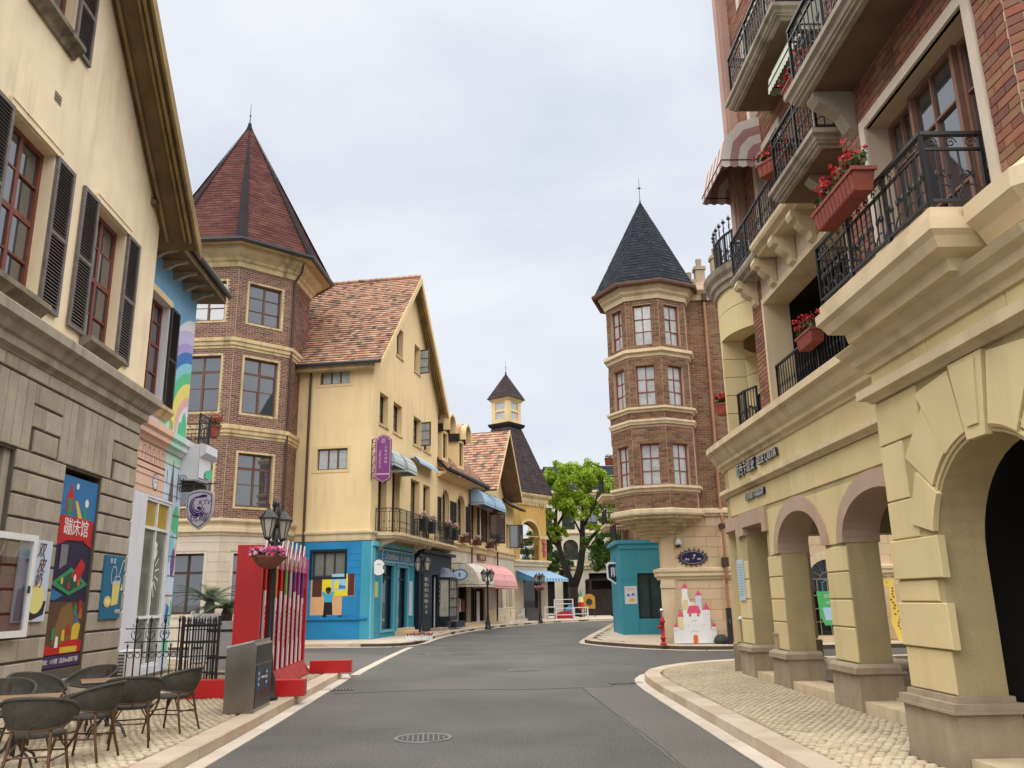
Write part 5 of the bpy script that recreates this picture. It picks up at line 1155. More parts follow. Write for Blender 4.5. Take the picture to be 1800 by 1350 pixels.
for k in range(7):   # stepped corbel
    z1 = 4.0-k*.105; r_ = RT+.04-k*.185; cx_, cy_ = TC.x, TC.y
    MB().sweep([(-.25,z1-.104),(.0,z1-.104),(.0,z1-.06),(.05,z1-.02),(.05,z1),(-.25,z1)], [(cx_+x,cy_+y) for x,y in octa(r_, aT)], True).ob('corbel_course', TRM, H)
MB().lathe([(.1,0),(.25,.1),(1.2,.75)], 8, (TC.x,TC.y,3.22), a0=aT).ob('corbel_core', TRM, H)
EH = [(TC.x+x,TC.y+y) for x,y in octa(RT+.42, aT)]; ah = Vector((TC.x,TC.y,15.25))
for i in range(8):
    p, q = Vector((*EH[i],11.56)), Vector((*EH[(i+1)%8],11.56)); V = ah-(p+q)/2
    tiles(H, SHS, p, q-p, V, [(0,0),((q-p).length,0),((q-p).length/2,V.length)], .22, .14, lift=.02, thick=.04)
MB().sweep([(-.05,11.48),(.05,11.48),(.07,11.54),(.07,11.6),(-.05,11.6)], EH, True).ob('gutter', WOODB, H)
MB().lathe([(.05,-.12),(.03,.05),(.012,.1),(.010,.5),(.045,.53),(.045,.57),(.01,.6),(.006,.95)], 6, ah).tube([ah+Vector((-.12,0,.55)),ah+Vector((.12,0,.55))], .008, 5).ob('finial', GUT, H)
PIP = mat('copper brown downpipe', (.35,.17,.09), .5, .15)
MB().tube([(1.95,-.1,11.3),(1.95,-.1,4.15)], .05, 8).tube([(1.95,-.1,4.1),(1.95,-.22,4.0),(1.95,-.22,2.1),(1.95,-.12,1.9),(1.98,-.12,.6),(1.95,-.35,.3)], .05, 8).ob('downpipe', PIP, H); MB().box(1.87,2.03,-.2,-.02,11.25,11.5).box(1.86,2.04,-.28,-.05,2.42,2.7).box(1.86,2.04,-.28,-.05,3.6,3.75).ob('downpipe_joint', WOODD, H, kind='stuff')
# parapet, chimneys, side oriel and balconies
MB().wall([(1.5,11.76),(5.2,11.76),(5.2,13.3),(4.2,13.1),(2.6,12.2),(1.5,11.9)],[],.35).ob('parapet', mat('pinkish render', (.50,.36,.29), .85, .1), H)
for x,z in ((2.0,12.7),(1.62,12.2),(2.6,13.1)): MB().box(x-.16,x+.16,.3,.62,11.7,z).box(x-.2,x+.2,.26,.66,z-.12,z+.001).lathe([(.09,0),(.11,.3),(.08,.32)], 8, (x,.46,z)).ob('chimney', PLI, H)
MB().slab([(.0,.3),(12,.3),(12,24),(2.4,24)], 11.7, 11.9).ob('flat_roof', HIP, H)
Mo = Ms
og = MB().wall([(sl-5.6,7.0),(sl-3.4,7.0),(sl-3.4,9.6),(sl-3.7,10.0),(sl-5.3,10.0),(sl-5.6,9.6)],[],1.75).ob('side_oriel', BRH, H); og.matrix_local = Ms @ T(0,-1.62,0)
for s0,z in ((sl-17.5,7.0),(sl-16.5,5.2),(sl-12.5,4.0)):
    o = MB().sweep([(-.2,z),(.0,z),(.06,z+.12),(.12,z+.18),(.12,z+.32),(-.2,z+.34)], [(0,0),(0,-1.2),(2.4,-1.2),(2.4,0)]); o.box(.01,2.39,-1.19,-.001,z+.02,z+.33); o = o.ob('balcony', TRR, H); o.matrix_local = T(1.75,13.5,0) @ RZ(rad(-90)) @ T(-10+(s0-(sl-17.5)),0,0)
    railing(o, [(.04,0),(.04,-1.2),(2.36,-1.2),(2.36,0)], z+.34, 1.0, .13, False, False)
# ------------------------------------------------------------------ I: arcaded brick building on the right (x towards the viewer, y into the building)
IO = Vector((4.285, 16.4, 0)); IR = rad(-89.07); I = thing('arcade_building', 'brick building with yellow stone arcade and iron balconies along the right side', 'building', IO, IR)
IW = T(*IO) @ RZ(IR); MI = Matrix.Identity(4)
def arcpt(R, p, dz=0): return (-R*math.sin(rad(p)), 2-R*math.cos(rad(p)))
def arcwall(R, p0, p1, th, z0, z1, m, name, n=8, t=.5):
    n = max(2, int((p1-p0)/4)+1); mb = MB()
    for i in range(n):
        a, b = p0+(p1-p0)*i/n, p0+(p1-p0)*(i+1)/n
        q = [arcpt(R,a),arcpt(R,b),arcpt(R-th,b),arcpt(R-th,a)]
        mb.add([(x,y,z) for z in (z0,z1) for x,y in q], [(0,1,5,4),(2,3,7,6),(4,5,6,7),(0,3,2,1)]+([(3,0,4,7)] if i == 0 else [])+([(1,2,6,5)] if i == n-1 else []), None, t)
    return mb.ob(name, m, I)
# ground floor piers, arches
A2, A3 = (2.71,4.61), (5.34,7.46); zs_, za_ = 2.25, 2.80
def arc_pts(a, b, zs, za, n=14): return [((a+b)/2-(b-a)/2*math.cos(math.pi*i/n), zs+(za-zs)*math.sin(math.pi*i/n)) for i in range(n+1)]
bot = [(.16,.6),(.86,.6),(.86,2.78),(2.06,2.78),(2.06,.6),(2.71,.6)]+arc_pts(*A2,zs_,za_)+[(4.61,.6),(5.34,.6)]+arc_pts(*A3,zs_,za_)+[(7.46,.6),(8.2,.6)]
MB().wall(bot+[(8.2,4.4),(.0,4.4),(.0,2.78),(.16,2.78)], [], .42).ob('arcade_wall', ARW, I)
def piece(poly, m, name, d=.05, pr=.022, M=MI):
    o = MB().wall(poly, [], d, t=rnd.random()).ob(name, m, I); o.matrix_local = M @ T(0,-pr,0); return o
zz = [.68,1.12,1.475,1.83,2.17]
for (a,b) in ((.16,.86),(2.06,2.71),(4.61,5.34),(7.46,8.15)):
    stones(I, [(a+.001,b-.001,p+.008,q-.008) for p,q in zip(zz[:-1],zz[1:])], ARC, c=.010, proud=.024)
def exq(c, hw, z0, z1, s, n=8):     # extrados quarter from spring to crown; s=+1 right side
    return [(c+s*hw*math.cos(math.pi/2*i/n), 2.2+(3.0-2.2)*math.sin(math.pi/2*i/n)) for i in range(n+1)]
c2, c3 = 3.66, 6.40
q1 = [p for p in exq(c2,1.15,0,0,1) if p[1] < 2.95]; q2 = [p for p in exq(c3,1.26,0,0,-1) if p[1] < 2.95]
piece(q1+[(q1[-1][0]-.1,2.95),(q2[-1][0]+.1,2.95)]+q2[::-1], ARC, 'spandrel_stone')
q0 = [p for p in exq(c2,1.15,0,0,-1) if p[1] < 2.95]; piece([(2.24,2.19),(2.24,2.95),(q0[-1][0]+.1,2.95)]+q0[::-1], ARC, 'spandrel_stone')
q3 = [p for p in exq(c3,1.26,0,0,1) if p[1] < 2.95]; piece(q3+[(q3[-1][0]-.1,2.95),(8.15,2.95),(8.15,2.19)], ARC, 'spandrel_stone')
stones(I, [(.02+k*1.163,.02+(k+1)*1.163-.008,3.035 if k < 2 else 3.03,3.41) for k in range(7)], ARC, c=.008, proud=.022)
stones(I, [(.02+k*1.356,.02+(k+1)*1.356-.006,3.57,3.985) for k in range(6)], ARC, c=.004, proud=.012)
for c_,hi,ho in ((c2,.95,1.15),(c3,1.06,1.26)):
    n = 16; hi -= .012; inn = [(c_-hi*math.cos(math.pi*i/n), 2.25+(2.785-2.25)*math.sin(math.pi*i/n)) for i in range(n+1)]; ou = [(c_-ho*math.cos(math.pi*i/n), 2.2+(3.01-2.2)*math.sin(math.pi*i/n)) for i in range(n+1)]
    piece(ou+[(c_+hi,2.2)]+inn[::-1]+[(c_-hi,2.2)], MAU, 'arch_ring', .50, .055)
piece([(.66,2.62),(.88,2.62),(.88,2.76),(2.02,2.76),(2.02,2.60),(2.24,2.60),(2.24,3.02),(.66,3.02)], MAU, 'lintel_stone', .5, .07)
arcwall(2.07, -4, 26, .5, 2.76, 3.0, MAU, 'lintel_stone'); MB().box(.0,.64,-.07,.4,2.76,3.0).ob('lintel_stone', MAU, I); MB().box(.40,.64,-.071,.4,2.6,2.759).ob('lintel_stone', MAU, I)
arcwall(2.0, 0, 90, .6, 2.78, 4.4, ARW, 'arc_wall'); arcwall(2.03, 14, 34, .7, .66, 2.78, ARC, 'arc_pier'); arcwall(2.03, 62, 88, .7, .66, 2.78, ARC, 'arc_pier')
arcwall(2.10, 12, 36, .85, .0, .64, PLI, 'plinth'); arcwall(2.10, 60, 90, .85, .0, .64, PLI, 'plinth')
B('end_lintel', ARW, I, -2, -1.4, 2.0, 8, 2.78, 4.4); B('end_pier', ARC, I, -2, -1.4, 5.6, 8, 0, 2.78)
for (a,b) in ((.16,.86),(2.06,2.71),(4.61,5.34),(7.46,8.15)):
    MB().box(a-.07,b+.07,-.07,.49,.0,.56).ob('plinth', PLI, I); MB().box(a-.11,b+.11,-.12,.53,.56,.585).sweep([(0,.585),(.06,.585),(.06,.635),(.0,.68)], [(a-.05,.47),(a-.05,-.05),(b+.05,-.05),(b+.05,.47)]).box(a-.05,b+.05,-.05,.47,.586,.66).ob('plinth_cap', PLI, I)
for a,b in ((.93,1.99),(2.78,4.54),(5.41,7.39)): MB().box(a+.002,b-.002,-.03,.42,.0,.24).ob('threshold', TRR, I)
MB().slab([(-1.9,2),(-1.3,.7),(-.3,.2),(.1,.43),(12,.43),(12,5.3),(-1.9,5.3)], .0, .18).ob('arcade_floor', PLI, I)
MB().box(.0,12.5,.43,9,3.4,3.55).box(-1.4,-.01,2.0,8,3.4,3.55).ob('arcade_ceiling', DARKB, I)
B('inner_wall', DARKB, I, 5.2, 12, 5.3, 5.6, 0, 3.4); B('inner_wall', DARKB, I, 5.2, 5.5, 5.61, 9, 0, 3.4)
# mouldings: straight stones plus the round corner
LEDG = [(0,3.42),(.04,3.42),(.07,3.46),(.14,3.48),(.14,3.555),(0,3.57)]; CORV = [(0,3.97),(.04,3.97),(.06,4.03),(.12,4.05),(.13,4.10),(.19,4.16),(.26,4.26),(.27,4.30),(.34,4.32),(.34,4.43),(0,4.46)]
arcp = [arcpt(2.0, 90-i*6) for i in range(15)]
for pf,nm in ((LEDG,'ledge_stone'),(CORV,'cornice_stone')):
    MB().sweep(pf, [(-2,6)]+arcp+[(0,0)]).ob(nm, TRR, I)
    for k in range(6): MB().sweep(pf, [(.004+k*1.36,0),((k+1)*1.36-.002,0)]).ob(nm, TRR, I)
# front bay, proud of the arcade
Y0 = -.70; XB = 8.17; bc, bz, brr = 9.90, 1.85, .92
MBay = T(0,Y0,0)
ao = [(bc+brr*math.cos(math.pi*i/20), bz+brr*math.sin(math.pi*i/20)) for i in range(21)]
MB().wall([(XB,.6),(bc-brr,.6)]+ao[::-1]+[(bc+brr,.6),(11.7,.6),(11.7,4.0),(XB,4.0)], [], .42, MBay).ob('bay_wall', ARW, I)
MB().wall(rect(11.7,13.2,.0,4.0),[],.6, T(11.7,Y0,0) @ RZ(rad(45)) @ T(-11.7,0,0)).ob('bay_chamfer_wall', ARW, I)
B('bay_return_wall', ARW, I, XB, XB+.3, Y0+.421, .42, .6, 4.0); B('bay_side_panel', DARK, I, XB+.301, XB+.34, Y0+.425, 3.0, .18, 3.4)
stones(I, [(XB+.001,8.97,.70,1.055)], ARC, M=MBay, c=.008, proud=.022); stones(I, [(XB+.001,9.075,1.07,1.455)], ARC, M=MBay, c=.008, proud=.05); stones(I, [(XB+.001,8.90,1.47,1.655)], ARC, M=MBay, c=.008, proud=.022); stones(I, [(XB+.001,9.075,1.67,2.03)], ARC, M=MBay, c=.008, proud=.05); stones(I, [(XB+.001,8.72,2.045,2.40)], ARC, M=MBay, c=.008, proud=.022)
stones(I, [(11.0,11.69,.7,1.06),(10.75,11.69,1.07,1.46),(11.0,11.69,1.47,1.66),(10.75,11.69,1.67,2.03)], ARC, M=MBay, c=.008, proud=.03)
def vou(a0_, a1_, r0, r1, zt, pr):
    p = [(bc-r0*math.cos(rad(a0_+(a1_-a0_)*i/4)), bz+r0*math.sin(rad(a0_+(a1_-a0_)*i/4))) for i in range(5)]
    o1 = (bc-r1*math.cos(rad(a1_)), min(zt,bz+r1*math.sin(rad(a1_)))); o0 = (bc-r1*math.cos(rad(a0_)), min(zt,bz+r1*math.sin(rad(a0_))))
    return piece(p+[o1,o0], ARC, 'voussoir', .05, pr-Y0*0, MBay)
for s_ in (0,1):
    for (p,q,r0,r1,pr) in ((14,36,.90,1.30,.05),(37,58,1.02,1.55,.03),(59,80,.98,1.70,.045)):
        vou(p if not s_ else 180-q, q if not s_ else 180-p, r0, r1, 3.37, pr)
piece([(bc-.13,2.74),(bc+.13,2.74),(bc+.25,3.40),(bc-.25,3.40)], ARC, 'keystone', .06, .055, MBay); piece([(bc-.08,2.84),(bc+.08,2.84),(bc+.16,3.36),(bc-.16,3.36)], ARC, 'keystone_panel', .05, .072, MBay)
for ra in (.97,1.06): MB().tube([(bc-ra*math.cos(rad(a)),Y0-.012,bz+ra*math.sin(rad(a))) for a in range(36,82,4)], .018, 5).ob('archivolt', ARC, I); MB().tube([(bc+ra*math.cos(rad(a)),Y0-.012,bz+ra*math.sin(rad(a))) for a in range(36,82,4)], .018, 5).ob('archivolt', ARC, I)
stones(I, [(XB+.002,8.62,2.415,2.955),(XB+.002,9.0,2.97,3.40),(11.05,11.69,2.05,2.95),(10.75,11.69,2.97,3.40),(XB+.002,9.3,3.60,3.98),(9.31,10.5,3.60,3.98),(10.51,11.69,3.60,3.98)], ARC, M=MBay, c=.006, proud=.02)
MB().box(XB-.06,9.05,Y0-.08,Y0+.47,.0,.56).ob('plinth', PLI, I); MB().box(XB-.10,9.10,Y0-.13,Y0+.52,.56,.585).box(XB-.08,9.08,Y0-.11,Y0+.5,.586,.64).box(XB-.03,9.02,Y0-.05,Y0+.45,.641,.69).ob('plinth_cap', PLI, I)
B('plinth', PLI, I, 10.75, 11.75, Y0-.08, .2, .0, .6); MB().box(9.06,10.74,Y0-.02,.4,.0,.22).ob('threshold', TRR, I)
MB().sweep([(0,3.42),(.04,3.42),(.07,3.46),(.14,3.47),(.14,3.56),(0,3.58)], [(XB,.0),(XB,Y0),(9.2,Y0)]).ob('ledge_stone', TRR, I); MB().sweep([(0,3.42),(.04,3.42),(.07,3.46),(.14,3.47),(.14,3.56),(0,3.58)], [(9.203,Y0),(10.4,Y0)]).ob('ledge_stone', TRR, I); MB().sweep([(0,3.42),(.04,3.42),(.07,3.46),(.14,3.47),(.14,3.56),(0,3.58)], [(10.403,Y0),(11.7,Y0),(12.7,Y0+1.0)]).ob('ledge_stone', TRR, I)
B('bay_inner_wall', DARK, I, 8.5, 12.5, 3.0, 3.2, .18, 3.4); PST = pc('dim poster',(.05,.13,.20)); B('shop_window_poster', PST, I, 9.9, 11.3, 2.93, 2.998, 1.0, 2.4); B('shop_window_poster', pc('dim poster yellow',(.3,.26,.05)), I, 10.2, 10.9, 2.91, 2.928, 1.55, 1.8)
WOODF = mat('faded brown door wood', (.22, .115, .08), .55, .15, 6, .08)
# ---- brick upper storeys
ib = []; TOP = 14.2
loggia = rect(3.02,6.52,4.5,6.38)
f3 = [(3.35,4.55,7.05,8.85),(6.05,7.2,7.05,8.85)]; f4 = [(3.35,4.55,9.6,11.4),(6.05,7.2,9.6,11.4)]; f5 = [(3.35,4.55,12.1,13.6),(6.05,7.2,12.1,13.6)]
MB().wall(rect(2.45,XB,4.46,TOP), [loggia]+[rect(*q) for q in f3+f4+f5], .35).ob('wall', MRT, I)
B('end_wall', BRI, I, 2.45, 2.8, .351, 9, 4.46, TOP); B('rear_wall', BRI, I, 2.8, 12, 8.7, 9, 3.55, TOP); MB().box(2.3,2.62,-.16,.3,7.9,TOP).box(2.34,2.56,-.2,-.161,7.9,TOP).ob('corner_pilaster', mat('pink stone pilaster', (.42,.27,.215), .85, .1), I)
ib += brick_list(rect(2.62,XB,7.05,TOP), [rect(a-.12,b+.12,c,d+.12) for a,b,c,d in f3+f4+f5], .24, .078, .010, MI)
ib += brick_list(rect(2.45,3.0,4.47,6.9), [], .24, .078, .010, MI) + brick_list(rect(6.55,XB,4.47,7.05), [], .24, .078, .010, MI)
bw2 = [(8.75,10.60,4.42,6.22),(8.75,10.60,7.02,8.82),(8.75,10.60,9.6,11.4)]
MB().wall(rect(XB,11.05,4.0,TOP), [rect(*q) for q in bw2], .4, MBay).ob('bay_upper_wall', MRT, I)
ib += brick_list(rect(XB,11.05,4.62,TOP), [rect(a-.11,b+.11,c-.05,d+.11) for a,b,c,d in bw2], .24, .078, .010, MBay)
MCH = T(11.05,Y0,0) @ RZ(rad(40)); MB().wall(rect(0,1.9,4.0,TOP), [], .4, MCH).ob('chamfer_wall', MRT, I); ib += brick_list(rect(0,1.9,4.62,TOP), [], .24, .078, .010, MCH)
Mfr = T(XB,0,0) @ RZ(rad(-90)); B('bay_side_wall', MRT, I, XB, XB+.3, Y0+.401, .0, 4.0, TOP)
ib += brick_list(rect(.0,.68,4.62,TOP), [], .24, .078, .010, Mfr)
lay(I, IW, ib, BRI, single=300, proud=.010)
for (a,b,c,d) in bw2:
    o = MB().wall(rect(a-.11,b+.11,c-.02,d+.11),[rect(a,b,c-.03 if False else c,d)],.06).ob('window_surround', CRM, I); o.matrix_local = MBay @ T(0,-.03,0)
    window(I, a, a+.52, c, d, 2, [.3,.72], WOODF, y=.22, M=MBay, fw=.04, bw=.018, split=False); window(I, a+.525, b-.525, c, d, 2, [.3,.72], WOODF, y=.17, M=MBay, fw=.05, bw=.02, split=False, g=GLS); window(I, b-.52, b, c, d, 2, [.3,.72], WOODF, y=.22, M=MBay, fw=.04, bw=.018, split=False)
for (a,b,c,d) in f3+f4+f5:
    MB().wall(rect(a-.12,b+.12,c-.0,d+.12),[rect(a,b,c+.001,d)],.05).ob('window_surround', CRM, I).location = (0,-.03,0)
    window(I, a, b, c, d, 2, [.25,.6], WOODR, y=.2, fw=.05, bw=.022, each=False)
# loggia
MB().wall(rect(2.98,6.56,4.46,6.46),[rect(3.06,6.48,4.47,6.36)],.45).ob('loggia_surround', TRR, I).location = (0,-.02,0)
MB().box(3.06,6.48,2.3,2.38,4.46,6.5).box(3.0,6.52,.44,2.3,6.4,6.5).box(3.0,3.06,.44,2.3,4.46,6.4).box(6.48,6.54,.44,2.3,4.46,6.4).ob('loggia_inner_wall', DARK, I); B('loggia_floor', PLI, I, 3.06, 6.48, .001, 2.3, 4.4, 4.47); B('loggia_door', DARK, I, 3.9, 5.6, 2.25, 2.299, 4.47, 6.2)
MB().tube([(4.6,1.0,6.4),(4.6,1.0,6.1),(4.8,1.0,5.98),(5.4,1.0,5.96)], .06, 8).ob('duct', PLI, I)
railing(I, [(3.06,.10),(6.48,.10)], 4.48, .78, .115, True, False, twin=False)
# brackets + shallow shelf balcony over the loggia
for x in (2.75,3.75,4.65,5.5):
    pr_ = [(0,6.42),(0,6.88),(-.34,6.88),(-.36,6.80),(-.33,6.74),(-.26,6.73),(-.24,6.66),(-.18,6.6),(-.10,6.56),(-.07,6.46)]
    o = MB().prism([(y,z) for y,z in pr_], -.10, .10).ob('scroll_bracket', TRR, I); o.matrix_local = T(x,-.012,0) @ RZ(rad(90))
SH = [(0,6.84),(.26,6.84),(.28,6.89),(.34,6.92),(.36,6.97),(.36,7.03),(0,7.05)]
MB().sweep(SH, [(2.46,0),(3.9,0)]).ob('shelf_stone', TRG, I); MB().sweep([(o_*1.2,z+.03) for o_,z in SH], [(3.905,0),(5.75,0)]).ob('shelf_stone', TRR, I)
railing(I, [(2.5,-.0),(2.5,-.30),(5.8,-.36),(5.8,0)], 7.06, .70, .11, True, True, twin=False)
# projecting balconies
SOFB = mat('shade toned brown render', (.155,.098,.065), .9, .2, 2, .15)  # thin panels under the balconies; the brown also holds the shade there
def balcony(x0, x1, y, pr, z, m, h, sp=.11, prof=None, single=True, arcs=True):
    pf = prof or [(-.25,z-.20),(-.06,z-.20),(-.05,z-.15),(.0,z-.13),(.01,z-.08),(.05,z-.06),(.05,z),(-.25,z+.02)]
    p = [(x0,y),(x0,y-pr),(x1,y-pr),(x1,y)]; o = MB().sweep(pf, p); o.box(x0+.02,x1-.02,y-pr+.02,y-.001,z-.16,z+.015); o = o.ob('balcony', m, I)
    _ = None if prof else MB().box(x0+.10,x1-.10,y-pr+.12,y-.002,(pf[0][1])-.012,(pf[0][1])+.02).ob('soffit_shade_panel', SOFB, o); railing(o, [(x0+.05,y),(x0+.05,y-pr+.05),(x1-.05,y-pr+.05),(x1-.05,y)], z+.02, h, sp, single, arcs); return o
b2 = balcony(5.9, 7.5, 0, .70, 6.98, TRG, .78); b4 = balcony(4.35, 6.7, 0, .70, 9.42, TRG, .78, single=False)
b1 = balcony(8.22, 10.55, Y0, .52, 4.42, TRR, .66, .095, [(-.3,3.98),(-.2,3.98),(-.18,4.08),(-.06,4.12),(-.02,4.2),(.02,4.24),(.02,4.34),(-.06,4.35),(-.06,4.43),(-.3,4.44)])
b3 = balcony(8.22, 11.2, Y0, .55, 6.98, TRG, .78)
MB().sweep([(0,3.74),(.05,3.74),(.07,3.80),(.13,3.83),(.15,3.9),(.22,3.94),(.26,4.0),(0,4.02)], [(XB,.0),(XB,Y0),(11.05,Y0),(12.3,Y0+1.05)]).ob('bay_corbel_moulding', TRR, I); MB().sweep([(0,4.06),(.12,4.10),(.18,4.2),(.26,4.28),(.26,4.42),(.10,4.52),(.0,4.62)], [(10.56,Y0),(11.05,Y0),(12.3,Y0+1.05)]).ob('bay_corbel_moulding', TRR, I)
for x,z in ((8.5,6.98),(10.9,6.98)):
    o = MB().prism([(0,6.28),(0,6.80),(-.42,6.80),(-.44,6.72),(-.38,6.64),(-.28,6.60),(-.16,6.5),(-.08,6.34)], -.09, .09).ob('scroll_bracket', TRG, I); o.matrix_local = T(x,Y0-.012,0) @ RZ(rad(90))
o = MB().prism([(0,6.30),(0,6.80),(-.5,6.80),(-.52,6.72),(-.44,6.64),(-.3,6.58),(-.16,6.48),(-.06,6.34)], -.09, .09).ob('scroll_bracket', TRG, I); o.matrix_local = T(6.7,-.012,0) @ RZ(rad(90))
ASM = plain('dusty mauve awning stripe', (.36,.20,.19), .85, var=.12); ASW = plain('cream awning stripe', (.60,.55,.50), .85, var=.12); AGW = plain('pale green awning cloth', (.55,.58,.48), .85, var=.12)
dome_awning(I, 2.35, 3.75, 9.55, 8.72, .72, ASM, ASW, rib=10, val=.14, seg=3); dome_awning(I, 5.95, 7.3, 9.1, 8.62, .62, AGW, rib=8)
# round loggia on the corner, bowed out over the street
RCX, RCY, RR = 1.5, 1.2, 1.5
def rpt(R, p): return (RCX-R*math.sin(rad(p)), RCY-R*math.cos(rad(p)))
def rwall(p0, p1, th, z0, z1, m, name, R=RR, t=.5):
    n = max(2, int(abs(p1-p0)/5)+1); mb = MB()
    for i in range(n):
        a, b = p0+(p1-p0)*i/n, p0+(p1-p0)*(i+1)/n; q = [rpt(R,a),rpt(R,b),rpt(R-th,b),rpt(R-th,a)]
        mb.add([(x,y,z) for z in (z0,z1) for x,y in q], [(0,1,5,4),(2,3,7,6),(4,5,6,7),(0,3,2,1)]+([(3,0,4,7)] if i == 0 else [])+([(1,2,6,5)] if i == n-1 else []), None, t)
    return mb.ob(name, m, I)
rpath = [rpt(RR,120-i*6) for i in range(27)]
rwall(-38, 120, .40, 6.22, 6.70, ARC, 'ring_beam'); rwall(-38, 120, .40, 6.712, 7.25, ARC, 'ring_beam')
MB().sweep([(0,7.10),(.05,7.10),(.07,7.2),(.12,7.22),(.13,7.30),(.20,7.36),(.24,7.46),(0,7.48)], rpath).ob('ring_cornice', TRG, I)
zc2 = [4.47,4.82,5.17,5.52,5.87,6.22]
for p,q in zip(zc2[:-1], zc2[1:]):
    for a,b in ((5,27),(62,84),(104,120)): rwall(a, b, .40, p+.006, q-.006, ARC, 'column_stone', t=rnd.random())
disc = [rpt(RR-.03,120-i*9) for i in range(18)]
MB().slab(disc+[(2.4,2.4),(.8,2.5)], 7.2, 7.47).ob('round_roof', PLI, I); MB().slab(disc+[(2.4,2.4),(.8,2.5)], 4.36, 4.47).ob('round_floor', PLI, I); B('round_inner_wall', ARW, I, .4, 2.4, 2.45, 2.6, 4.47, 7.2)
railing(I, [rpt(RR-.2,3),rpt(RR-.2,-12),rpt(RR-.2,-27)], 4.47, .70, .09, False, True, twin=False); railing(I, [rpt(RR-.2,60),rpt(RR-.2,44),rpt(RR-.2,29)], 4.47, .70, .09, False, True, twin=False)
ro = railing(I, [rpt(RR-.02,120-i*9) for i in range(18)], 7.48, .72, .085, False, True, twin=False)
sp_ = MB()
for k in range(22):
    x,y = rpt(RR-.02, 118-k*7); sp_.tube([(x,y,8.18),(x,y,8.42)], .010, 4).lathe([(.0,0),(.045,.05),(.0,.13)], 5, (x,y,8.40))
    sp_.tube([(x+.05*math.cos(j*.7),y,8.30+.05*math.sin(j*.7)) for j in range(7)], .006, 4)
sp_.ob('spikes', IRN, ro, kind='stuff')
B('upper_light_block', DARK, I, 2.85, 11.0, 2.4, 8.6, 3.6, TOP-.1); MB().box(2.3,12.2,-.1,9,TOP,TOP+.3).ob('roof_slab', PLI, I)  # unseen block added inside to stop light crossing the upper floors
railing(I, [(1.45,.28),(2.42,.28)], 4.47, .68, .10, False, True, twin=False); railing(I, [arcpt(1.75,38),arcpt(1.75,26),arcpt(1.75,12)], 4.47, .68, .10, False, True, twin=False)
ro = railing(I, [arcpt(1.82,90-i*9) for i in range(11)]+[(2.4,.18)], 7.48, .66, .085, False, True, twin=False)
sp_ = MB()
for k in range(26):
    if k < 16: x,y = arcpt(1.82, 90-k*6)
    else: x,y = (k-15)*.22, .18
    sp_.tube([(x,y,8.13),(x,y,8.38)], .009, 4).lathe([(.0,0),(.04,.04),(.0,.12)], 5, (x,y,8.36))
sp_.ob('spikes', IRN, ro, kind='stuff')
# lettering over the arcade
STL = plain('steel letter', (.62,.64,.66), .35, metal=.6); LBK = plain('dark letter body', (.02,.05,.08), .5)
for s_,sz,x,z in (('蓝色卡缇亚',.25,1.35,3.80),('BLUE CARTIA',.21,2.62,3.80),('古堡喜旗下高端品牌',.13,1.75,3.27)):
    text(s_, sz, LBK, I, T(x,-.045,z), name='sign_letters', ext=.022, sx=.95 if s_[0] != 'B' else .8); text(s_, sz, STL, I, T(x,-.07,z), name='sign_letters', ext=.004, sx=.95 if s_[0] != 'B' else .8)
B('notice_panel', pc('pale blue notice',(.45,.56,.62)), I, .24, .62, -.05, -.027, 1.45, 2.2); nl = MB(); [nl.box(.28,.58,-.053,-.0501,1.55+k*.05,1.565+k*.05) for k in range(12)]; nl.ob('notice_print', pc('notice print',(.22,.34,.42)), I)
# ------------------------------------------------------------------ teal shop box beside the turret house
TEAL = mat('teal painted render', (.045,.26,.345), .7, .10, 1.0, .2, 40, .15, (.03,.16,.22))
K = thing('teal_shop_box', 'teal blue rendered shop box under the turret corbel', 'kiosk', (4.15,33.4,0))
MB().wall(rect(0,2.0,.13,3.6),[rect(.66,1.62,.72,2.45)],.3).ob('wall', TEAL, K); B('side_wall', TEAL, K, .0, .3, .301, 3.2, .13, 3.6); B('side_wall', TEAL, K, 1.7, 2.0, .301, 3.2, .13, 3.6); B('rear_wall', TEAL, K, .3, 1.7, 2.9, 3.2, .13, 3.6)
MB().slab([(-.12,-.12),(2.02,-.12),(2.02,3.3),(-.12,3.3)], 3.6, 3.74).ob('roof', TEAL, K); MB().box(-.05,2.0,-.05,-.001,3.4,3.598).box(-.003,.66,-.012,-.001,2.2,2.22).box(.62,.64,-.012,-.001,.13,2.2).ob('cornice', TEAL, K)
window(K, .66, 1.62, .72, 2.45, 2, 1, NVY, y=.06, g=mat('dark teal glass', (.02,.045,.05), .15, .3, 2, .02, 3, ior=1.6), fw=.06, bw=.09)
t = thing('pale_poster', 'small pale poster with blue umbrellas on the teal shop box', 'poster', (4.52,33.385,1.28)); MB().box(-.24,.24,0,.012,0,.68).ob('panel', pc('pale poster paper',(.62,.60,.64)), t)
for poly,m_ in (([(-.18,.3),(-.02,.3),(-.1,.42)],BLU),([(.0,.32),(.18,.32),(.08,.44)],BLU),([(-.08,.1),(.14,.1),(.1,.24),(-.04,.2)],PY)): sheet(t, poly, m_, 1)
text('夏日市集', .07, pc('poster pink print',(.6,.2,.2)), t, T(0,-.006,.56), ext=.001)
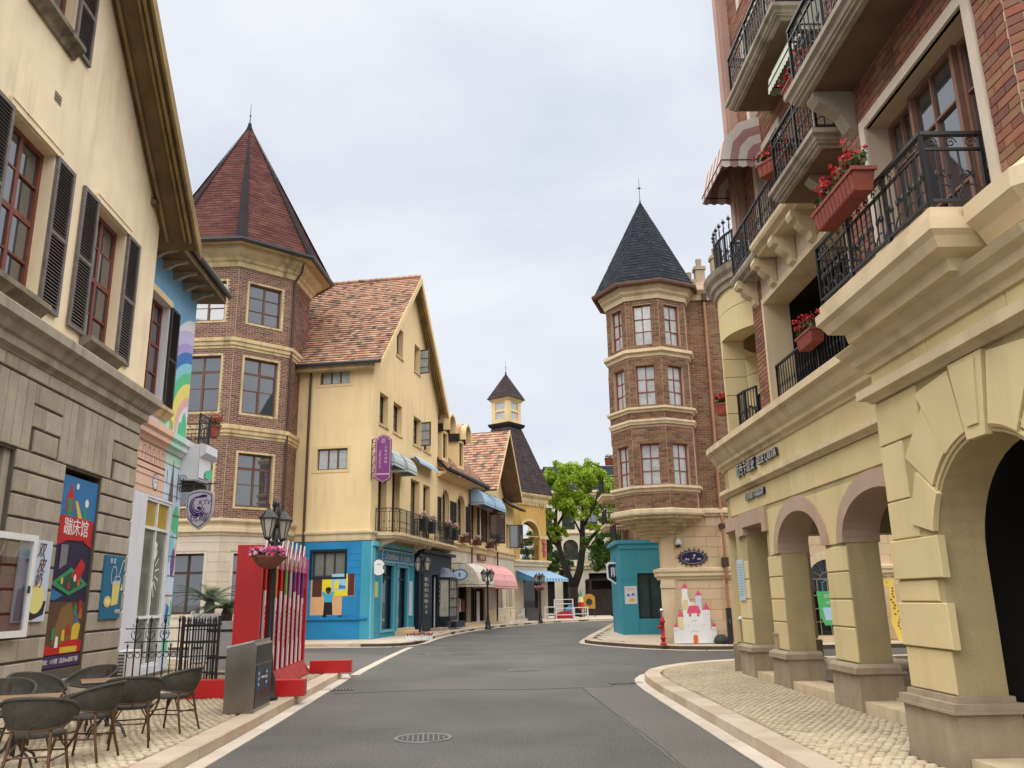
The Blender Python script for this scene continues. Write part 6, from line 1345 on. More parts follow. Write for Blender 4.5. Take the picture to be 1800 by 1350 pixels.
t = thing('round_hanging_sign', 'black hanging sign with white rim and dragon character by the teal box', 'sign', (4.12,34.9,2.5)); MB().prism([(-.28,.45),(.28,.45),(.36,.34),(.34,-.2),(.0,-.45),(-.34,-.2),(-.36,.34)], -.03, .03).ob('rim', WHT, t); MB().prism([(-.23,.38),(.23,.38),(.29,.29),(.27,-.16),(.0,-.36),(-.27,-.16),(-.29,.29)], -.04, -.031).ob('face', NVY, t); text('龍', .42, WHT, t, T(0,-.045,.03), ext=.002); MB().tube([(0,0,.45),(0,0,.62),(.35,0,.62)], .015, 6).ob('bracket', IRN, t)
# ------------------------------------------------------------------ things on and before the turret house
t = thing('oval_house_sign', 'dark violet oval sign with scrolled iron rim on the peach wall', 'sign', (5.60,26.56,2.72))
MB().prism(circ(0,0,.40,.215,28), -.03, .02).ob('panel', pc('deep violet enamel',(.025,.018,.05),rough=.35), t); rings(t, ring(0,0,.37,.185,.012,28), pc('violet grey line',(.42,.40,.52)), 16)
text('the', .11, WHT, t, T(-.19,-.034,-.05), ext=.002, shear=.2); text('7', .20, WHT, t, T(.02,-.034,.01), ext=.002, shear=.2); text('en', .12, WHT, t, T(.19,-.034,-.04), ext=.002, shear=.2)
sw_b = MB()
for k in range(18):
    a = 2*math.pi*k/18; c_ = Vector((.44*math.cos(a),-.01,.25*math.sin(a))); sw_b.tube([c_+Vector((.05*math.cos(j*.9+a)*(1-j/9),0,.05*math.sin(j*.9+a)*(1-j/9))) for j in range(8)], .011, 5)
sw_b.ob('scroll_rim', IRN, t)
t = thing('security_camera', 'white dome security camera above the oval sign', 'camera', (5.16,26.52,3.18)); MB().lathe([(.0,.16),(.06,.13),(.10,.02),(.11,-.06)], 14).ob('housing', WHT, t, True); MB().lathe([(.09,-.06),(.07,-.12),(.0,-.15)], 14).ob('lens_dome', GLD, t, True)
t = thing('castle_board', 'white cut-out castle board with pink roofs leaning on the peach wall', 'sign board', (5.45,26.22,.14))
CAW = pc('castle white',(.74,.73,.72)); CAP = pc('castle pink',(.66,.09,.17)); CAY = pc('castle cream',(.70,.58,.30)); CAG = pc('castle lilac',(.56,.58,.68)); CAO = pc('castle orange',(.65,.14,.03)); CDT = pc('castle window grey',(.28,.26,.33))
sil = [(-.65,.02),(.65,.02),(.65,.50),(.50,.50),(.50,.40),(.48,.40),(.48,1.0),(.28,1.0),(.28,.95),(.23,1.0),(.26,1.42),(.08,1.42),(.08,1.10),(.02,1.22),(-.1,1.22),(-.14,1.36),(-.16,1.36),(-.16,1.64),(-.32,1.64),(-.33,1.34),(-.36,1.34),(-.33,1.0),(-.33,.8),(-.5,.8),(-.5,.45),(-.52,.5),(-.65,.5)]
MB().prism(sil, -.012, .012).ob('panel', CAW, t)
def roof_t(x0,x1,z0,z1,m=CAP): MB().prism([(x0,z0),(x1,z0),((x0+x1)/2,z1)], -.020, -.0125).ob('painted_roof', m, t)
for q in ((-.66,-.51,.5,.62),(.51,.66,.5,.62),(-.52,-.32,.8,.98),(.27,.50,1.0,1.2),(.06,.28,1.42,1.58),(-.34,-.14,1.64,1.80)): roof_t(*q)
MB().prism([(-.22,.9),(.22,.9),(.14,1.12),(-.14,1.12)], -.020, -.0125).ob('painted_roof', CAP, t)
for poly,m_ in ((rect(-.49,-.34,.42,.78),CAY),(rect(-.32,-.17,1.0,1.3),CAY),(rect(.09,.25,1.0,1.4),CAG),(rect(-.07,.07,1.13,1.2),CAY),([(-.07,.03),(.07,.03),(.07,.2)]+[(.07*math.cos(q),.2+.07*math.sin(q)) for q in [math.pi*i/6 for i in range(1,6)]]+[(-.07,.2)],CAO),(rect(-.16,-.09,.8,.89),CAO),(rect(.09,.16,.8,.89),CAO)):
    MB().prism(poly, -.017, -.0123).ob('painted_part', m_, t)
dt = MB()
for x,z in [(k*.055-.08,.37) for k in range(4)]+[(k*.055-.08,.68) for k in range(4)]+[(-.28,.54),(-.2,.54),(.22,.54),(.3,.54),(-.6,.4),(-.55,.4),(.55,.4),(.6,.4),(.34,.86),(.42,.86),(-.28,1.12),(-.2,1.2),(.15,1.25)]: dt.flat(circ(x,z,.011,.02,6), -.0215)
dt.ob('painted_windows', CDT, t, kind='stuff'); MB().prism(rect(-.03,.03,0,.9), .013, .05).ob('prop', WOODB, t)
HYR = mat('hydrant red paint', (.33,.012,.014), .4, .2, 8, .1); CHR = plain('chrome', (.6,.6,.6), .2, metal=1)
t = thing('fire_hydrant', 'red fire hydrant with chrome cap in front of the teal box', 'hydrant', (4.42,25.95,.135))
MB().lathe([(.10,0),(.10,.04),(.065,.06),(.06,.16),(.085,.18),(.085,.22),(.06,.24),(.06,.62),(.085,.65),(.085,.70),(.06,.74),(.055,.80),(.03,.83)], 16).ob('body', HYR, t, True); MB().tube([(-.13,0,.52),(.0,0,.52)], .045, 10).tube([(-.15,0,.52),(-.13,0,.52)], .06, 8).ob('outlet', HYR, t); MB().lathe([(.03,.83),(.035,.95),(.06,.97),(.065,1.02),(.03,1.06),(0,1.07)], 12).ob('cap', CHR, t, True)
t = thing('black_utility_post', 'black square utility post at the foot of the peach wall', 'post', (6.42,25.85,.135)); MB().box(-.075,.075,-.06,.06,0,1.05).ob('body', GUT, t); B('label_plate', CHR, t, -.03, .03, -.066, -.0605, .6, .72)
t = thing('covered_boulder', 'dark netted bundle by the downpipe foot', 'bundle', (6.22,26.2,.13)); MB().lathe([(.2,0),(.25,.08),(.2,.2),(.1,.27),(0,.28)], 9).ob('bundle', mat('green black netting', (.05,.055,.045), .8, .3, 12, .5, 30), t, True)
t = thing('bollard_light', 'slim grey bollard with white cap at the arcade corner', 'bollard', (4.40,16.75,.13)); MB().lathe([(.05,0),(.045,.02),(.035,.9),(.05,.92),(.05,.95)], 10).ob('post', PLI, t, True); MB().lathe([(.065,.95),(.065,1.0),(.0,1.03)], 10).ob('cap', WHT, t, True)
t = thing('ash_bin', 'narrow grey ash bin standing between two arcade piers', 'bin', (4.36,14.22,.13)); MB().box(-.09,.09,-.09,.09,0,.78).box(-.105,.105,-.105,.105,.78,.81).ob('body', PLI, t); B('slot', DARK, t, -.05, .05, -.094, -.0905, .58, .7)
t = thing('green_bag_board', 'green shopping-bag shaped board hung on the arched door', 'sign board', (9.75,26.05,.62)); MB().prism([(-.55,1.0),(.35,1.0),(.35,.1),(.2,.0),(-.38,.0),(-.5,.25)], -.015, .015).ob('panel', pc('grass green board',(.08,.42,.12)), t); MB().prism([(-.42,.52),(.25,.52),(.25,.15),(-.36,.15)], -.02, -.0155).ob('picture', pc('board sky blue',(.38,.55,.70)), t); text('欢迎光临', .13, WHT, t, T(-.08,-.02,.85), ext=.002); text('WELCOME', .09, WHT, t, T(-.08,-.02,.66), ext=.002); MB().tube([(-.35,0,1.0),(-.35,0,1.25),(-.1,0,1.42),(.15,0,1.25),(.15,0,1.0)], .012, 6).ob('hanger', pc('teal hook',(.03,.3,.36)), t)
B('prop', WOODB, t, -.03, .03, .016, .06, -.48, .6)
t = thing('giraffe_board', 'yellow cut-out giraffe board with brown spots behind the arcade', 'sign board', (11.62,26.15,.14)); MB().prism([(-.05,0),(.14,0),(.24,.36),(.22,.82),(.04,.98),(.0,1.7),(.06,1.78),(-.02,1.84),(-.28,1.78),(-.3,1.62),(-.16,1.6),(-.18,.9),(-.2,.5)], -.012, .012).ob('panel', pc('giraffe yellow',(.72,.52,.10)), t)
gs = MB(); [gs.flat(circ(rnd.uniform(-.14,.02)+(.08 if z < .9 else 0), z, .035,.035,8), -.0145) for z in [.35+.085*k for k in range(15)]]; gs.ob('spots', pc('giraffe brown',(.30,.07,.02)), t, kind='stuff'); MB().prism(circ(-.2,1.72,.018), -.016, -.0125).ob('eye', GUT, t); MB().tube([(-.08,0,1.82),(-.09,0,1.95)], .012, 6).tube([(-.14,0,1.82),(-.15,0,1.95)], .012, 6).ob('horns', pc('giraffe horn',(.6,.5,.3)), t)
# ------------------------------------------------------------------ flower boxes on the right
def IP(x, y, z): return tuple(IW @ Vector((x,y,z)))
flower_box('red flower box on the near stone balcony rail', IP(9.35,Y0-.62,4.98), IR, .95, .2, .2, RED, 'terracotta flower boxes', nl=120, nf=220, fh=.24)
flower_box('red flower box at the far end of the second balcony', IP(5.75,-.55,7.38), IR+.5, .55, .2, .2, RED, 'terracotta flower boxes', nl=80, nf=110)
flower_box('red flower box high under the large balcony soffit', IP(7.55,-.82,7.5), IR, .7, .2, .2, RED, 'terracotta flower boxes', nl=80, nf=140)
flower_box('red flower box on the loggia rail', IP(4.95,-.02,5.02), IR, .6, .2, .2, RED, 'terracotta flower boxes', nl=80, nf=140, fh=.26)
flower_box('red flower pot on the round corner loggia', IP(.55,-.12,4.98), IR+.7, .3, .22, .22, RED, 'terracotta flower boxes', nl=60, nf=140, fh=.2)
flower_box('red flower pot on the mural house side balcony', tuple(T(*BO) @ RZ(AR) @ Vector((5.35,-.35,5.8))), AR+.6, .42, .25, .28, RED, nl=60, nf=140, fh=.28)
flower_box('red flower pot on the upper balcony beyond the turret', (5.02,42.6,8.2), 0, .5, .3, .35, RED, nl=40, nf=60)
flower_box('red flower pot on the lower balcony beyond the turret', (5.0,40.0,4.9), 0, .5, .3, .35, RED, nl=40, nf=60)
BKP = plain('black planter', (.015,.016,.018), .5); NVP = plain('dark red planter', (.10,.02,.02), .5)
def DP(x, y, z): return tuple(DW @ Vector((x,y,z)))
for x,lb,z in ((4.3,'pink flower planter left of centre on the first bow balcony',5.02),(5.6,'pink flower planter at the right end of the first bow balcony',4.98),(8.6,'pink flower planter in the middle of the second bow balcony',5.0),(10.0,'pink flower planter at the right end of the second bow balcony',4.95)):
    flower_box(lb, DP(x,-.98,z-.45), DR, .55, .28, .5, PAL, 'black planters of pink flowers', BKP, nl=60, nf=120, fh=.35)
EWm = T(*EOo) @ RZ(ER)
for x,lb in ((1.3,'pink flower box under the first arched window'),(4.2,'pink flower box under the second arched window'),(6.85,'pink flower box under the left blue awning'),(9.9,'pink flower box under the right blue awning')):
    flower_box(lb, tuple(EWm @ Vector((x,-.25,4.66))), ER, .9, .3, .28, PAL, 'dark window boxes of pink flowers', NVP, nl=50, nf=100, fh=.3)
t = thing('fence_planter', 'low white picket planter of pink flowers at the kerb corner', 'planter', (-3.50,31.2,.13), .08); MB().box(-.47,.47,-.12,.12,.03,.16).ob('trough', WHT, t); pk = MB()
for k in range(16): inst('picket', MB().box(-.018,.018,-.012,.012,0,.2).mesh('picket', WHT) if k == 0 else pkm, t, T(-.46+k*.061,-.135,.02)) if False else None
pkm = MB().prism([(-.018,0),(.018,0),(.018,.17),(0,.2),(-.018,.17)], -.012, 0).mesh('picket', WHT)
for k in range(16): inst('picket', pkm, t, T(-.46+k*.061,-.122,.02))
flora(t, -.45, .45, -.1, .1, .16, .14, petal_mat('coral petal', [(.62,.20,.18),(.7,.32,.28),(.5,.12,.14)]), 90, 160)
# ------------------------------------------------------------------ signs on the left
t = thing('shield_sign', 'silver shield sign with violet dragon hanging from an iron bracket', 'sign', (-7.55,19.9,3.76)); t.rotation_euler = (0,0,rad(-6))
def shield(s): return [(s*x,s*z) for x,z in [(-.30,.36),(-.15,.42),(0,.44),(.15,.42),(.30,.36),(.325,.3),(.32,-.05),(.27,-.22),(.14,-.38),(0,-.47),(-.14,-.38),(-.27,-.22),(-.32,-.05),(-.325,.3)]]
SLV = plain('silver lilac panel', (.52,.50,.60), .4); VIO = pc('dark violet print',(.035,.015,.11)); MB().prism(shield(1.06), -.03, .03).ob('rim', plain('bright steel rim', (.58,.58,.62), .35, metal=.4), t); MB().prism(shield(.95), -.036, -.0305).ob('border', VIO, t); MB().prism(shield(.90), -.041, -.0365).ob('panel', SLV, t)
dg = MB()
for r0,r1,a0_,a1_ in ((.205,.245,95,330),(.15,.195,120,350),(.10,.135,150,380)):
    n = 22
    for i in range(n):
        a, b = rad(a0_+(a1_-a0_)*i/n), rad(a0_+(a1_-a0_)*(i+1)/n); w0 = math.sin(math.pi*(i+.1)/n)*.5+.5; rr0, rr1 = r1-(r1-r0)*w0, r1
        dg.add([(-.03+rr0*math.cos(a)*.9,-.0425,.06+rr0*math.sin(a)),(-.03+rr1*math.cos(a)*.9,-.0425,.06+rr1*math.sin(a)),(-.03+rr1*math.cos(b)*.9,-.0425,.06+rr1*math.sin(b)),(-.03+rr0*math.cos(b)*.9,-.0425,.06+rr0*math.sin(b))],[(0,1,2,3)])
dg.flat([(-.14,.25),(.0,.32),(.08,.345),(.2,.33),(.16,.30),(.2,.28),(.06,.27),(-.06,.26)], -.0435); dg.flat(circ(.0,.02,.05,.042), -.0435); dg.ob('dragon_emblem', VIO, t)
text('KTV', .165, VIO, t, T(.12,-.044,.15), ext=.001, shear=.3); text('悦龍', .23, VIO, t, T(-.0,-.044,-.21), ext=.001, shear=.15)
br_ = MB().tube([(-.62,0,.62),(.38,0,.60)], .016, 6).tube([(-.2,0,.61),(-.2,0,.40)], .012, 6).tube([(.2,0,.60),(.2,0,.40)], .012, 6).tube([(-.62,0,.2),(-.62,0,.85)], .018, 6)
for cz_,cx_ in ((.75,-.5),(.48,-.5)): br_.tube([(cx_+.1*(1-j/16)*math.cos(j*.6),0,cz_+.1*(1-j/16)*math.sin(j*.6)) for j in range(14)], .010, 5)
br_.ob('bracket', IRN, t)
t = thing('purple_hotel_sign', 'tall purple scalloped sign projecting from the gabled house corner', 'sign', (-5.24,32.95,7.08)); t.rotation_euler = (0,0,rad(-4))
PPL = plain('plum enamel', (.17,.035,.15), .45); PPG = pc('pale rose line',(.62,.42,.45)); o_l = [(-.30,.80),(-.22,.84),(-.20,.92),(-.1,.95),(0,1.0),(.1,.95),(.20,.92),(.22,.84),(.30,.80),(.30,-.72),(.24,-.82),(.12,-.86),(0,-.94),(-.12,-.86),(-.24,-.82),(-.30,-.72)]
MB().prism([(x*1.08,z*1.02) for x,z in o_l], -.05, .05).ob('rim', plain('dark plum enamel', (.09,.02,.075), .45), t); MB().prism([(x*.98,z*.985) for x,z in o_l], -.055, -.0505).ob('line', PPG, t); MB().prism([(x*.92,z*.965) for x,z in o_l], -.060, -.0555).ob('panel', PPL, t)
text('忍', .2, PPG, t, T(.0,-.063,.74), ext=.002); [text(c_, .11, PPG, t, T(.11,-.063,.48-k*.15), ext=.002) for k,c_ in enumerate('江家木偶館')]; o = text('Dingjia Puppet Inn', .10, PPG, t, T(-.12,-.063,.0), ext=.002); o.matrix_local = T(-.12,-.063,.0) @ RY(rad(90)) @ RX(math.pi/2)
MB().box(-.26,.26,-.064,-.0605,-.62,-.58).ob('sign_bar', PPG, t); sb_ = MB()
for k in range(5): sb_.tube([(-.36-.1*math.cos(j*.5)*(1 if j < 9 else .5),0,.72-k*.34+.14*math.sin(j*.5)) for j in range(12)], .016, 5)
sb_.tube([(-.48,0,.85),(-.48,0,-.85)], .02, 6).tube([(-.48,0,.7),(-.3,0,.7)], .015, 6).tube([(-.48,0,-.7),(-.3,0,-.7)], .015, 6).ob('bracket', plain('dark plum iron', (.07,.02,.05), .5), t)
t = thing('white_shop_sign', 'white bitten-oval hanging sign with black rim on the light blue shop', 'sign', (-5.30,32.85,2.82)); w_s = [(-.19,.2),(-.1,.28),(.02,.3),(.12,.26),(.2,.17),(.23,.12),(.16,.05),(.16,-.05),(.22,-.12),(.2,-.2),(.08,-.29),(-.06,-.3),(-.17,-.24)]
MB().prism([(x*1.12+.01,z*1.1) for x,z in w_s], -.02, .02).ob('rim', GUT, t); MB().prism(w_s, -.026, -.0205).ob('panel', WHT, t); text('coffee', .07, GUT, t, T(0,-.029,.12), ext=.001); MB().tube([(-.1,0,.5),(.35,0,.47)], .018, 6).tube([(.0,0,.3),(.0,0,.49)], .008, 5).ob('bracket', IRN, t)
t = thing('oval_shop_sign', 'small white oval sign with blue rim hanging before the cream awning', 'sign', (-2.98,45.3,2.85)); MB().prism(circ(0,0,.44,.30), -.03,.03).ob('rim', NAV, t); MB().prism(circ(0,0,.37,.23), -.036,-.0305).ob('panel', LBL, t); MB().prism([(-.02,-.14),(.03,-.14),(.06,.05),(.0,.14),(-.06,.05)], -.040,-.0365).ob('emblem', NAV, t); MB().tube([(-.5,0,.6),(.7,0,.6)], .02, 6).tube([(0,0,.3),(0,0,.6)], .012, 5).ob('bracket', IRN, t)
# ------------------------------------------------------------------ street lamps
LGL = mat('frosted lamp glass', (.46,.44,.37), .3, .1, 6, .02)
def lamp(label, x, y, h, rot, basket=None, arm=.2, ls=1.0):
    t = thing('street_lamp', label, 'street lamp', (x,y,.13), rot, 'cast iron street lamps')
    MB().lathe([(.17,0),(.17,.05),(.13,.08),(.12,.3),(.08,.42),(.07,.6),(.05,.72),(.045,h*.72),(.06,h*.73),(.07,h*.76),(.05,h*.79),(.04,h*.86)], 12).ob('post', IRN, t, True)
    am = MB().tube([(-arm,0,h*.80),(-arm*.6,0,h*.775),(0,0,h*.80),(arm*.6,0,h*.775),(arm,0,h*.80)], .018, 6)
    for s_ in (-1,1): am.tube([(s_*(.05+.07*(1-j/14)*math.cos(j*.6)),0,h*.74+.07*(1-j/14)*math.sin(j*.6)) for j in range(12)], .010, 5)
    am.ob('arm', IRN, t)
    for s_ in (-1,1):
        L0 = (s_*arm,0,h*.80); fr = MB(); b, w0, w1, hh = L0, .055*ls, .125*ls, .27*ls
        fr.lathe([(.03,-.03),(.06*ls,0),(.055*ls,.02)], 6, L0); fr.lathe([(w1*1.18,hh+.02),(w1*1.2,hh+.04),(w1*.55,hh+.14*ls),(w1*.25,hh+.17*ls),(.012,hh+.21*ls),(.012,hh+.26*ls)], 6, L0)
        for k in range(6): a = 2*math.pi*k/6; fr.tube([(b[0]+w0*math.cos(a),b[1]+w0*math.sin(a),b[2]+.02),(b[0]+w1*math.cos(a),b[1]+w1*math.sin(a),b[2]+.02+hh)], .009, 4)
        lo_ = fr.ob('lantern', IRN, t); MB().lathe([(w0*.93,.02),(w1*.93,.02+hh)], 6, L0).ob('lantern_glass', LGL, lo_)
    fg = MB().lathe([(.05,h*.86),(.07,h*.875),(.05,h*.885),(.06,h*.9),(.065,h*.93),(.05,h*.955),(.03,h*.965),(.04,h*.975),(.038,h*.99),(.0,h)], 10)
    fg.tube([(.0,0,h*.945),(.08,0,h*.96),(.12,0,h*.99)], .018, 6).tube([(.0,0,h*.945),(-.07,.02,h*.97),(-.04,.02,h*1.01)], .018, 6); fg.ob('figure_finial', IRN, t, True)
    if basket: 
        for k in (-1,1): MB().tube([(k*.22,0,basket+.1),(k*.05,0,h*.74)], .006, 4).ob('chain', IRN, t)
    return t
l1 = lamp('near black street lamp with flower bowl behind the steel bin', -3.78, 13.2, 3.0, rad(72))
lamp('black twin lantern lamp before the navy shopfront', -3.95, 36.0, 3.3, rad(10), ls=1.25)
lamp('black street lamp with flared base before the pink awning', -1.38, 42.2, 2.9, rad(20), ls=1.2)
lamp('far street lamp with pink flowers before the blue awning', 1.55, 54.2, 3.0, rad(10), ls=1.2)
def bowl(label, x, y, z, r, pet):
    t = thing('hanging_flower_bowl', label, 'flower bowl', (x,y,z)); MB().lathe([(.05,0),(r*.55,.03),(r*.88,.12),(r,.16),(r*1.03,.17),(r*1.03,.19),(r*.92,.19),(r*.9,.17),(0,.16)], 20).ob('bowl', mat('clay bowl', (.22,.085,.055), .7, .15, 6), t, True)
    flora(t, -r*.85, r*.85, -r*.85, r*.85, .16, .15, pet, 160, 300, .03, .024); return t
bowl('clay flower bowl with pink petunias on the near lamp post', -3.80, 13.0, 2.06, .25, PNK); bowl('pink flower bowl on the far lamp by the blue awning', 1.55, 54.2, 2.0, .3, PNK)
# ------------------------------------------------------------------ red pencil frame
RDP = mat('glossy red paint', (.50,.012,.014), .35, .12, 2, .05, spec=.5); RDD = mat('dusty red board', (.34,.03,.028), .6, .2, 3, .1)
fa = math.atan2(4.4,-.32); PF = thing('pencil_frame', 'big red display frame of giant pencils standing on the left pavement', 'display frame', (-4.12,13.72,.135), fa-math.pi/2)
MB().box(-.40,0,.0,.14,.0,2.34).ob('post', RDP, PF); MB().box(-.40,0,4.30,4.42,.0,2.3).ob('post', RDP, PF); MB().box(-.40,-.34,.141,4.299,.25,1.99).ob('back_panel', RDP, PF)
MB().box(-.40,-.03,.141,4.299,2.0,2.32).ob('top_beam', RDD, PF); MB().box(-.40,.0,.141,4.299,.1,.26).ob('bottom_beam', RDP, PF); MB().add([(0,.25,.26),(0,4.3,.26),(.30,4.3,.02),(.30,.25,.02),(0,.25,.0),(0,4.3,.0)],[(0,1,2,3),(0,3,4),(1,5,2)]).ob if False else None
rp = MB(); rp.add([(.001,.3,.26),(.001,4.28,.26),(.16,4.28,.02),(.16,.3,.02),(.001,.3,.0),(.001,4.28,.0)],[(0,3,2,1),(0,4,3),(1,2,5)]); rp.ob('ramp_board', RDD, PF)
MB().box(-1.25,-.401,-.08,.20,.0,.26).ob('foot', RDP, PF); MB().box(.001,.78,-.12,.16,.0,.24).ob('foot', RDP, PF); MB().box(.161,1.0,4.14,4.40,.0,.24).ob('foot', RDP, PF)
MB().box(-.34,-.03,4.24,4.299,1.7,1.99).box(-.028,-.004,3.75,4.29,2.0,2.34).ob('pink_end_panel', pc('magenta panel',(.48,.06,.28)), PF)
WPL = pc('pencil white',(.66,.58,.60)); heads = [pc('pencil orange',(.55,.15,.03)),pc('pencil red',(.42,.03,.03)),pc('pencil green',(.10,.38,.08)),pc('pencil blue grey',(.35,.42,.55)),pc('pencil violet',(.16,.05,.22)),pc('pencil violet light',(.25,.08,.32))]
seq = [1,1,0,1,2,3,4,5,4]
for k in range(9):
    y = .42+k*.44; hd = heads[seq[k]]; z0 = .27; z1 = 1.98
    o = MB().box(-.03,-.005,-.055,.055,z0,1.62-.06*(k%3)).ob('pencil_shaft', WPL, PF); o.location = (0,y,0)
    q = MB().box(-.03,-.005,-.055,.055,1.621-.06*(k%3),1.985).ob('pencil_top', hd, PF); q.location = (0,y,0)
    MB().box(-.335,-.035,-.008,.008,.27,1.985).ob('divider', RDP, PF).location = (0,y+.1,0)
    tx = text('铅笔写出我的梦想'[k%4:]+'好', .085, pc('pencil print',(.36,.05,.06)), PF, T(0,0,0), ext=.001); tx.matrix_local = T(-.002,y,1.0) @ RZ(rad(90)) @ RY(rad(90)) @ RX(math.pi/2)
    MB().prism([(-.17,2.22),(0,1.99),(.17,2.22),(0,2.56)], -.012, .012).ob('pencil_tip', WPL, PF).matrix_local = T(-.015,y,0) @ RZ(rad(90)); MB().prism([(-.13,2.22),(0,2.05),(.13,2.22),(0,2.49)], -.016, -.0122).ob('pencil_tip_face', heads[1], PF).matrix_local = T(-.015,y,0) @ RZ(rad(90))
    MB().flat(circ(0,2.22,.05,.12), -.0175).ob('pencil_tip_badge', WPL, PF).matrix_local = T(-.015,y,0) @ RZ(rad(90))
# ------------------------------------------------------------------ steel litter bin
STE = mat('brushed steel', (.26,.235,.20), .26, .2, 2, .04, 200, metal=.85); STD = mat('dark steel panel', (.05,.05,.048), .3, .2, 3, .04, metal=.7)
ba = math.atan2(12.59-11.66,-3.62+3.54); t = thing('steel_litter_bin', 'brushed steel twin litter bin with blue labels on the left pavement', 'litter bin', (-3.73,12.12,.135), rad(4)); t.rotation_euler = (0,0,rad(3))
MB().prism([(-.20,0),(.20,0),(.20,.86),(.16,.90),(-.19,.83),(-.20,.80)], -.46, .46).ob('body', STE, t); MB().box(.201,.206,-.44,.44,.05,.60).ob('door', STD, t); MB().box(.201,.204,-.45,.45,.62,.86).ob('slot_panel', GUT, t); MB().prism([(-.205,.83),(.16,.905),(.165,.93),(-.205,.855)], -.47, .47).ob('lid', mat('bright steel lid', (.62,.62,.60), .25, .1, metal=.8), t)
BLB = pc('blue label',(.03,.10,.24))
for y in (-.24,.2): B('label_plate', BLB, t, .2065, .209, y-.12, y+.02, .28, .54); [B('label_mark', WHT, t, .2091, .2098, y-.075, y-.025, z_, z_+.035) for z_ in (.33,.40,.47)]
for y in (-.06,.04): MB().lathe([(.018,0),(.018,.02)], 8, M=T(.207,y,.42) @ RY(rad(90))).ob('knob', CHR, t)
B('foot', GUT, t, -.18, .18, -.42, .42, -.005, .0)
# ------------------------------------------------------------------ iron fence by the cafe house corner
FN = thing('iron_garden_fence', 'black iron garden fence with heart scrolls beside the mural house', 'fence', (-7.32,16.15,.13), math.atan2(.28,1.62))
r_ = MB().box(-.02,1.0,-.01,.01,.98,1.0).box(-.02,1.0,-.01,.01,.74,.76).box(-.02,1.0,-.01,.01,.56,.575).box(-.02,1.0,-.01,.01,.08,.10); r_.box(1.0,1.66,-.016,.016,.70,.75).box(1.0,1.66,-.016,.016,.16,.19).box(1.0,1.66,-.012,.012,.46,.48).box(1.0,1.66,-.012,.012,.94,.96); r_.ob('rails', IRN, FN)
pm = MB().tube([(0,0,0),(0,0,1.14)], .014, 6).lathe([(.02,1.10),(.03,1.14),(0,1.22)], 6).mesh('picket', IRN); pm2 = MB().tube([(0,0,0),(0,0,.66)], .011, 6).lathe([(.0,.64),(.022,.67),(0,.74)], 6).mesh('picket', IRN); pm3 = MB().tube([(0,0,0),(0,0,1.10)], .012, 6).lathe([(.022,1.0),(.03,1.04),(.012,1.08),(.022,1.12),(0,1.20)], 6).mesh('picket', IRN)
for k in range(8): inst('picket', pm if k%2 else pm2, FN, T(.04+k*.128,0,0))
for k in range(13): inst('picket', pm3, FN, T(1.03+k*.052,0,0))
for k in range(7): inst('picket', pm3, FN, T(1.05+k*.09,.25+.05*k,0))
for x in (1.0,1.66): B('gate_post', IRN, FN, x-.025, x+.025, -.025, .025, 0, 1.2)
for k in (1,3,5):
    x = .04+k*.128; h_ = MB()
    for s_ in (-1,1): h_.tube([(x,0,.76),(x+s_*.07,0,.84),(x+s_*.085,0,.90),(x+s_*.06,0,.95),(x+s_*.025,0,.94),(x+s_*.03,0,.90)], .008, 5).tube([(x+s_*.015,0,1.04),(x+s_*.05,0,1.02),(x+s_*.07,0,1.05),(x+s_*.05,0,1.08)], .007, 5)
    h_.ob('heart_scroll', IRN, FN)
for k in range(7): MB().tube([(.10+k*.128+.045*math.cos(j*math.pi/5),0,.51+.045*math.sin(j*math.pi/5)) for j in range(11)], .007, 5).ob('ring_scroll', IRN, FN)
t = thing('air_conditioner_unit', 'white air conditioner unit behind the garden fence', 'air conditioner', tuple(T(*BO) @ RZ(AR) @ Vector((1.0,-.28,.13))), AR); MB().box(-.42,.42,-.16,.16,.06,.56).ob('casing', WHT, t); gl = MB(); [gl.box(-.43,-.4205,-.14,.14,.12+k*.06,.14+k*.06) for k in range(7)]; gl.ob('vent_louvres', GUT, t); B('feet', GUT, t, -.35, .35, -.14, .14, 0, .06)
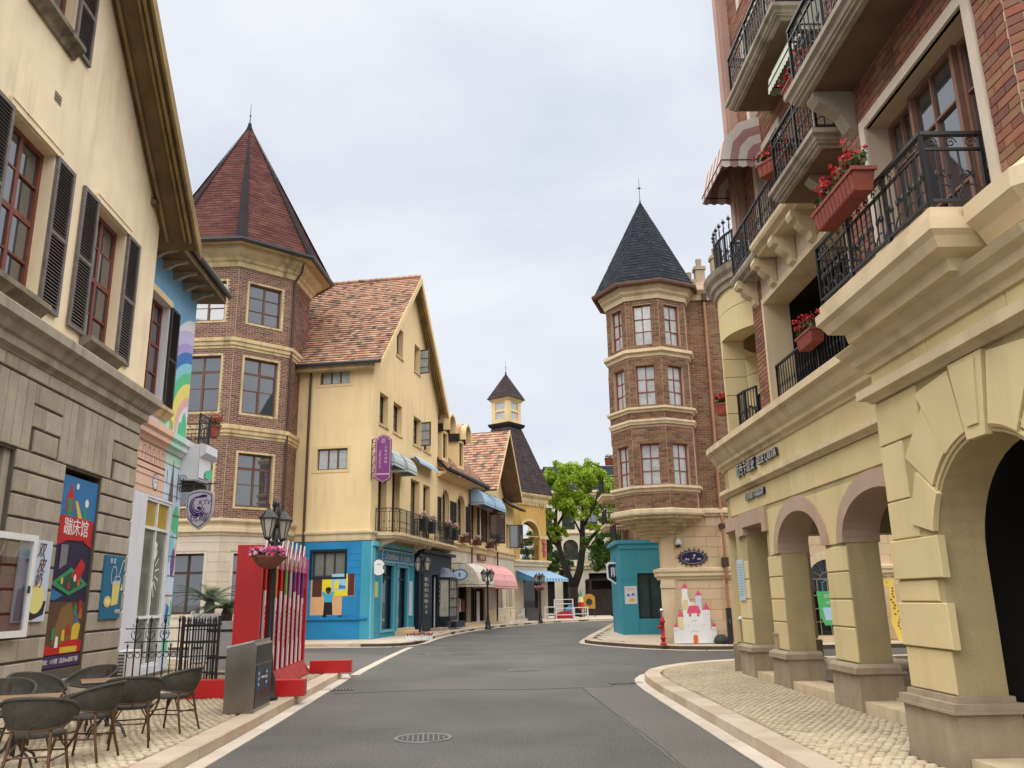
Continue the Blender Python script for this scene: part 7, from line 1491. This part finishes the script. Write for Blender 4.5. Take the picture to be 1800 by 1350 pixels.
# ------------------------------------------------------------------ cycads in white tubs
FRO = mat('cycad frond', tint=[(.022,.045,.014),(.04,.075,.02),(.055,.09,.03)], rough=.55, var=.2, vs=6, bump=0)
def cycad(label, x, y, rot, s=1.0, nf=16):
    t = thing('potted_cycad', label, 'potted plant', (x,y,.13), rot, 'cycads in white wooden tubs'); tub = MB(); a, b, h = .24*s, .30*s, .95*s
    tub.add([(-a,-a,.08),(a,-a,.08),(a,a,.08),(-a,a,.08),(-b,-b,h),(b,-b,h),(b,b,h),(-b,b,h)],[(0,3,2,1),(0,1,5,4),(1,2,6,5),(2,3,7,6),(3,0,4,7),(4,5,6,7)]); tub.ob('tub', mat('grey white tub wood', (.50,.50,.48), .7, .12, 5, .15, 30, .4, (.25,.23,.2)), t)
    for z in (.28*s,.76*s): f = (z-.08)/(h-.08); r = a+(b-a)*f+.008; MB().box(-r,r,-r,r,z,z+.05).ob('iron_band', GUT, t)
    for sx in (-1,1):
        for sy in (-1,1): B('corner_post', WHT, t, sx*b-.03, sx*b+.03, sy*b-.03, sy*b+.03, .0, h+.07)
    MB().lathe([(.10*s,h),(.11*s,h+.15*s),(.07*s,h+.25*s)], 10).ob('stem', WOODD, t)
    for k in range(nf):
        az = 2*math.pi*k/nf+rnd.uniform(-.15,.15); el = rad(rnd.uniform(18,62)); ln = rnd.uniform(.62,.85)*s; mb = MB(); prev = None
        pts = []
        for j in range(13):
            u = j/12; r = ln*u*math.cos(el*(1-.55*u)); z = h+.2*s+ln*(math.sin(el)*u-.62*u*u*(1.15-math.sin(el)*.6)); pts.append(Vector((r*math.cos(az),r*math.sin(az),z)))
        mb.tube(pts, [.010]*6+[.006]*7, 4)
        sd_ = Vector((-math.sin(az),math.cos(az),0))
        for j in range(1,13):
            d = (pts[j]-pts[j-1]).normalized(); L_ = .17*s*math.sin(math.pi*min(1,j/13+.12))+.03
            for sg in (-1,1):
                for q in (0,.5):
                    p = pts[j-1].lerp(pts[j],q); tip = p+(sd_*sg*.8+d*.55+Vector((0,0,.22)))*L_; mb.add([p, p+d*.020, tip],[(0,1,2)], None, rnd.random())
        mb.ob('frond', FRO, t)
    return t
cycad('cycad in a white wooden tub behind the steel bin', -6.18, 18.3, .1, 1.12, 22); cycad('cycad in a white tub half hidden behind the garden fence', -7.75, 21.6, .3, 1.25, 20)
# ------------------------------------------------------------------ cafe chairs and tables
WIC = mat('dark woven wicker', (.062,.056,.044), .75, .25, 14, .6, 180, fine=.45, fs=260); BAM = mat('brown bamboo leg', (.10,.048,.024), .45, .3, 14, .1)
def make_chair():
    t = thing('wicker_chair', 'chair', 'chair'); n = 22; R0, R1 = .225, .285
    def rim(u, top):      # u -1..1 around the back
        a = rad(-90)+u*rad(122); k = abs(u); zt = .755-.20*k**2.2; zb = .47+.095*k**2
        zb = min(zb, zt-.02); r = R1+.015 if top else R0+.03; back = .05*(1-k) if top else 0
        return Vector((r*math.cos(a), r*math.sin(a)-back, zt if top else zb))
    sh = MB(); V = []; F = []; rows = 5
    for i in range(n+1):
        u = -1+2*i/n; b, tp = rim(u,0), rim(u,1)
        for j in range(rows+1): p = b.lerp(tp, j/rows); bul = .02*math.sin(math.pi*j/rows); V.append(p+Vector((p.x,p.y,0)).normalized()*bul)
    for i in range(n):
        for j in range(rows): a = i*(rows+1)+j; F.append((a,a+rows+1,a+rows+2,a+1))
    k0 = len(V); V2 = [v-Vector((v.x,v.y,0)).normalized()*.016 for v in V]; sh.add(V+V2, F+[tuple(k0+i for i in f[::-1]) for f in F]); sh.ob('backrest', WIC, t, True)
    MB().tube([rim(-1+2*i/n,1) for i in range(n+1)], .018, 7).ob('rim', WIC, t, True)
    MB().tube([rim(-1+2*i/n,0) for i in range(n+1)], .010, 6).ob('lower_rim', BAM, t, True)
    MB().lathe([(0,.405),(.20,.40),(.225,.412),(.225,.43),(.21,.438),(0,.43)], 22).ob('seat', WIC, t, True)
    for sx in (-1,1):
        MB().tube([(sx*.17,.17,.41),(sx*.19,.2,.2),(sx*.215,.235,0)], [.015,.014,.012], 7).ob('leg', BAM, t, True)
        MB().tube([(sx*.15,-.17,.52),(sx*.16,-.185,.40),(sx*.18,-.22,.2),(sx*.20,-.27,0)], [.013,.015,.014,.012], 7).ob('leg', BAM, t, True)
        MB().tube([(sx*.275,.10,.53),(sx*.285,.15,.47),(sx*.25,.18,.36),(sx*.19,.19,.26)], .012, 6).ob('arm_support', BAM, t, True)
        MB().tube([(sx*.19,.20,.22),(sx*.19,-.215,.22)], .009, 6).ob('stretcher', BAM, t); MB().tube([(sx*.19,.2,.25),(sx*.12,.1,.40)], .008, 5).ob('brace', BAM, t); MB().tube([(sx*.185,-.21,.25),(sx*.10,-.10,.40)], .008, 5).ob('brace', BAM, t)
    MB().tube([(-.19,.2,.25),(.19,.2,.25)], .009, 6).ob('stretcher', BAM, t); MB().tube([(-.185,-.21,.25),(.185,-.21,.25)], .009, 6).ob('stretcher', BAM, t); MB().tube([(0,-.24,.41),(0,-.285,.6),(0,-.30,.72)], .011, 6).ob('back_post', BAM, t)
    return t
ch0 = make_chair(); first = True
for (x,y,r,lb) in ((-4.06,9.25,24,'wicker chair with its back to us, right of the far cafe table'),(-4.02,10.22,78,'wicker chair nearest the steel bin, turned to face left'),(-5.15,10.5,165,'wicker chair behind the far cafe table, facing us'),(-5.3,9.65,-115,'wicker chair against the grey wall beside the far table'),(-4.16,8.5,86,'wicker chair between the two cafe tables'),(-4.02,7.42,10,'nearest wicker chair with its broad back to us'),(-4.62,7.50,-60,'wicker chair cut off by the left edge of the picture'),(-5.15,8.75,-160,'wicker chair on the far side of the near cafe table')):
    c = ch0 if first else copy_tree(ch0); first = False; c.location = (x,y,.135); c.rotation_euler = (0,0,rad(r)); c.scale = (.94,.94,.92); c['label'] = lb; c['group'] = 'wicker cafe chairs'
TBW = mat('worn table wood', (.23,.145,.085), .55, .25, 5, .15, 60, fine=.15)
def table(label, x, y, rot, w_=.62):
    t = thing('cafe_table', label, 'table', (x,y,.135), rot, 'square cafe tables'); h = .60
    for k in range(6): MB().tbox(-w_/2+.004,w_/2-.004,-w_/2+k*w_/6+.001,-w_/2+(k+1)*w_/6-.001,h-.022,h,.003,t=rnd.random()).ob('top_plank', TBW, t)
    MB().wall(rect(-w_/2,w_/2,-w_/2,w_/2),[rect(-w_/2+.003,w_/2-.003,-w_/2+.003,w_/2-.003)],.026).ob('edge_band', GUT, t).matrix_local = T(0,0,h-.001) @ RX(rad(-90)) @ T(0,.0,0)
    MB().tube([(0,0,.1),(0,0,h-.03)], .022, 8).ob('column', GUT, t)
    for k in range(4):
        a = math.pi/4+k*math.pi/2; MB().tube([(.02*math.cos(a),.02*math.sin(a),.30),(.10*math.cos(a),.10*math.sin(a),.16),(.22*math.cos(a),.22*math.sin(a),.09),(.27*math.cos(a),.27*math.sin(a),.0)], .012, 6).ob('leg', GUT, t); MB().tube([(.02*math.cos(a),.02*math.sin(a),h-.2),(.2*math.cos(a),.2*math.sin(a),h-.025)], .009, 5).ob('brace', GUT, t)
table('square wooden cafe table next to the chair facing left', -4.62, 9.92, rad(28)); table('square wooden cafe table at the lower left corner', -4.62, 8.12, rad(24), .68)
# ------------------------------------------------------------------ far end of the street
WSH = plain('white metal rack', (.70,.72,.72), .5)
def rack(label, x, y, w_, h, shelves, z0=.13):
    t = thing('white_rack', label, 'rack', (x,y,z0), 0, 'white display racks')
    for sx in (-1,1):
        for sy in (-.18,.18): B('upright', WSH, t, sx*w_/2-.03, sx*w_/2+.03, sy-.03, sy+.03, 0, h)
    for z in shelves: B('shelf', WSH, t, -w_/2-.02, w_/2+.02, -.2, .2, z, z+.05)
rack('low white rack left of the red play slide', 2.45, 60.2, .8, .85, (.3,.8)); rack('taller white rack in front of the red play slide', 3.4, 60.6, 1.3, 1.35, (.25,.7,1.0,1.3)); rack('low white rack right of the red play slide', 4.6, 60.4, .95, .78, (.3,.73))
t = thing('play_slide', 'small red and blue plastic play slide behind the white racks', 'slide', (3.6,62,.13)); MB().prism([(-.8,0),(.5,0),(.4,.55),(-.2,.5),(-.7,.35)], -.3, .3).ob('slide', pc('toy red',(.5,.03,.04)), t); MB().prism([(-.1,.5),(.6,.3),(.7,.7),(.3,.95)], -.25, .25).ob('hood', pc('toy blue',(.06,.30,.55)), t)
t = thing('gold_board', 'golden round-topped board with a dark disc under the tree', 'sign board', (5.65,65.6,.13)); MB().prism([(-.45,.6),(.45,.6),(.45,1.45)]+[(.3*math.cos(a)*1.3,1.45+.25*math.sin(a)) for a in [math.pi*i/8 for i in range(1,8)]]+[(-.45,1.45)], -.05, .05).ob('panel', pc('mustard board',(.42,.22,.03)), t); MB().prism(circ(0,1.1,.25), -.07, -.051).ob('disc', GUT, t)
for x in (-.4,.4): B('leg', GUT, t, x-.03, x+.03, -.03, .03, 0, .6)
t = thing('folded_parasol', 'folded parasol in red, cream and green under the tree', 'parasol', (4.95,64.8,.13)); MB().lathe([(.04,.5),(.2,.7),(.22,1.1)], 10).ob('red_cloth', PR, t); MB().lathe([(.22,1.1),(.16,1.5)], 10).ob('cream_cloth', CAY, t); MB().lathe([(.16,1.5),(.04,1.9),(0,1.95)], 10).ob('green_cloth', PG, t); MB().lathe([(.2,0),(.2,.05),(.03,.08),(.03,.5)], 10).ob('stand', GUT, t)
t = thing('grey_planter_box', 'dark grey square planter box before the blue striped awning', 'planter', (1.15,57,.13)); MB().box(-.38,.38,-.3,.3,0,.78).box(-.41,.41,-.33,.33,.74,.8).ob('box', mat('grey planter stone', (.10,.10,.095), .8), t)
def small_chair(label, x, y, rot):
    t = thing('white_garden_chair', label, 'chair', (x,y,.13), rot, 'white garden chairs'); B('seat', WSH, t, -.22, .22, -.22, .22, .42, .46)
    for sx in (-1,1):
        for sy in (-1,1): B('leg', WSH, t, sx*.2-.02, sx*.2+.02, sy*.2-.02, sy*.2+.02, 0, .42 if sy > 0 else .86)
    for k in range(4): B('slat', WSH, t, -.15+k*.1-.02, -.15+k*.1+.02, -.215, -.19, .47, .8)
    B('top_rail', WSH, t, -.18, .18, -.22, -.18, .8, .86)
small_chair('white garden chair left of the bistro table at the far shop', -.85, 51.9, .2); small_chair('white garden chair right of the bistro table at the far shop', .25, 53.2, 2.0)
t = thing('bistro_table', 'small round bistro table between white garden chairs', 'table', (-.3,52.6,.13)); MB().lathe([(.3,.7),(.3,.73)], 16).ob('top', WSH, t); MB().lathe([(.16,0),(.03,.04),(.025,.7)], 10).ob('pedestal', WSH, t)
# background building
CRB = mat('pale cream render', (.50,.45,.34), .9, .08, .6, .1, 30, .4, (.3,.25,.18))
G = thing('cream_background_building', 'cream building with slate roof behind the trees', 'building', (1.5,84,0))
gw = [(1.0+k*2.3,2.3+k*2.3,z0,z1) for k in range(6) for z0,z1 in ((8.2,10.4),)]; ga = [(x,x+1.5,5.2,6.5,7.2) for x in (.8,3.35,6.1,8.9,11.4)]; gd_ = [rect(5.8,9.6,.13,3.9), rect(1.0,2.4,.13,3.2), rect(3.2,4.5,.13,3.2)]
MB().wall(rect(0,14.5,.0,12), [rect(*q) for q in gw]+[archp(*q) for q in ga]+gd_, .5).ob('wall', CRB, G); B('side_wall', CRB, G, 0, .5, .501, 9, 0, 12); B('side_wall', CRB, G, 14, 14.5, .501, 9, 0, 12); B('rear_wall', CRB, G, .5, 14, 8.5, 9, 0, 12)
for q in gw: window(G, *q, 2, 3, WOODD, y=.3, each=False)
for q in ga: window(G, q[0], q[1], q[2], q[3], 2, 2, WOODD, y=.3, arch=q[4]-q[3])
for q in ((5.8,9.6,.13,3.9),(1.0,2.4,.13,3.2),(3.2,4.5,.13,3.2)): B('passage_back', DARK, G, q[0], q[1], .45, .52, q[2], q[3])
MB().sweep([(0,4.3),(.15,4.3),(.2,4.5),(.3,4.6),(.3,4.75),(0,4.8)], [(0,0),(14.5,0)]).ob('string_course', TRR, G); MB().sweep([(0,7.7),(.1,7.7),(.2,7.85),(.2,7.95),(0,8.0)], [(0,0),(14.5,0)]).ob('string_course', TRR, G); MB().sweep([(0,11.6),(.2,11.6),(.3,11.8),(.4,11.9),(.4,12.1),(0,12.1)], [(0,0),(14.5,0)]).ob('cornice', TRR, G)
tiles(G, SHS, (-.3,-.3,12.1), (1,0,0), (0,1,1.6), [(0,0),(15.1,0),(13,3.2),(2,3.2)], .5, .35, lift=.04)
railing(G, [(4.8,-.6),(8,-.6)], 4.8, 1.1, .16, False, False)
DKH = thing('dark_market_stall', 'dark shaded stall with a flat roof under the trees', 'stall', (8.4,70,.0)); MB().box(-2.4,2.6,.0,.2,.13,2.2).box(-2.4,2.6,.2,3,2.9,3.05).ob('front_board', mat('dark brown board', (.035,.026,.02), .8, .3, 2), DKH); [B('post', WOODD, DKH, x-.08, x+.08, .0, .16, 2.2, 2.9) for x in (-2.2,0,2.4)]; B('rear_board', mat('dark brown board', (.03,.02,.015)), DKH, -2.4, 2.6, 2.8, 3, .13, 2.9)
# ------------------------------------------------------------------ trees
def leafmat(nm, tn):
    M = mat(nm, tint=tn, rough=.55, var=.22, vs=1.4, bump=0, spec=.25); t = M.node_tree
    p = [n for n in t.nodes if n.type == 'BSDF_PRINCIPLED'][0]; o = [n for n in t.nodes if n.type == 'OUTPUT_MATERIAL'][0]; tr = t.nodes.new('ShaderNodeBsdfTranslucent'); ms = t.nodes.new('ShaderNodeMixShader'); ms.inputs[0].default_value = .38
    t.links.new(p.inputs['Base Color'].links[0].from_socket, tr.inputs[0]); t.links.new(p.outputs[0], ms.inputs[1]); t.links.new(tr.outputs[0], ms.inputs[2]); t.links.new(ms.outputs[0], o.inputs[0]); return M
LFB = leafmat('young camphor leaf', [(.20,.30,.015),(.28,.40,.025),(.36,.48,.04),(.15,.24,.012)]); LFD = leafmat('deep green leaf', [(.04,.085,.012),(.06,.12,.018),(.085,.16,.02),(.03,.06,.01)])
BARK = mat('dark bark', (.026,.02,.016), .9, .3, 4, .6, 25)
def tree(name, label, x, y, limbs, blobs, nleaf, ls, lm, group='trees at the end of the street'):
    t = thing(name, label, 'tree', (x,y,.1), 0, group); tr = MB()
    for pts,r in limbs: tr.tube(pts, r, 8)
    tr.ob('trunk', BARK, t, True); mb = MB(); tot = sum(b[1]**2 for b in blobs)
    for (c,r,sq) in blobs:
        n = int(nleaf*r*r/tot); sub = []
        for _ in range(max(6,int(r*14))):
            d = Vector((rnd.gauss(0,1),rnd.gauss(0,1),rnd.gauss(0,1))).normalized(); sub.append((Vector(c)+Vector((d.x*r,d.y*r,d.z*r*sq))*rnd.uniform(.55,1.0), r*rnd.uniform(.16,.30)))
        for _ in range(n):
            s, sr = rnd.choice(sub); d = Vector((rnd.gauss(0,1),rnd.gauss(0,1),rnd.gauss(0,.8))).normalized(); p = s+d*sr*rnd.random()**.4
            a = (d*.5+Vector((rnd.gauss(0,.6),rnd.gauss(0,.6),.5+rnd.gauss(0,.5)))).normalized(); b = a.orthogonal().normalized(); b.rotate(Matrix.Rotation(rnd.random()*6.3,3,a)); e = a.cross(b); q = ls*rnd.uniform(.6,1.25)
            mb.add([p-b*q, p-e*q*.45-a*q*.08, p+b*q, p+e*q*.45-a*q*.08], [(0,1,2,3)], None, rnd.random())
    mb.ob('crown', lm, t, kind='stuff'); return t
tree('camphor_tree', 'tall lime green tree with twin trunks at the end of the street', 4.75, 68,
     [([(0,0,0),(-.1,0,1.4),(-.15,0,2.3)],[.55,.42,.38]), ([(-.15,0,2.2),(-.55,0,3.4),(-1.1,.1,5.2),(-1.4,0,7.4),(-1.2,0,9.5)],[.30,.26,.22,.15,.06]), ([(-.1,0,2.2),(.45,0,3.6),(.75,0,5.4),(.8,0,7.5),(1.1,.2,10)],[.34,.30,.26,.18,.06]), ([(.75,0,5.2),(1.5,0,6.2),(2.6,.2,7.2),(3.2,.2,8.2)],[.17,.14,.09,.05]), ([(-1.1,.1,5.3),(-1.9,0,6.2),(-2.4,0,7.4)],[.14,.1,.05]), ([(-1.35,0,7),(-.5,0,8.4),(.0,0,10)],[.12,.08,.04]), ([(.8,0,7),(1.8,-.2,8.6),(2.2,0,10)],[.12,.08,.04]), ([(.78,0,6.2),(.1,-.3,7.6),(-.2,-.3,8.8)],[.1,.07,.04])],
     [((0,0,10.6),2.4,.75),((-1.7,.2,9.4),1.8,.85),((2.0,.1,10.0),2.0,.8),((3.1,.2,8.6),1.6,.8),((-2.2,0,7.9),1.3,.8),((.3,-.8,8.7),1.7,.6),((3.7,.4,7.3),1.2,.7),((-.9,0,11.4),1.4,.7),((1.3,.2,11.5),1.5,.7),((-1.4,-.3,6.6),.9,.7),((2.2,-.4,7.2),1.1,.6)], 20000, .155, LFB)
tree('bushy_tree', 'deep green low branching tree beside the teal shop box', 7.6, 66, [([(0,0,0),(.1,0,1.8),(.0,0,3.2)],[.25,.2,.16]), ([(0,0,3),(-.9,0,4.2),(-1.6,0,5.0)],[.12,.09,.04]), ([(0,0,3),(.9,0,4.4),(1.4,0,5.4)],[.12,.09,.04])], [((-.6,-.2,4.6),1.5,.7),((.9,0,5.0),1.6,.75),((-1.5,0,5.6),1.0,.7),((.2,0,6.0),1.4,.7),((2.2,.2,4.6),1.3,.8)], 7000, .15, LFD)
tree('bushy_tree', 'deep green tree between the ochre tower and the cream building', 2.6, 76, [([(0,0,0),(.0,0,2.5),(.1,0,4)],[.22,.18,.14]), ([(0,0,3.6),(.8,0,5.2)],[.1,.05]), ([(0,0,3.6),(-.8,0,5.4)],[.1,.05])], [((0,0,5.0),1.9,.9),((1.2,.2,4.2),1.4,.8),((-.8,0,6.2),1.4,.8),((.5,0,7.0),1.2,.8)], 6000, .16, LFD)
tree('bushy_tree', 'deep green tree far right behind the camphor tree', 10.4, 78, [([(0,0,0),(.0,0,3),(.1,0,5)],[.25,.2,.14]), ([(0,0,4.4),(1.2,0,6.2)],[.1,.05]), ([(0,0,4.4),(-1.2,0,6.4)],[.1,.05])], [((0,0,6.5),2.2,.9),((-1.6,.2,5.4),1.6,.8),((1.8,0,7.2),1.6,.8)], 6000, .17, LFD)
